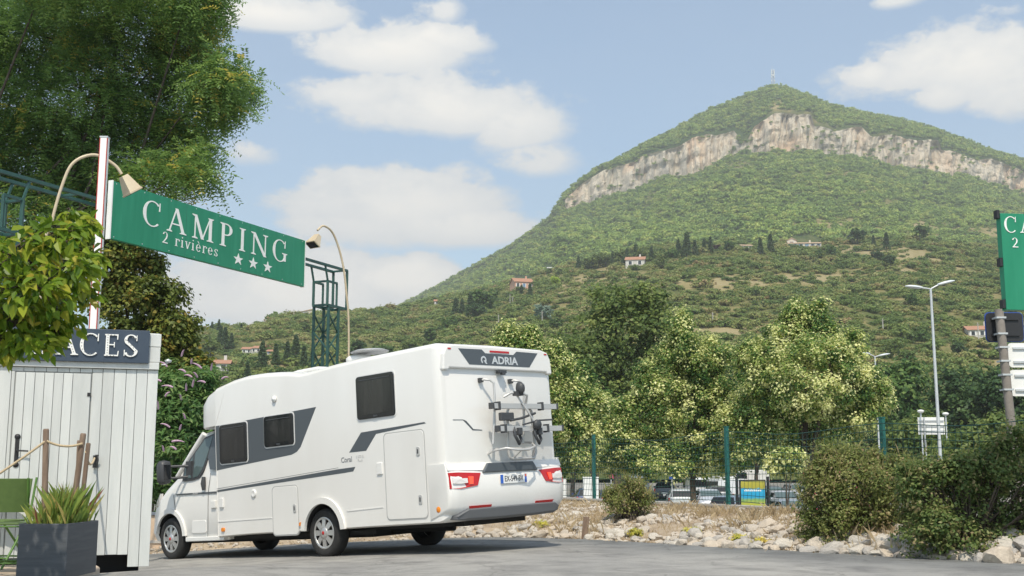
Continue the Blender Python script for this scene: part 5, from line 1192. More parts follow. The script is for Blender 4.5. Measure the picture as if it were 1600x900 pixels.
# lamps on bent poles
def sign_lamp(path, rad, head, fwd, lab, sc=1.0):
    base = path[0]; o = empty('sign_lamp', base); tag(o, lab, 'lamp', 'floodlights for the campsite sign')
    mb = MB(); P = [p - base for p in path]; mb.tube(P, rad, 8); mb.build('bent_pole', M_CREAM, o)
    d_ = fwd.normalized(); u_ = Vector((0, 0, 1)); s_ = d_.cross(u_).normalized(); up = s_.cross(d_)
    c = head - base
    def ring(w, h, t): return [c + d_ * t + s_ * (a_ * w) + up * (b_ * h) for a_, b_ in ((-1, -1), (1, -1), (1, 1), (-1, 1))]
    v = ring(.07 * sc, .05 * sc, -.12 * sc) + ring(.15 * sc, .10 * sc, .14 * sc); mb = MB(); mb.add(v, [(3, 2, 1, 0), (0, 1, 5, 4), (1, 2, 6, 5), (2, 3, 7, 6), (3, 0, 4, 7)]); v2 = ring(.16 * sc, .11 * sc, .14 * sc) + ring(.16 * sc, .11 * sc, .17 * sc); mb.add(v2, [(0, 1, 2, 3), (7, 6, 5, 4), (0, 4, 5, 1), (1, 5, 6, 2), (2, 6, 7, 3), (3, 7, 4, 0)]); hd = mb.build('lamp_head', M_CREAM, o, .005)
    v = ring(.13 * sc, .085 * sc, .171 * sc) + ring(.13 * sc, .085 * sc, .175 * sc); mb = MB(); mb.add(v, [(0, 1, 2, 3), (7, 6, 5, 4), (0, 4, 5, 1), (1, 5, 6, 2), (2, 6, 7, 3), (3, 7, 4, 0)]); mb.build('lamp_glass', M_BLACK, hd)
def curve(pts, n=6):
    P = [Vector(p) for p in pts]; out = []
    for i in range(len(P) - 1):
        p0, p1, p2, p3 = P[max(i - 1, 0)], P[i], P[i + 1], P[min(i + 2, len(P) - 1)]
        for k in range(n):
            t = k / n; out.append(.5 * ((2 * p1) + (-p0 + p2) * t + (2 * p0 - 5 * p1 + 4 * p2 - p3) * t * t + (-p0 + 3 * p1 - 3 * p2 + p3) * t ** 3))
    return out + [P[-1]]
b1 = at(62, 440, 18.2); b1.z = float(zroad(b1.x, b1.y))
sign_lamp(curve([b1, at(66, 420, 18.2), at(80, 350, 18.25), at(97, 290, 18.3), at(115, 254, 18.35), at(148, 242, 18.5), at(178, 257, 18.65), at(190, 272, 18.7)]), .026, at(199, 286, 18.75), Vector((.15, .75, -.8)) if False else Vector((.45, .35, -.85)), 'cream floodlight on a tall bent pole over the sign end near the white pole', 1.1)
b2 = at(546, 560, 26.2); b2.z = -.3
sign_lamp(curve([b2, at(545, 540, 26.2), at(541, 455, 26.1), at(534, 405, 26.0), at(521, 366, 25.8), at(506, 353, 25.5), at(496, 360, 25.3)]), .024, at(493, 374, 25.2), Vector((-.35, -.45, -.85)), 'cream floodlight on a thin bent pole beside the lattice tower', 1.0)
# white pole with red edges behind the kiosk
pb = at(147, 512, 16.5); pt = at(147, 216, 16.5)
WP = empty('flag_pole', (pb.x, pb.y, float(zroad(pb.x, pb.y)))); tag(WP, 'tall square white pole with red edges standing behind the kiosk', 'pole')
hh = pt.z - WP.location.z; mb = MB(); mb.box(-.055, .055, -.05, .05, 0, hh); mb.build('shaft', M_SIGNW, WP, .006)
for sx in (-.0525, .0525): mb = MB(); mb.box(sx - .006, sx + .006, -.053, -.038, .01, hh - .01); mb.build('red_edge', mat('red_paint', (.42, .03, .02), .5), WP)
mb = MB(); mb.box(-.06, .06, -.056, .056, hh, hh + .02); mb.build('cap', M_GALV, WP)

# second campsite sign at the other side of the entrance, mostly out of view
B0 = at(1565, 333, 12.0); B1 = at(1573, 484, 12.0); hb = B0.z - B1.z
S2 = empty('camping_sign', (B1.x, B1.y, B1.z), math.atan2(.12, 1)); tag(S2, 'green campsite sign above the road signs, on the lamp post side of the entrance', 'sign')
mb = MB(); mb.box(0, 1.35 * hb, 0, .09, 0, hb); mb.build('panel', M_SIGN, S2, .004)
for z0 in (.02, .45, .95): mb = MB(); mb.box(-.03, .0, .01, .08, z0 * hb, z0 * hb + .09); mb.build('clip', M_IRON, S2)
serif_text('CAMPING', .035, .80 * hb, .165 * hb, .035, M4, M_SIGNW, S2, 1.0); serif_text('2 rivières', .11, .645 * hb, .10 * hb, .016, M4, M_SIGNW, S2, 1.15); serif_text('***', .42, .48 * hb, .12 * hb, .03, M4, M_SIGNW, S2, 1.0)
G2 = empty('sign_gantry', (B1.x + 1.2, B1.y + .55, .0)); tag(G2, 'green tubular frame behind the second campsite sign', 'gantry')
for z in (B1.z + .3 * hb, B1.z + .75 * hb): mb = MB(); mb.bar((-1.1, -.32, z), (.2, -.21, z), .055); mb.build('rail', M_TRUSS, G2)
for dx in (-.2, .2):
    for dy in (-.2, .2): mb = MB(); mb.bar((dx, dy, 0), (dx, dy, B1.z + hb), .05); mb.build('lattice_leg', M_TRUSS, G2)

# road sign post seen from behind
a_ = at(1561, 489, 15.5); b_ = at(1587, 730, 15.5); d_ = (b_ - a_).normalized(); gz = .1; base = a_ + d_ * ((gz - a_.z) / d_.z)
RS = empty('road_sign_post', base); tag(RS, 'weathered leaning post with the backs of a dark plate and two white plates', 'road sign')
mb = MB(); mb.tube([(0, 0, 0), tuple(a_ - base + Vector((0, 0, .05)))], .058, 12); mb.build('post', M_POLEBR, RS)
def plate(x0, y0, x1, y1, m, nm, rim=None, Yd=15.62, ctr=None):
    p00 = at(x0, y1, Yd) - base; p11 = at(x1, y0, Yd) - base
    mb = MB(); mb.prism(rrect(p00.x, p11.x, p00.z, p11.z, .05), xz, p00.y, p00.y + .018); o = mb.build(nm, m, RS)
    for t in (.22, .78): mb = MB(); z = p00.z + (p11.z - p00.z) * t; mb.box(p00.x + .06, p11.x - .06, p00.y - .022, p00.y - .003, z - .014, z + .014); mb.build('stiffener', M_GALV if m != M_IRON else M_IRON, o)
    zc = (p00.z + p11.z) / 2
    for t in (.22, .78):
        z = p00.z + (p11.z - p00.z) * t; k = (z - 0) / (a_.z - base.z); cx = (a_.x - base.x) * k; mb = MB(); mb.box(cx - .065, cx + .065, -.062, p00.y - .024, z - .012, z + .012); mb.build('clamp', M_GALV, o)
    return o
o = plate(1543, 489, 1597, 533, M_IRON, 'dark_plate'); mb = MB(); p00 = at(1543, 533, 15.64) - base; p11 = at(1597, 489, 15.64) - base; mb.prism(rrect(p00.x - .012, p11.x + .012, p00.z - .012, p11.z + .012, .06), xz, p00.y + .012, p00.y + .03); mb.build('blue_rim', mat('sign_blue', (.03, .08, .35), .4), o)
plate(1577, 536, 1640, 574, M_SIGNW, 'white_plate'); plate(1580, 578, 1640, 619, M_SIGNW, 'white_plate')
# tan garden wall behind the motorhome's front
TW = empty('garden_wall', (-9, 24.1, float(zroad(-9, 24.1)))); tag(TW, 'low tan rendered wall with grey coping behind the motorhome cab', 'wall')
for i in range(4):
    x0 = -7 + i * 3.2; mb = MB(); mb.box(x0, x0 + 3.195, -.1, .1, -.4, .80); o = mb.build('wall_panel', M_TANWALL, TW, .008); mb = MB(); mb.box(x0, x0 + 3.195, -.14, .14, .80, .86); mb.build('coping', mat('slate_cap', (.14, .16, .19), .7), o, .006); mb = MB(); mb.box(x0, x0 + 3.195, -.125, -.095, .24, .30); mb.build('ledge', M_CONC, o, .004)

# ------------------------------------------------------------------ trees and shrubs
def gz_at(x, y): return float(max(zground(x, y), zroad(x, y) if wall_side(x, y) < 0 else -9))
def tree_px(name, label, cat, pxb, Yd, lob, mt, nclump, per, ls, lw, cr, seed, h0=None, r0=.14, group=None, ry=None, **kw):
    """lobes given as photo pixels (x, y, rx, rz[, dY metres]) at the tree's own distance"""
    bx = ray(pxb, 737)[0] / ray(pxb, 737)[1] * Yd; bz = gz_at(bx, Yd); base = Vector((bx, Yd, bz)); L_ = []
    rr_ = np.random.default_rng(seed + 900)
    for l in lob:
        dy = l[4] if len(l) > 4 else rr_.normal(0, .3) * l[2] / F * Yd
        c = at(l[0], l[1], Yd + dy) - base; k = Yd / F; L_.append((c.x, c.y, c.z, l[2] * k, (l[2] * .5 + l[3] * .5) * k, l[3] * k))
    if h0 is None: h0 = max(.3, min(c_[2] - c_[5] * .3 for c_ in L_) )
    return make_tree(name, label, cat, base, h0, L_, mt, nclump, per, ls, lw, cr, seed, r0, group, **kw)
# flowering limes in the car park
gl = 'flowering lime trees in the car park'
lk = dict(shell=.5, tint=(.10, .80), lob_t=.07, flat=.9, under=.75)
tree_px('lime_tree', 'flowering lime tree with pale bracts rising in a single point behind the fence', 'tree', 1085, 42, [(1065, 500, 8, 16), (1066, 520, 18, 26), (1063, 545, 34, 36), (1042, 592, 48, 48), (1092, 592, 44, 52), (1010, 655, 58, 38), (1078, 655, 72, 50), (1118, 630, 38, 54), (970, 690, 36, 34), (1000, 716, 52, 26), (1120, 700, 48, 34), (1060, 705, 60, 26), (1120, 560, 26, 34), (1025, 610, 30, 30), (955, 722, 26, 22), (1030, 728, 46, 20), (1110, 726, 36, 20)], LM_LIME, 1350, 74, .092, .066, .33, 1, h0=2.9, r0=.13, group=gl, **lk)
tree_px('lime_tree', 'broad flowering lime tree with two tops, the largest, behind the fence', 'tree', 1268, 40, [(1240, 484, 10, 16), (1240, 508, 22, 26), (1278, 490, 10, 18), (1278, 515, 24, 30), (1225, 538, 38, 42), (1285, 542, 38, 42), (1200, 590, 52, 52), (1265, 590, 70, 60), (1325, 575, 34, 48), (1350, 610, 38, 42), (1375, 625, 20, 24), (1180, 655, 48, 44), (1250, 655, 66, 46), (1330, 650, 52, 36), (1172, 700, 28, 24), (1215, 690, 44, 34), (1300, 690, 50, 26), (1182, 560, 20, 30)], LM_LIME, 1400, 74, .092, .066, .33, 2, h0=3.0, r0=.14, group=gl, **lk)
tree_px('lime_tree', 'flowering lime tree partly hidden by the back of the motorhome', 'tree', 850, 40, [(825, 526, 9, 14), (798, 528, 9, 14), (825, 545, 22, 28), (795, 548, 26, 32), (830, 585, 42, 40), (870, 575, 26, 30), (880, 630, 40, 40), (900, 680, 40, 36), (835, 650, 56, 60), (915, 640, 26, 34), (880, 715, 56, 26)], LM_LIME, 950, 74, .092, .066, .33, 3, h0=2.8, r0=.13, group=gl, **lk)
tree_px('lime_tree', 'smaller darker lime tree between two taller flowering limes', 'tree', 935, 58, [(915, 600, 22, 30), (930, 640, 34, 40), (950, 665, 26, 30), (925, 690, 36, 34)], LM_LIME, 330, 30, .17, .12, .42, 4, h0=2.0, r0=.14, group=gl, shell=.45, tint=(.02, .5), lob_t=.06)
tree_px('young_tree', 'small young pale green tree standing before the trunk of the broad lime', 'tree', 1228, 36, [(1228, 715, 22, 14), (1225, 732, 28, 18), (1240, 722, 16, 14)], LM_LIME, 140, 30, .11, .08, .26, 5, h0=1.6, r0=.05, shell=.4, tint=(.35, .75))
# tall trees behind the car park
gb = 'trees behind the car park'
bk = dict(shell=.45, lob_t=.1, under=.6)
tree_px('ash_tree', 'tall broad green tree standing behind the limes above the motorhome rack', 'tree', 965, 92, [(958, 478, 44, 30), (1010, 470, 34, 28), (930, 520, 46, 40), (985, 520, 56, 46), (1030, 520, 36, 44), (950, 575, 56, 44), (1000, 580, 50, 44), (905, 560, 30, 36), (960, 625, 60, 40), (1035, 590, 34, 50)], LM_OLIVE, 700, 26, .34, .24, .85, 6, h0=4, r0=.35, tint=(.05, .8), **bk)
for i, (pb_, Yd, lob, mt_, lab) in enumerate([
    (895, 84, [(880, 560, 34, 36), (910, 570, 30, 30), (890, 610, 46, 40), (880, 660, 50, 40)], LM_OLIVE, 'olive green bushy tree left of the tall broad tree'),
    (1180, 100, [(1170, 600, 50, 40), (1150, 640, 60, 50), (1210, 640, 50, 50), (1190, 690, 70, 40)], LM_DARK, 'dark tree filling the gap between the two biggest limes'),
    (1010, 105, [(1000, 650, 60, 45), (1040, 680, 60, 45), (960, 690, 60, 40)], LM_DARK, 'dark shady tree low behind the pointed lime'),
    (1432, 78, [(1410, 690, 34, 32), (1440, 680, 34, 36), (1465, 700, 30, 30), (1435, 712, 44, 26), (1400, 715, 26, 22)], LM_OLIVE, 'bright rounded tree behind the back of the white direction board'),
    (1398, 112, [(1385, 615, 36, 34), (1410, 605, 34, 36), (1400, 650, 46, 36)], LM_GREEN, 'mid green tree beside the shorter double street lamp'),
    (1505, 118, [(1490, 622, 44, 36), (1525, 610, 38, 40), (1505, 665, 62, 44), (1470, 660, 40, 40)], LM_DARK, 'dark green tree right behind the tall street lamp'),
    (1580, 112, [(1565, 625, 40, 36), (1600, 615, 36, 40), (1580, 670, 56, 42)], LM_DARK, 'dark green tree behind the road sign post'),
    (1540, 60, [(1530, 690, 46, 26), (1570, 685, 40, 30), (1500, 705, 40, 20), (1600, 690, 34, 30)], LM_OLIVE, 'low spreading olive green shrub behind the right end of the wire fence'),
    (1320, 96, [(1310, 650, 50, 40), (1350, 680, 50, 40), (1290, 690, 50, 36)], LM_DARK, 'dark tree behind the trunk of the broad lime'),
    (740, 110, [(720, 590, 60, 40), (770, 600, 50, 40), (690, 610, 50, 36), (745, 640, 70, 40)], LM_DARK, 'dark tree hidden behind the motorhome'),
    ]):
    tree_px('background_tree', lab, 'tree', pb_, Yd, lob, mt_, 380, 24, .38 * Yd / 100, .27 * Yd / 100, .95 * Yd / 100, 20 + i, h0=max(1.2, Yd * .02), r0=.2, group=gb, tint=(.05, .85), **bk)
# maple and locust left, buddleia
tree_px('maple_tree', 'olive green tree with rusty tips between the kiosk and the sign', 'tree', 225, 26.6, [(170, 400, 34, 40), (205, 425, 42, 40), (250, 470, 40, 36), (200, 490, 60, 50), (262, 520, 36, 40), (285, 545, 28, 36), (215, 560, 70, 50), (292, 505, 14, 16), (270, 590, 40, 40), (180, 600, 60, 50), (305, 580, 16, 26)], LM_MAPLE, 1000, 36, .10, .075, .26, 40, h0=2.6, r0=.2, shell=.45, tint=(.1, .85), lob_t=.08, under=.6)
tree_px('buddleia_bush', 'butterfly bush with arching sprays of lilac flowers beside the cab', 'shrub', 285, 24.9, [(270, 600, 32, 30), (310, 595, 28, 26), (260, 650, 30, 40), (300, 650, 40, 40), (335, 640, 26, 30), (270, 710, 44, 44), (320, 710, 46, 50), (255, 760, 30, 40), (300, 770, 50, 40), (360, 640, 20, 24)], LM_BUDD, 620, 32, .16, .045, .30, 41, h0=.8, r0=.05, shell=.4, tint=(.1, .9), lob_t=.08, under=.7)
bud = bpy.data.objects['buddleia_bush']
r = np.random.default_rng(77)
FLW = [(251, 597), (262, 571), (290, 580), (300, 588), (310, 590), (255, 620), (272, 604), (285, 628), (303, 603), (262, 668), (270, 690), (280, 672), (290, 655), (256, 706), (275, 700), (268, 714), (250, 640), (322, 600), (335, 580), (345, 592), (315, 575), (295, 612), (283, 560), (300, 568), (258, 735)]
for px, py in FLW:
    c = at(px + r.normal(0, 2), py + r.normal(0, 2), 24.35 - .4 * r.random()) - bud.location; d_ = Vector((r.normal(0, .6), -.3, .5 + .4 * r.random())).normalized(); L_ = .20 + .10 * r.random(); mb = MB()
    P = [c + d_ * L_ * t - Vector((0, 0, .10 * t * t)) for t in np.linspace(0, 1, 6)]; mb.tube(P, [.018, .023, .021, .017, .011, .004], 7); mb.build('flower_spike', M_LILAC, bud)

def locust():
    Yd = 27.0; r = np.random.default_rng(50); bx = ray(30, 737)[0] / ray(30, 737)[1] * Yd; base = Vector((bx, Yd, gz_at(bx, Yd))); root = empty('locust_tree', base)
    tag(root, 'tall feathery locust tree with yellow tufts towering over the kiosk and the sign', 'tree')
    lob = [(50, 50, 110, 80), (190, 50, 90, 66), (285, 70, 60, 50), (330, 125, 50, 34), (370, 135, 30, 20), (110, 160, 120, 80), (235, 160, 80, 60), (40, 240, 110, 80), (150, 260, 90, 55), (275, 225, 56, 46), (310, 265, 26, 34), (90, 345, 100, 60), (-90, 100, 120, 110), (230, -50, 100, 60), (90, -70, 150, 70), (300, -10, 50, 50), (-80, 270, 100, 90), (180, 350, 55, 46), (30, 420, 90, 50), (225, 285, 40, 34), (340, 170, 34, 22), (320, 20, 24, 26)]
    L_ = []
    for l in lob:
        dy = r.normal(0, 1.0); c = at(l[0], l[1], Yd + dy) - base; k = Yd / F; L_.append((c.x, c.y, c.z, l[2] * k, (l[2] + l[3]) * .45 * k, l[3] * k))
    c, d, rad, kk = lobe_points(L_, 3000, r, .25, .8)
    # each clump: drooping pinnate fronds around a twig tip
    nf = 9; cc = np.repeat(c, nf, 0); dd = np.repeat(d, nf, 0); n = len(cc)
    cc = cc + r.normal(0, .20, (n, 3)) * np.array([1, 1, .7])
    ax = norm(dd * .7 + r.normal(size=(n, 3)) * .7 + np.array([0, 0, -.25])); L0 = .30 + .16 * r.random(n)
    tb_ = np.repeat(np.clip(r.normal(.45, .20, len(c)), 0, .84), nf); yl = np.repeat(r.random(len(c)) > .94, nf); tb_ = np.where(yl, .97, tb_)
    side = norm(np.cross(ax, np.array([0, 0, 1.]) + r.normal(size=(n, 3)) * .3)); up = np.cross(side, ax)
    vs = []; ts = []
    for j in range(6):
        t = .12 + .88 * j / 5
        for s_ in (-1, 1):
            o_ = cc + ax * (L0 * t)[:, None] - np.array([0, 0, 1.]) * (L0 * .35 * t * t)[:, None]
            ld = norm(side * s_ + ax * .45 - up * .25 * r.random((n, 1)) + r.normal(size=(n, 3)) * .18); ll = (.085 + .04 * r.random(n))[:, None]; w_ = np.cross(ld, up + r.normal(size=(n, 3)) * .3); w_ = norm(w_) * .019
            q = np.empty((n, 4, 3)); q[:, 0] = o_; q[:, 1] = o_ + ld * ll * .45 + w_; q[:, 2] = o_ + ld * ll; q[:, 3] = o_ + ld * ll * .45 - w_; vs.append(q.reshape(-1, 3)); ts.append(np.clip(tb_ + r.normal(0, .1, n), 0, 1))
    npmesh('crown', np.concatenate(vs), 4, LM_LOCUST, root, np.concatenate(ts))
    mb = MB(); limbs(mb, (0, 0, 0), 3.2, [(l[0], l[1], l[2] + .2 * l[5]) for l in L_[:20]], .13, r, 9)
    for i in range(60):
        l = L_[r.integers(len(L_))]; p0 = Vector((l[0], l[1], l[2])); p1 = p0 + Vector(tuple(norm(r.normal(size=3)) * np.array(l[3:6]) * .95)); m_ = p0.lerp(p1, .5) + Vector(tuple(r.normal(0, .15, 3))); mb.tube([p0, m_, p1], [.025, .014, .005], 5)
    mb.build('trunk', M_BARK, root)
locust()

def near_tree():
    """branches of a mulberry with large leaves hanging in from beyond the frame"""
    Yd = 8.6; r = np.random.default_rng(60); base = Vector((-5.1, 8.9, SLZ)); root = empty('mulberry_tree', base)
    tag(root, 'bright yellow-green mulberry with large pointed leaves hanging before the kiosk sign', 'tree')
    lob = [(20, 400, 60, 48), (85, 375, 46, 36), (130, 355, 24, 22), (60, 450, 70, 44), (125, 420, 30, 34), (20, 500, 60, 44), (90, 490, 50, 40), (132, 458, 18, 22), (60, 535, 38, 26), (88, 520, 18, 22), (10, 540, 40, 26), (-70, 420, 90, 90), (-80, 520, 80, 60), (-150, 380, 100, 80), (145, 400, 14, 14), (110, 335, 14, 12)]
    L_ = [];
    for l in lob:
        c = at(l[0], l[1], Yd + r.normal(0, .15)) - base; k = Yd / F; L_.append((c.x, c.y, c.z, l[2] * k, (l[2] + l[3]) * .5 * k, l[3] * k))
    c, d, rad, kk = lobe_points(L_, 2300, r, .15, .8); n = len(c)
    ax = norm(d * .45 + np.array([.35, -.15, -.55]) + r.normal(size=(n, 3)) * .45); nr = norm(np.cross(np.cross(ax, np.array([0, -.5, 1.]) + r.normal(size=(n, 3)) * .55), ax)); sd_ = np.cross(ax, nr)
    Ln = (.075 + .055 * r.random(n)); W_ = Ln * .28
    # outline: base, left wide, left narrow, tip, right narrow, right wide, with the midrib folded
    prof = [(0, 0, 0), (.28, 1, .10), (.62, .72, .10), (1, 0, -.10), (.62, -.72, .10), (.28, -1, .10)]
    V = np.empty((n, 6, 3))
    for i, (a_, b_, h_) in enumerate(prof): V[:, i] = c + ax * (Ln * a_)[:, None] + sd_ * (W_ * b_)[:, None] + nr * (Ln * h_ * (abs(b_) > 0))[:, None] - nr * (Ln * .12 * a_ * a_)[:, None]
    left = V[:, [0, 1, 2, 3]].reshape(-1, 3); right = V[:, [0, 3, 4, 5]].reshape(-1, 3)
    t = np.clip(r.normal(.55, .25, n), 0, 1)
    npmesh('crown', np.concatenate([left, right]), 4, LM_NEAR, root, np.concatenate([t, t]))
    mb = MB(); limbs(mb, (0, 0, 0), 1.3, [(l[0], l[1], l[2]) for l in L_], .09, r, 8)
    for i in range(70):
        l = L_[r.integers(len(L_))]; p0 = Vector((l[0], l[1], l[2])); p1 = p0 + Vector(tuple(norm(r.normal(size=3)) * np.array(l[3:6]) * .9)); mb.tube([p0, p0.lerp(p1, .5) + Vector((0, 0, .03)), p1], [.008, .006, .002], 5)
    mb.build('trunk', M_BARK, root)
near_tree()

# shrubs on the bank
def bush_px(label, Yd, pxb, lob, mt_, ncl, per, ls, lw, cr, seed, stems, pink=0):
    bx = ray(pxb, 800)[0] / ray(pxb, 800)[1] * Yd; bz = bank_top(bx, Yd); base = Vector((bx, Yd, bz)); r = np.random.default_rng(seed); root = empty('shrub', base); tag(root, label, 'shrub', 'shrubs on the stony bank'); L_ = []
    for l in lob: c = at(l[0], l[1], Yd + (l[4] if len(l) > 4 else r.normal(0, .15))) - base; k = Yd / F; L_.append((c.x, c.y, c.z, l[2] * k, (l[2] + l[3]) * .5 * k, l[3] * k))
    for l in list(L_):
        for _ in range(4):
            d_ = norm(r.normal(size=3) + np.array([0, -.2, .6])); k_ = .22 + .2 * r.random(); L_.append((l[0] + d_[0] * l[3] * .95, l[1] + d_[1] * l[4] * .95, l[2] + d_[2] * l[5] * .98, l[3] * k_, l[4] * k_, l[5] * k_ * 1.5))
    v, t = clump_foliage(L_, ncl, per, ls, lw, cr, r, .35, (.1, .85), .08, .9, .8); k = v[:, 2].reshape(-1, 4).min(1) + bz > -.1
    v = v.reshape(-1, 4, 3)[k].reshape(-1, 3); npmesh('foliage', v, 4, mt_, root, t[k])
    mb = MB()
    for l in L_:
        for _ in range(4):
            e_ = Vector((l[0] + r.normal(0, .5) * l[3], l[1] + r.normal(0, .4) * l[4], l[2] + .6 * l[5])); mb.tube([(r.normal(0, .12), r.normal(0, .12), -.05), Vector((e_.x * .5, e_.y * .5, e_.z * .45)), e_], [.012, .009, .003], 5)
    mb.build('stems', M_BARK, root)
    # thin twigs rising above the foliage
    tp, _, _, _ = lobe_points([l for l in L_ if l[2] + l[5] > max(q[2] for q in L_) * .6], stems, r, .8, 0); h = .06 + .12 * r.random(stems)
    tp[:, 2] -= .03; o = npmesh('twigs', blades(tp, h, .0035, .6, r), 4, mt_, root, .5 + r.random(stems) * .5); o['kind'] = 'stuff'
    if pink:
        tp, _, _, _ = lobe_points(L_, pink, r, .98, .9); npmesh('flowers', leaf_quads(tp, norm(r.normal(size=tp.shape) + np.array([0, -1, .5])), .022 + 0 * tp[:, 0], .02 + 0 * tp[:, 0], r), 4, mat('small_flowers', (.42, .10, .12), .7), root)
    return root
bush_px('olive green feathery shrub at the end of the stones below the fence post', 15.6, 1320, [(1300, 800, 50, 48), (1275, 770, 30, 40), (1340, 775, 60, 64), (1310, 735, 50, 30), (1385, 790, 50, 60), (1380, 745, 44, 30), (1265, 820, 26, 28), (1350, 830, 60, 26)], LM_BUSHY, 1350, 26, .042, .024, .12, 81, 900, 160)
bush_px('large dark green bush spilling over the asphalt edge under the road signs', 13.9, 1510, [(1460, 790, 52, 60), (1520, 800, 64, 64), (1590, 790, 70, 76), (1440, 835, 40, 30), (1545, 735, 60, 36), (1600, 715, 50, 36), (1500, 840, 60, 30), (1570, 845, 60, 26), (1660, 780, 70, 80), (1430, 780, 30, 40), (1490, 745, 40, 34)], LM_BUSH, 1750, 26, .046, .028, .13, 82, 700, 60)
bush_px('small green weed bush alone among the stones in front of the wire fence', 20.3, 985, [(965, 790, 22, 20), (985, 778, 24, 24), (1005, 785, 18, 20), (955, 775, 12, 14), (990, 760, 14, 14)], LM_BUSHY, 230, 22, .045, .022, .11, 83, 420)
for i, (px, py, Yd) in enumerate([(846, 824, 20.8), (992, 820, 18.6), (1190, 838, 16.2), (1155, 838, 16.7), (1080, 828, 17.8)]):
    c = at(px, py, Yd); c.z = bank_top(c.x, c.y); r = np.random.default_rng(300 + i); v, t = clump_foliage([(0, 0, .05, .14, .12, .07)], 36, 14, .035, .022, .05, r, .3); root = npmesh('weed', v, 4, leafmat('leaf_weed', [(0, (.16, .17, .03)), (.5, (.27, .26, .05)), (1, (.36, .30, .08))]), None, t, loc=c)
    tag(root, 'low yellow-green weed cushion growing among the stones of the bank', 'weed', 'yellow weeds among the stones')
# dead wooden stake on the bank
c = at(913, 838, 19.3); mb = MB(); mb.box(-.05, .05, -.015, .015, -.05, .36); o = mb.build('stake', M_WOOD, None, .004, loc=(c.x, c.y, bank_top(c.x, c.y))); o.rotation_euler = (0, R(6), 0); tag(o, 'short grey wooden stake at the foot of the stony bank', 'stake')

# ------------------------------------------------------------------ car park
def bent_panel(poly3, th, name, m, parent):
    n_ = len(poly3); P = [Vector(p) for p in poly3]; nn_ = (P[1] - P[0]).cross(P[2] - P[0]).normalized(); mb = MB()
    mb.add(P + [p - nn_ * th for p in P], [tuple(range(n_)), tuple(range(2 * n_ - 1, n_ - 1, -1))] + [(i, (i + 1) % n_, n_ + (i + 1) % n_, n_ + i) for i in range(n_)]); return mb.build(name, m, parent)
CAR = {  # stations x, zb, belt, top, w, wtop (front at +x)
 'hatch': dict(L=[(-2.0, .40, .75, .80, .76, .70), (-1.95, .25, .85, .98, .84, .72), (-1.65, .22, .92, 1.38, .87, .62), (-1.2, .2, .93, 1.47, .88, .62), (-.2, .2, .92, 1.49, .88, .62), (.35, .2, .90, 1.40, .88, .63), (.95, .2, .88, 1.02, .88, .70), (1.5, .2, .80, .90, .87, .66), (1.9, .24, .62, .74, .80, .58), (2.0, .34, .5, .58, .66, .5)], wx=(-1.25, 1.2), win=[(-1.55, -.35), (-.25, .62)], ws=((.42, 1.37), (.93, 1.04)), rw=((-1.68, 1.36), (-1.93, 1.0)), zb=.93, zt=1.40, wb=.87, wt=.635),
 'van': dict(L=[(-2.2, .40, .95, 1.70, .86, .76), (-2.15, .28, 1.0, 1.82, .90, .78), (-1.9, .24, 1.02, 1.88, .91, .78), (.2, .24, 1.0, 1.88, .91, .78), (.75, .24, .98, 1.70, .91, .76), (1.35, .24, .95, 1.12, .91, .74), (1.95, .26, .80, .92, .88, .66), (2.2, .34, .56, .66, .74, .55)], wx=(-1.35, 1.4), win=[(-.1, .95)], ws=((.80, 1.68), (1.33, 1.14)), rw=((-2.17, 1.70), (-2.19, 1.15)), zb=1.02, zt=1.68, wb=.90, wt=.79),
 'estate': dict(L=[(-2.3, .42, .8, .86, .78, .72), (-2.22, .26, .88, 1.05, .86, .72), (-1.95, .22, .92, 1.38, .88, .62), (-1.3, .2, .92, 1.45, .89, .62), (-.2, .2, .91, 1.45, .89, .62), (.4, .2, .90, 1.36, .89, .63), (1.0, .2, .88, 1.0, .89, .70), (1.7, .2, .80, .88, .88, .66), (2.15, .24, .62, .72, .80, .58), (2.25, .34, .5, .56, .66, .5)], wx=(-1.4, 1.35), win=[(-1.8, -1.05), (-.95, -.2), (-.1, .68)], ws=((.46, 1.33), (.98, 1.02)), rw=((-1.98, 1.36), (-2.2, 1.06)), zb=.93, zt=1.36, wb=.88, wt=.64),
}
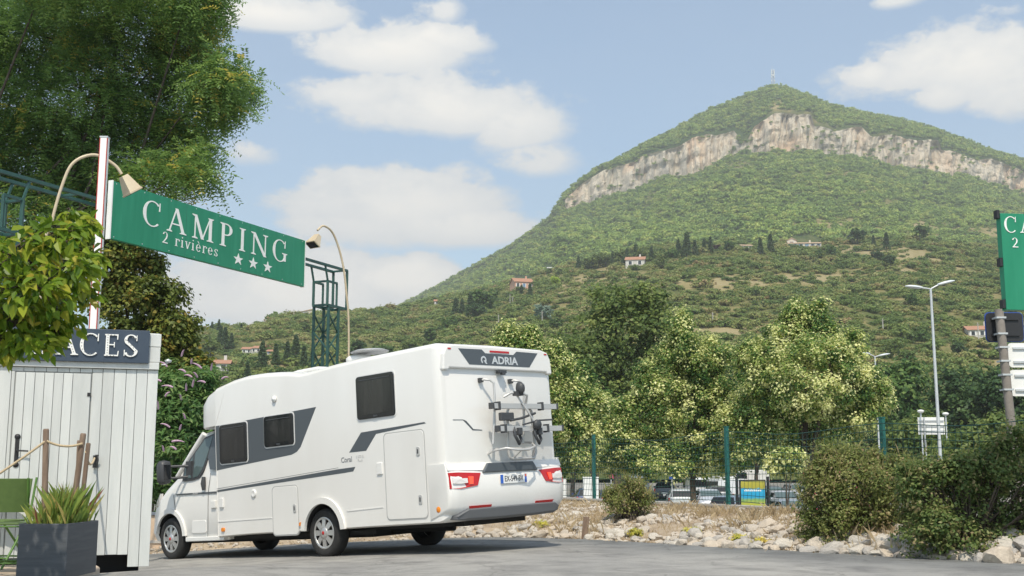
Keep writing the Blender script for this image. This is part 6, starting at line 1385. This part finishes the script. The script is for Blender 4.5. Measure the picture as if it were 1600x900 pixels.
def car(kind, px, Yd, rz, col, lab, nm='parked_car', cat='car', zz=None):
    K = CAR[kind]; x = ray(px, 760)[0] / ray(px, 760)[1] * Yd; c = empty(nm, (x, Yd, gz_at(x, Yd) if zz is None else zz), R(rz)); tag(c, lab, cat, 'vehicles parked in the car park')
    paint = mat('paint_%s' % '_'.join('%d' % int(q * 100) for q in col), col, .25, metal=.15, coat=.6)
    v, f_ = loft(K['L'], cab_ring); mb = MB(); mb.add(v, f_); b = mb.build('body', paint, c); smooth_angle(b, 32)
    for sg in (1, -1):
        for a_, e_ in K['win']:
            za, zb = K['zb'] + .03, K['zt'] - .04; ya = K['wb'] - .02; yb = K['wt'] + .02
            sl = .12 if e_ == K['win'][-1][1] else 0
            P = [(a_, sg * (ya + .012), za), (e_ + sl * 1.6, sg * (ya + .012), za), (e_ - sl, sg * (yb + .016), zb), (a_ + .06, sg * (yb + .016), zb)]; bent_panel(P if sg < 0 else P[::-1], .03, 'side_window', M_BLACK, c)
        mb = MB(); mb.add([(1.0, sg * .95, .98), (1.12, sg * .95, .98), (1.12, sg * 1.05, .98), (1.0, sg * 1.05, .98), (1.0, sg * .86, 1.1), (1.1, sg * .86, 1.1), (1.1, sg * 1.05, 1.12), (1.0, sg * 1.05, 1.12)], [(0, 1, 2, 3), (7, 6, 5, 4), (0, 4, 5, 1), (1, 5, 6, 2), (2, 6, 7, 3), (3, 7, 4, 0)]); mb.build('wing_mirror', paint, c)
        xe, xf = K['L'][1][0], K['L'][-2][0]; we = K['L'][1][4]; wf = K['L'][-2][4]
        mb = MB(); mb.box(xe - .03, xe + .10, sg * we - .09, sg * we + .015, .72, .92); mb.build('tail_light', M_RED, c); mb = MB(); mb.box(xf - .12, xf + .03, sg * (wf - .14) - .12, sg * (wf - .14) + .12, .54, .66); mb.build('headlight', M_CLEAR, c)
        for wx in K['wx']:
            w = empty('wheel', (wx, sg * .78, .30), parent=c); mb = MB(); mb.lathe([(.17, -.09), (.28, -.10), (.30, -.07), (.30, .07), (.28, .10), (.17, .115)], 20, 'y'); mb.build('tyre', M_TYRE, w); mb = MB(); mb.lathe([(.18, .112 * sg), (.12, .10 * sg), (0, .11 * sg)], 14, 'y'); mb.build('rim', M_RIM, w)
    (xt, zt), (xb, zb) = K['ws']; wt = K['wt'] - .03; wb = K['wb'] - .20
    bent_panel([(xt + .02, wt, zt + .02), (xb + .02, wb, zb + .025), (xb + .02, -wb, zb + .025), (xt + .02, -wt, zt + .02)], .02, 'windscreen', M_CABGL, c)
    (xt, zt), (xb, zb) = K['rw']
    bent_panel([(xt - .03, -wt, zt), (xb - .03, -wb - .06, zb), (xb - .03, wb + .06, zb), (xt - .03, wt, zt)], .02, 'rear_window', M_BLACK, c)
    mb = MB(); xe = K['L'][0][0]; mb.box(xe - .03, xe + .02, -.26, .26, .52, .63); mb.build('number_plate', MATS['plate_white'], c)
    return c
wht, slv, gry, blu, drk = (.72, .72, .70), (.42, .43, .44), (.16, .17, .18), (.10, .15, .24), (.03, .035, .05)
car('hatch', 918, 80, 90, (.05, .07, .16), 'dark blue hatchback by the white cabinet behind the first fence post')
car('estate', 968, 74, 100, gry, 'dark grey estate car behind the small weed bush')
car('van', 990, 100, 95, wht, 'white van far behind the small weed bush')
car('hatch', 1040, 97, 80, drk, 'black hatchback left of the pointed lime tree trunk')
car('hatch', 1062, 78, 85, (.55, .57, .55), 'pale silver hatchback just left of the lime trunk')
car('van', 1087, 95, 92, wht, 'white small van behind the lime trunk, seen from its rear')
car('hatch', 1107, 77, -92, (.5, .52, .55), 'silver hatchback facing the fence just right of the lime trunk')
car('estate', 1119, 86, 88, (.28, .29, .3), 'grey estate car beside the silver hatchback')
car('van', 1126, 99, 100, wht, 'white van behind the second fence post with open rear seen')
car('hatch', 1146, 67, 60, (.20, .25, .30), 'blue-grey hatchback close behind the information board')
car('van', 1150, 90, 25, (.70, .70, .68), 'white pickup-like van standing sideways behind the information board')
car('van', 1165, 113, 175, (.74, .74, .72), 'white van highest up the car park above the information board')
car('hatch', 1222, 74, -88, slv, 'silver hatchback facing the fence right of the information board')
car('hatch', 1234, 60.5, -85, (.28, .31, .34), 'grey-blue hatchback, only roof and windscreen showing above the low wall')
car('estate', 1247, 92, -90, (.45, .46, .47), 'pale estate car farthest right before the olive shrub')
car('hatch', 1205, 84, -90, gry, 'grey hatchback between the information board post and the silver hatchback')
car('hatch', 1370, 74, 92, wht, 'white hatchback seen past the third fence post')
car('estate', 1398, 70, 95, slv, 'silver estate seen above the olive shrub')
car('hatch', 1412, 78, 90, blu, 'blue hatchback seen above the olive shrub')
# information board
c = at(1176, 770, 27); IB = empty('information_board', (c.x, 27, gz_at(c.x, 27))); tag(IB, 'information board with a yellow and blue poster in a black frame', 'information board')
zt = at(1176, 751.5, 27).z - IB.location.z; zb = zt - .78; wx = .275
for sx in (-.36, .36): mb = MB(); mb.tube([(sx, 0, 0), (sx, 0, zt + .10)], .034, 10); mb.build('post', M_IRON, IB)
mb = MB(); mb.box(-wx - .03, wx + .03, -.03, .03, zb - .03, zt + .03); fr = mb.build('frame', M_IRON, IB, .005)
def poster_mat():
    m = bpy.data.materials.new('poster'); m.use_nodes = True; N = m.node_tree.nodes; L = m.node_tree.links; b = N['Principled BSDF']; b.inputs['Roughness'].default_value = .35
    tc = N.new('ShaderNodeTexCoord'); sp = N.new('ShaderNodeSeparateXYZ'); L.new(tc.outputs['Generated'], sp.inputs[0])
    nz = N.new('ShaderNodeTexNoise'); nz.inputs['Scale'].default_value = 5; L.new(tc.outputs['Generated'], nz.inputs['Vector'])
    ad = N.new('ShaderNodeMath'); ad.operation = 'MULTIPLY_ADD'; ad.inputs[1].default_value = .18; ad.inputs[2].default_value = -.09; L.new(nz.outputs[0], ad.inputs[0])
    a2 = N.new('ShaderNodeMath'); L.new(sp.outputs[2], a2.inputs[0]); L.new(ad.outputs[0], a2.inputs[1])
    cr = N.new('ShaderNodeValToRGB'); e = cr.color_ramp.elements; stops = [(0, (.05, .35, .40)), (.12, (.50, .47, .05)), (.34, (.40, .42, .06)), (.46, (.20, .36, .12)), (.54, (.02, .30, .52)), (.76, (.03, .36, .60)), (.80, (.36, .33, .04)), (1, (.44, .40, .06))]
    while len(e) < len(stops): e.new(.5)
    for i, (p, k) in enumerate(stops): e[i].position = p; e[i].color = (*k, 1)
    L.new(a2.outputs[0], cr.inputs[0]); L.new(cr.outputs[0], b.inputs['Base Color']); return m
mb = MB(); mb.box(-wx, wx, -.036, -.031, zb, zt); mb.build('poster', poster_mat(), fr)
for i in range(13): mb = MB(); x0 = -.20 + i * .031; mb.box(x0, x0 + .018 + .006 * (i % 3), -.039, -.0365, zt - .235, zt - .20 + .008 * (i % 2)); mb.build('print_mark', M_SIGNW, fr)
# white cabinet, white bollard posts, little blue sign, pink notice
def at_lot(px, Yd): x = ray(px, 760)[0] / ray(px, 760)[1] * Yd; return Vector((x, Yd, gz_at(x, Yd)))
p = at_lot(923, 31); o = empty('utility_cabinet', p); tag(o, 'white utility cabinet behind the first fence post', 'cabinet'); h_ = at(923, 747, 31).z - p.z; mb = MB(); mb.box(-.2, .2, -.12, .12, 0, h_); mb.build('housing', M_SIGNW, o, .01); mb = MB(); mb.box(-.215, .215, -.135, .135, h_, h_ + .03); mb.build('lid', M_SIGNW, o, .006); mb = MB(); mb.box(-.003, .003, -.123, -.1, .05, h_ - .05); mb.build('door_gap', M_DKPL, o)
for px, yt, Yd, lab in ((882, 749, 27, 'short white post right beside the motorhome tail light'), (869.5, 716, 26, 'taller thin white post close behind the motorhome corner')):
    p = at_lot(px, Yd); h_ = at(px, yt, Yd).z - p.z; o = empty('white_post', p); tag(o, lab, 'post', 'white posts in the car park'); mb = MB(); mb.box(-.04, .04, -.03, .03, 0, h_); mb.build('shaft', M_SIGNW, o, .006); mb = MB(); mb.box(-.043, .043, -.033, .033, h_ + .0, h_ + .02); mb.build('cap', M_SIGNW, o)
p = at_lot(1050, 75); o = empty('small_sign', p); tag(o, 'little blue sign on a thin post by the grass', 'road sign'); h_ = at(1050, 736, 75).z - p.z; mb = MB(); mb.tube([(0, 0, 0), (0, 0, h_)], .03, 8); mb.build('post', M_GALV, o); mb = MB(); mb.box(-.18, .18, -.05, -.032, h_ - .55, h_); mb.build('plate', mat('sign_blue', (.03, .08, .35), .4), o)
p = at_lot(955, 62); o = empty('small_sign', p); tag(o, 'pink notice on a post below the lime branches', 'notice'); h_ = at(955, 739, 62).z - p.z; mb = MB(); mb.tube([(0, 0, 0), (0, 0, h_)], .03, 8); mb.build('post', M_GALV, o); mb = MB(); mb.box(-.12, .12, -.05, -.032, h_ - .30, h_); mb.build('plate', mat('pink', (.65, .10, .22), .5), o)
# direction board from behind
p = at_lot(1455, 47); o = empty('direction_board', p); tag(o, 'back of a white direction board on two thin posts beside the tall lamp', 'road sign')
k = 47 / F; z1 = at(1460, 652, 47).z - p.z; z0 = at(1460, 679, 47).z - p.z
mb = MB(); mb.box(-15 * k, 26 * k, 0, .03, z0, z1); bd = mb.build('board', M_SIGNW, o, .006)
for t in (.2, .5, .8): mb = MB(); z = z0 + (z1 - z0) * t; mb.box(-14 * k, 25 * k, -.035, -.002, z - .03, z + .03); mb.build('stiffener', M_GALV, bd)
for sx in (-6 * k, 16 * k): mb = MB(); mb.tube([(sx, -.07, 0), (sx, -.07, z1)], .035, 8); mb.build('post', M_GALV, o)
# street lamps
def street_lamp(px0, pxt, yt, Yd, heads, lab, r_=.075):
    top = at(pxt, yt, Yd); x = ray(px0, 760)[0] / ray(px0, 760)[1] * Yd; base = Vector((top.x, Yd, gz_at(x, Yd))); o = empty('street_lamp', base); tag(o, lab, 'street lamp', 'double street lamps'); h_ = top.z - base.z
    mb = MB(); mb.tube([(0, 0, 0), (0, 0, .9), (0, 0, .95), (0, 0, h_)], [r_ * 1.25, r_ * 1.2, r_, r_ * .62], 12); mb.build('pole', M_GALV, o)
    for hx, hy, ty in heads:
        e_ = at(hx, hy, Yd) - base; mb = MB(); mb.tube([(0, 0, h_ - .02), tuple(e_ * .55 + Vector((0, 0, h_)) * .45), tuple(e_)], r_ * .42, 8); mb.build('arm', M_GALV, o)
        d_ = Vector((1 if hx > pxt else -1, 0, ty)).normalized(); s_ = Vector((0, 1, 0)); u_ = d_.cross(s_) * (1 if hx < pxt else 1)
        if u_.z < 0: u_ = -u_
        mb = MB(); S_ = [(-.06, .03, .05), (.05, .09, .07), (.25, .13, .085), (.48, .12, .075), (.62, .06, .04), (.66, .02, .02)]
        mb.add(*loft(S_, lambda q: [tuple(e_ + d_ * q[0] + s_ * q[1] * math.cos(R(36 * k)) + u_ * q[2] * (math.sin(R(36 * k)) if math.sin(R(36 * k)) > 0 else .35 * math.sin(R(36 * k)))) for k in range(10)]), smooth=True); hd = mb.build('lamp_head', mat('lamp_shell', (.62, .66, .68), .35), o)
        bent_panel([e_ + d_ * .08 + s_ * .07 - u_ * .03, e_ + d_ * .08 - s_ * .07 - u_ * .03, e_ + d_ * .50 - s_ * .08 - u_ * .03, e_ + d_ * .50 + s_ * .08 - u_ * .03], -.012, 'lamp_lens', M_CLEAR, hd)
street_lamp(1472, 1454, 451, 45, [(1440, 450, .10), (1467, 445, .25)], 'tall double street lamp rising above the direction board')
street_lamp(1380, 1367, 557, 68, [(1358, 553, .08), (1374, 556, .18)], 'shorter double street lamp beside the crown of the broad lime')
for px, yt, Yd, lab in ((1445, 643, 72, 'small globe lamp left of the tall street lamp'), (1484, 647, 75, 'small globe lamp right of the tall street lamp')):
    p = at_lot(px, Yd); h_ = at(px, yt, Yd).z - p.z; o = empty('globe_lamp', p); tag(o, lab, 'street lamp', 'small globe lamps'); mb = MB(); mb.tube([(0, 0, 0), (0, 0, h_)], .05, 8); mb.build('pole', M_GALV, o); mb = MB(); mb.lathe([(0, h_ - .12), (.14, h_ - .08), (.22, h_ + .02), (.16, h_ + .09), (0, h_ + .12)], 14, 'z'); mb.build('globe', M_SIGNW, o)

# ------------------------------------------------------------------ houses, trees and poles on the hillside
M_TILE = mat('roof_tiles', (.36, .17, .10), .9, (.44, .25, .16), .8, stretch=(1, 6, 1)); M_TILE2 = mat('roof_tiles_pale', (.48, .32, .20), .9, (.55, .40, .27), .8)
M_RENDER = mat('house_render', (.62, .56, .47), .9, (.70, .64, .55), .5); M_RENDW = mat('house_white', (.55, .53, .49), .9, (.62, .60, .56), .5); M_PINK = mat('house_pink', (.60, .34, .24), .9, (.66, .40, .29), .5); M_SHUT = mat('blue_shutters', (.16, .26, .42), .7); M_GLASSD = mat('house_glass', (.03, .035, .04), .1)
def house(px, py, wpx, hpx, dep, wall, roof, lab, rz=0, nw=3, rmax=None, door=None, gable_front=False, chim=True):
    p, rw = hill_at(px, py, 0, rmax); k = p.y / F; W, H = wpx * k, hpx * k; o = empty('house', p + Vector((0, 0, -.2)), R(rz)); tag(o, lab, 'house', 'houses on the hillside')
    if gable_front: W, dep = W, dep
    wh = H * .62; mb = MB(); mb.box(-W / 2, W / 2, 0, dep, -3, wh); mb.build('wall', wall, o)
    rf = MB(); ov = .4
    if gable_front:
        rf.add([(-W / 2 - ov, -ov, wh - .1), (0, -ov, H), (W / 2 + ov, -ov, wh - .1), (-W / 2 - ov, dep + ov, wh - .1), (0, dep + ov, H), (W / 2 + ov, dep + ov, wh - .1), (0, -ov, H - .3), (0, dep + ov, H - .3)], [(0, 1, 4, 3), (1, 2, 5, 4), (0, 3, 7, 6), (6, 7, 5, 2), (0, 6, 1), (1, 6, 2), (3, 4, 7), (4, 5, 7)])
        g_ = MB(); g_.prism([(-W / 2, wh - .02), (W / 2, wh - .02), (0, H - .25)], xz, .01, dep - .01); g_.build('gable', wall, o)
    else:
        rf.add([(-W / 2 - ov, -ov, wh - .1), (W / 2 + ov, -ov, wh - .1), (W / 2 + ov, dep / 2, H), (-W / 2 - ov, dep / 2, H), (-W / 2 - ov, dep + ov, wh - .1), (W / 2 + ov, dep + ov, wh - .1), (-W / 2 - ov, dep / 2, H - .3), (W / 2 + ov, dep / 2, H - .3)], [(0, 1, 2, 3), (3, 2, 5, 4), (0, 6, 7, 1), (6, 4, 5, 7), (0, 3, 6), (3, 4, 6), (1, 7, 2), (2, 7, 5)])
        g_ = MB(); g_.prism([(.02, wh - .02), (dep - .02, wh - .02), (dep / 2, H - .25)], yz, -W / 2 + .01, W / 2 - .01); g_.build('gable', wall, o)
    ro = rf.build('roof', roof, o)
    if chim: mb = MB(); mb.box(W * .2, W * .2 + .7, dep * .45, dep * .45 + .7, H - .5, H + 1.0); mb.build('chimney', wall, ro)
    for i in range(nw):
        cx = -W / 2 + W * (i + .5) / nw; w_ = min(W / nw * .38, 1.3); z0 = wh * .38; z1 = wh * .80
        f2 = MB(); f2.box(cx - w_ / 2, cx + w_ / 2, -.06, .05, (0.05 if door == i else z0), z1); f_o = f2.build('door' if door == i else 'window', M_SHUT if door == i else M_GLASSD, o)
        for sx in (-1, 1): mb = MB(); mb.box(cx + sx * (w_ * .5 + .18) - .16, cx + sx * (w_ * .5 + .18) + .16, -.09, -.01, z0 - .05, z1 + .05); mb.build('shutter', M_SHUT if wall is M_RENDER else M_SIGNW, f_o)
        mb = MB(); mb.box(cx - w_ / 2 - .1, cx + w_ / 2 + .1, -.16, .0, z0 - .12, z0 - .03); mb.build('sill', wall, f_o)
    return o
rt = r_z2 - 1
house(1256, 386, 55, 11, 9, M_RENDER, M_TILE2, 'long low stone house with blue shutters on the terrace below the cliffs', -4, 6, rt, 3)
house(1237, 384, 16, 14, 8, M_RENDER, M_TILE2, 'gabled end house adjoining the long low house', -4, 1, rt, None, True, False)
house(992, 417, 30, 20, 9, M_RENDW, M_TILE, 'white house with a red roof and chimney below the pine wood', -10, 2, rt)
house(1168, 389, 18, 10, 7, M_RENDW, M_TILE2, 'small pavilion-like white house among dark trees', 6, 2, rt, None, False, False)
house(819, 453, 30, 22, 10, M_PINK, M_TILE, 'pink house with a low tiled roof on the left slope', 14, 3, rt, 1)
house(683, 476, 9, 10, 5, M_RENDW, M_TILE, 'tiny white house alone low on the slope by the sky line', 0, 1, None, None, False, False)
house(486, 493, 30, 11, 9, M_RENDER, M_TILE2, 'cream house on the sky line of the left hill', 8, 2, None, None, True, False)
house(386, 553, 14, 14, 8, M_RENDW, M_TILE, 'white house with orange roof among pines above the cab', 6, 2, None, None, False, False)
house(401, 552, 15, 15, 8, M_RENDW, M_TILE, 'second white house with orange roof beside its twin above the cab', -6, 2, None, None, False, False)
house(342, 580, 34, 22, 9, M_RENDW, M_TILE, 'white house with a broad orange roof just above the butterfly bush', 10, 2)
house(423, 554, 9, 10, 5, M_RENDER, M_TILE, 'tiny shed-like house beside the twin orange roofs', 0, 1, None, None, False, False)
house(1530, 528, 40, 24, 9, M_RENDW, M_TILE, 'white house with a red roof half hidden by the dark road sign plate', -12, 3)
house(861, 423, 10, 8, 6, M_RENDW, M_RENDW, 'small white house at the edge of the forest', 0, 1, rt, None, False, False)

LMK = [(1256, 386, 'by the long low stone house'), (992, 417, 'by the white house below the pine wood'), (1168, 389, 'by the pavilion-like house'), (819, 453, 'by the pink house'), (486, 493, 'by the cream sky line house'), (395, 552, 'by the twin orange roofs'), (342, 580, 'by the broad orange roof'), (1530, 528, 'by the house half hidden by the road sign plate'), (730, 500, 'left of the pink house above the motorhome'), (600, 570, 'just above the motorhome roof'), (1110, 430, 'on the dry slope below the pavilion'), (1140, 560, 'between the tops of the two biggest limes'), (1437, 378, 'by the dry clearing below the right cliffs'), (1430, 520, 'left of the tall street lamp head'), (350, 518, 'on the sky line left of the cream house')]
def near_lm(px, py): return min(LMK, key=lambda l: (l[0] - px) ** 2 + (2 * (l[1] - py)) ** 2)[2]
def hill_tree(px, py, hpx, kind, seed, lab, grp):
    if 'LM' in lab: lab = lab.replace('LM', near_lm(px, py)); grp = lab
    p, rw = hill_at(px, py, 0, rt); k = p.y / F; H = hpx * k; r = np.random.default_rng(seed); root = empty('hill_tree', p - Vector((0, 0, .3))); tag(root, lab, 'tree', grp)
    if kind == 'pine':
        n = 260; t = r.random(n) ** .8; rad = H * .20 * (1 - t * .88) * (.6 + .5 * r.random(n)); a_ = r.random(n) * 6.28; c = np.stack([rad * np.cos(a_), rad * np.sin(a_), H * (.14 + .86 * t)], -1)
        cc = np.repeat(c, 4, 0) + r.normal(0, H * .022, (n * 4, 3)); v = leaf_quads(cc, norm(r.normal(size=cc.shape) * .6 + np.array([0, -.2, .7])), H * .09 * (.6 + .7 * r.random(len(cc))), H * .045, r); mt_ = LM_PINE; h0 = H * .5
    else:
        lob = [(r.normal(0, .14) * H, r.normal(0, .14) * H, H * (.42 + .22 * r.random()), H * (.22 + .12 * r.random()), H * (.22 + .12 * r.random()), H * (.22 + .10 * r.random())) for _ in range(6)]; v, t2 = clump_foliage(lob, 130, 9, H * .09, H * .07, H * .085, r, .5, (.1, .8), .1); mt_ = kind; h0 = H * .3
    npmesh('crown', v, 4, mt_, root, np.clip(r.normal(.5, .22, len(v) // 4), 0, 1)); mb = MB(); mb.tube([(0, 0, -.5), (0, 0, h0), (0, 0, H * .75)], [H * .025, H * .02, H * .006], 6); mb.build('trunk', M_BARK, root)
sd_ = 400
for px, py, h_ in [(1073, 405, 44), (1060, 405, 32), (1086, 402, 28), (1100, 398, 26), (1188, 398, 28), (1204, 398, 34), (1110, 396, 28), (712, 500, 36), (735, 500, 42), (722, 496, 30), (828, 470, 28), (815, 466, 22), (352, 546, 36), (345, 540, 32), (362, 545, 26), (377, 520, 16), (331, 520, 18), (342, 518, 20), (411, 582, 50), (432, 572, 36), (463, 566, 44), (450, 572, 40), (490, 575, 36), (476, 580, 40), (388, 600, 36), (1365, 388, 22), (1385, 395, 34)]:
    hill_tree(px, py, h_, 'pine', sd_, 'dark conifer LM', ''); sd_ += 1
for px, py, h_ in [(905 + i * 11 + rnd.uniform(-3, 3), 424 - i * 1.6, rnd.uniform(24, 32)) for i in range(11)]:
    hill_tree(px, py, h_, LM_OLIVE if rnd.random() < .4 else 'pine', sd_, 'olive green pine in the long narrow wood above the white house', 'pines of the narrow wood'); sd_ += 1
for px, py, h_, m_ in [(1437, 378, 32, LM_GREEN), (1300, 404, 26, LM_GREEN), (755, 492, 50, LM_GREEN), (745, 500, 36, LM_DARK), (980, 418, 24, LM_DARK), (1050, 412, 30, LM_GREEN), (1140, 396, 26, LM_GREEN), (1030, 420, 26, LM_OLIVE), (1340, 382, 30, LM_DARK), (1280, 406, 20, LM_GREEN), (1390, 418, 26, LM_DARK), (1370, 410, 24, LM_DARK), (700, 520, 30, LM_GREEN), (670, 540, 34, LM_GREEN), (640, 560, 34, LM_OLIVE), (600, 570, 40, LM_GREEN), (575, 575, 30, LM_OLIVE), (560, 560, 34, LM_DARK), (790, 520, 30, LM_GREEN), (815, 530, 30, LM_DARK), (870, 520, 30, LM_GREEN), (330, 560, 36, LM_OLIVE), (320, 610, 40, LM_GREEN), (350, 620, 40, LM_OLIVE), (440, 600, 34, LM_GREEN), (500, 600, 34, LM_GREEN), (1130, 570, 34, LM_DARK), (1420, 480, 26, LM_GREEN), (1500, 470, 26, LM_GREEN), (1440, 540, 30, LM_GREEN), (1490, 560, 30, LM_DARK), (1390, 560, 34, LM_OLIVE), (1560, 560, 32, LM_GREEN)]:
    nm_ = {LM_GREEN: 'rounded green', LM_DARK: 'rounded dark green', LM_OLIVE: 'rounded olive green'}[m_]
    hill_tree(px, py, h_, m_, sd_, nm_ + ' tree LM', ''); sd_ += 1
hill_tree(868, 447, 20, leafmat('leaf_bright', [(0, (.12, .19, .02)), (1, (.27, .32, .04))]), sd_, 'bright yellow-green tree right of the pink house', None)
hill_tree(848, 502, 36, leafmat('leaf_silver', [(0, (.07, .11, .08)), (1, (.17, .22, .17))]), sd_ + 1, 'silvery grey-green tree below the bright yellow-green one', None)
hill_tree(1118, 392, 14, leafmat('leaf_purple', [(0, (.02, .012, .016)), (1, (.06, .03, .04))]), sd_ + 2, 'dark purple leaved tree among the trees by the pavilion', None)
for px, py, h_ in ((447, 498, 17), (459, 498, 16), (797, 476, 18), (801, 476, 14), (779, 512, 22), (847, 508, 24), (1112, 506, 20), (1376, 516, 20), (1524, 530, 28)):
    p, rw = hill_at(px, py, 0, rt); k = p.y / F; o = empty('utility_pole', p - Vector((0, 0, .3))); tag(o, 'grey utility pole ' + near_lm(px, py), 'utility pole', 'utility pole ' + near_lm(px, py)); mb = MB(); mb.tube([(0, 0, 0), (0, 0, h_ * k)], [.16, .10], 8); mb.build('pole', M_CONC, o); mb = MB(); mb.box(-.45, .45, -.06, .06, h_ * k - .5, h_ * k - .4); mb.build('cross_arm', M_POLEBR, o)
# radio mast on the summit
p, rw = hill_at(1208, 136, r_z4); p = Vector(hill_point(np.array([1208.0]), np.array([float(r_rg)]))[0]); k = p.y / F; Hm = 36 * k; MA = empty('radio_mast', p - Vector((0, 0, 2))); tag(MA, 'white lattice radio mast with antennas on the mountain summit', 'mast')
def mw(t): return 2.1 - 1.2 * t
for sx, sy in ((-1, -1), (1, -1), (1, 1), (-1, 1)): mb = MB(); mb.tube([(sx * mw(0), sy * mw(0), 0), (sx * mw(1), sy * mw(1), Hm * .8)], .22, 6); mb.build('mast_leg', M_GALV, MA)
for i in range(9):
    z0, z1 = Hm * .8 * i / 9, Hm * .8 * (i + 1) / 9; a_, b_ = mw(i / 9), mw((i + 1) / 9)
    for q in ((1, 0), (0, 1)):
        for s_ in (-1, 1):
            mb = MB()
            if q[0]: mb.tube([(-a_, s_ * a_, z0), (b_, s_ * b_, z1)], .12, 5); mb.tube([(a_, s_ * a_, z0), (-b_, s_ * b_, z1)], .12, 5)
            else: mb.tube([(s_ * a_, -a_, z0), (s_ * b_, b_, z1)], .12, 5); mb.tube([(s_ * a_, a_, z0), (s_ * b_, -b_, z1)], .12, 5)
            mb.build('mast_brace', M_GALV, MA)
mb = MB(); mb.tube([(0, 0, Hm * .78), (0, 0, Hm * 1.05)], .14, 6); mb.build('spire', M_GALV, MA)
for z, a_, b_ in ((.80, 1.6, 2.6), (.70, 1.9, 2.4), (.60, 2.0, 2.2), (.48, 2.1, 1.8), (.30, 2.2, 1.6)):
    for sx in (-1, 1): mb = MB(); mb.box(sx * a_ - .45, sx * a_ + .45, -2.0, -1.3, Hm * z - b_ / 2, Hm * z + b_ / 2); mb.build('antenna_panel', M_SIGNW, MA, .08)
mb = MB(); mb.lathe([(0, -2.2), (1.1, -2.5), (1.2, -2.1), (0, -1.9)], 16, 'y', (0, 0, Hm * .55)); mb.build('dish', M_SIGNW, MA)

# ------------------------------------------------------------------ thin summer haze
HZ = MB(); HZ.box(-1900, 1900, -60, 2700, -3.0, 640); hz = HZ.build('haze'); tag(hz, 'thin pale summer haze over the valley', 'haze', kind='stuff')
hm = bpy.data.materials.new('haze'); hm.use_nodes = True; hm.node_tree.nodes.clear(); pv = hm.node_tree.nodes.new('ShaderNodeVolumePrincipled'); pv.inputs['Color'].default_value = (.92, .94, .96, 1); pv.inputs['Density'].default_value = .00028; pv.inputs['Anisotropy'].default_value = .1
ho = hm.node_tree.nodes.new('ShaderNodeOutputMaterial'); hm.node_tree.links.new(pv.outputs[0], ho.inputs['Volume']); hz.data.materials.append(hm)
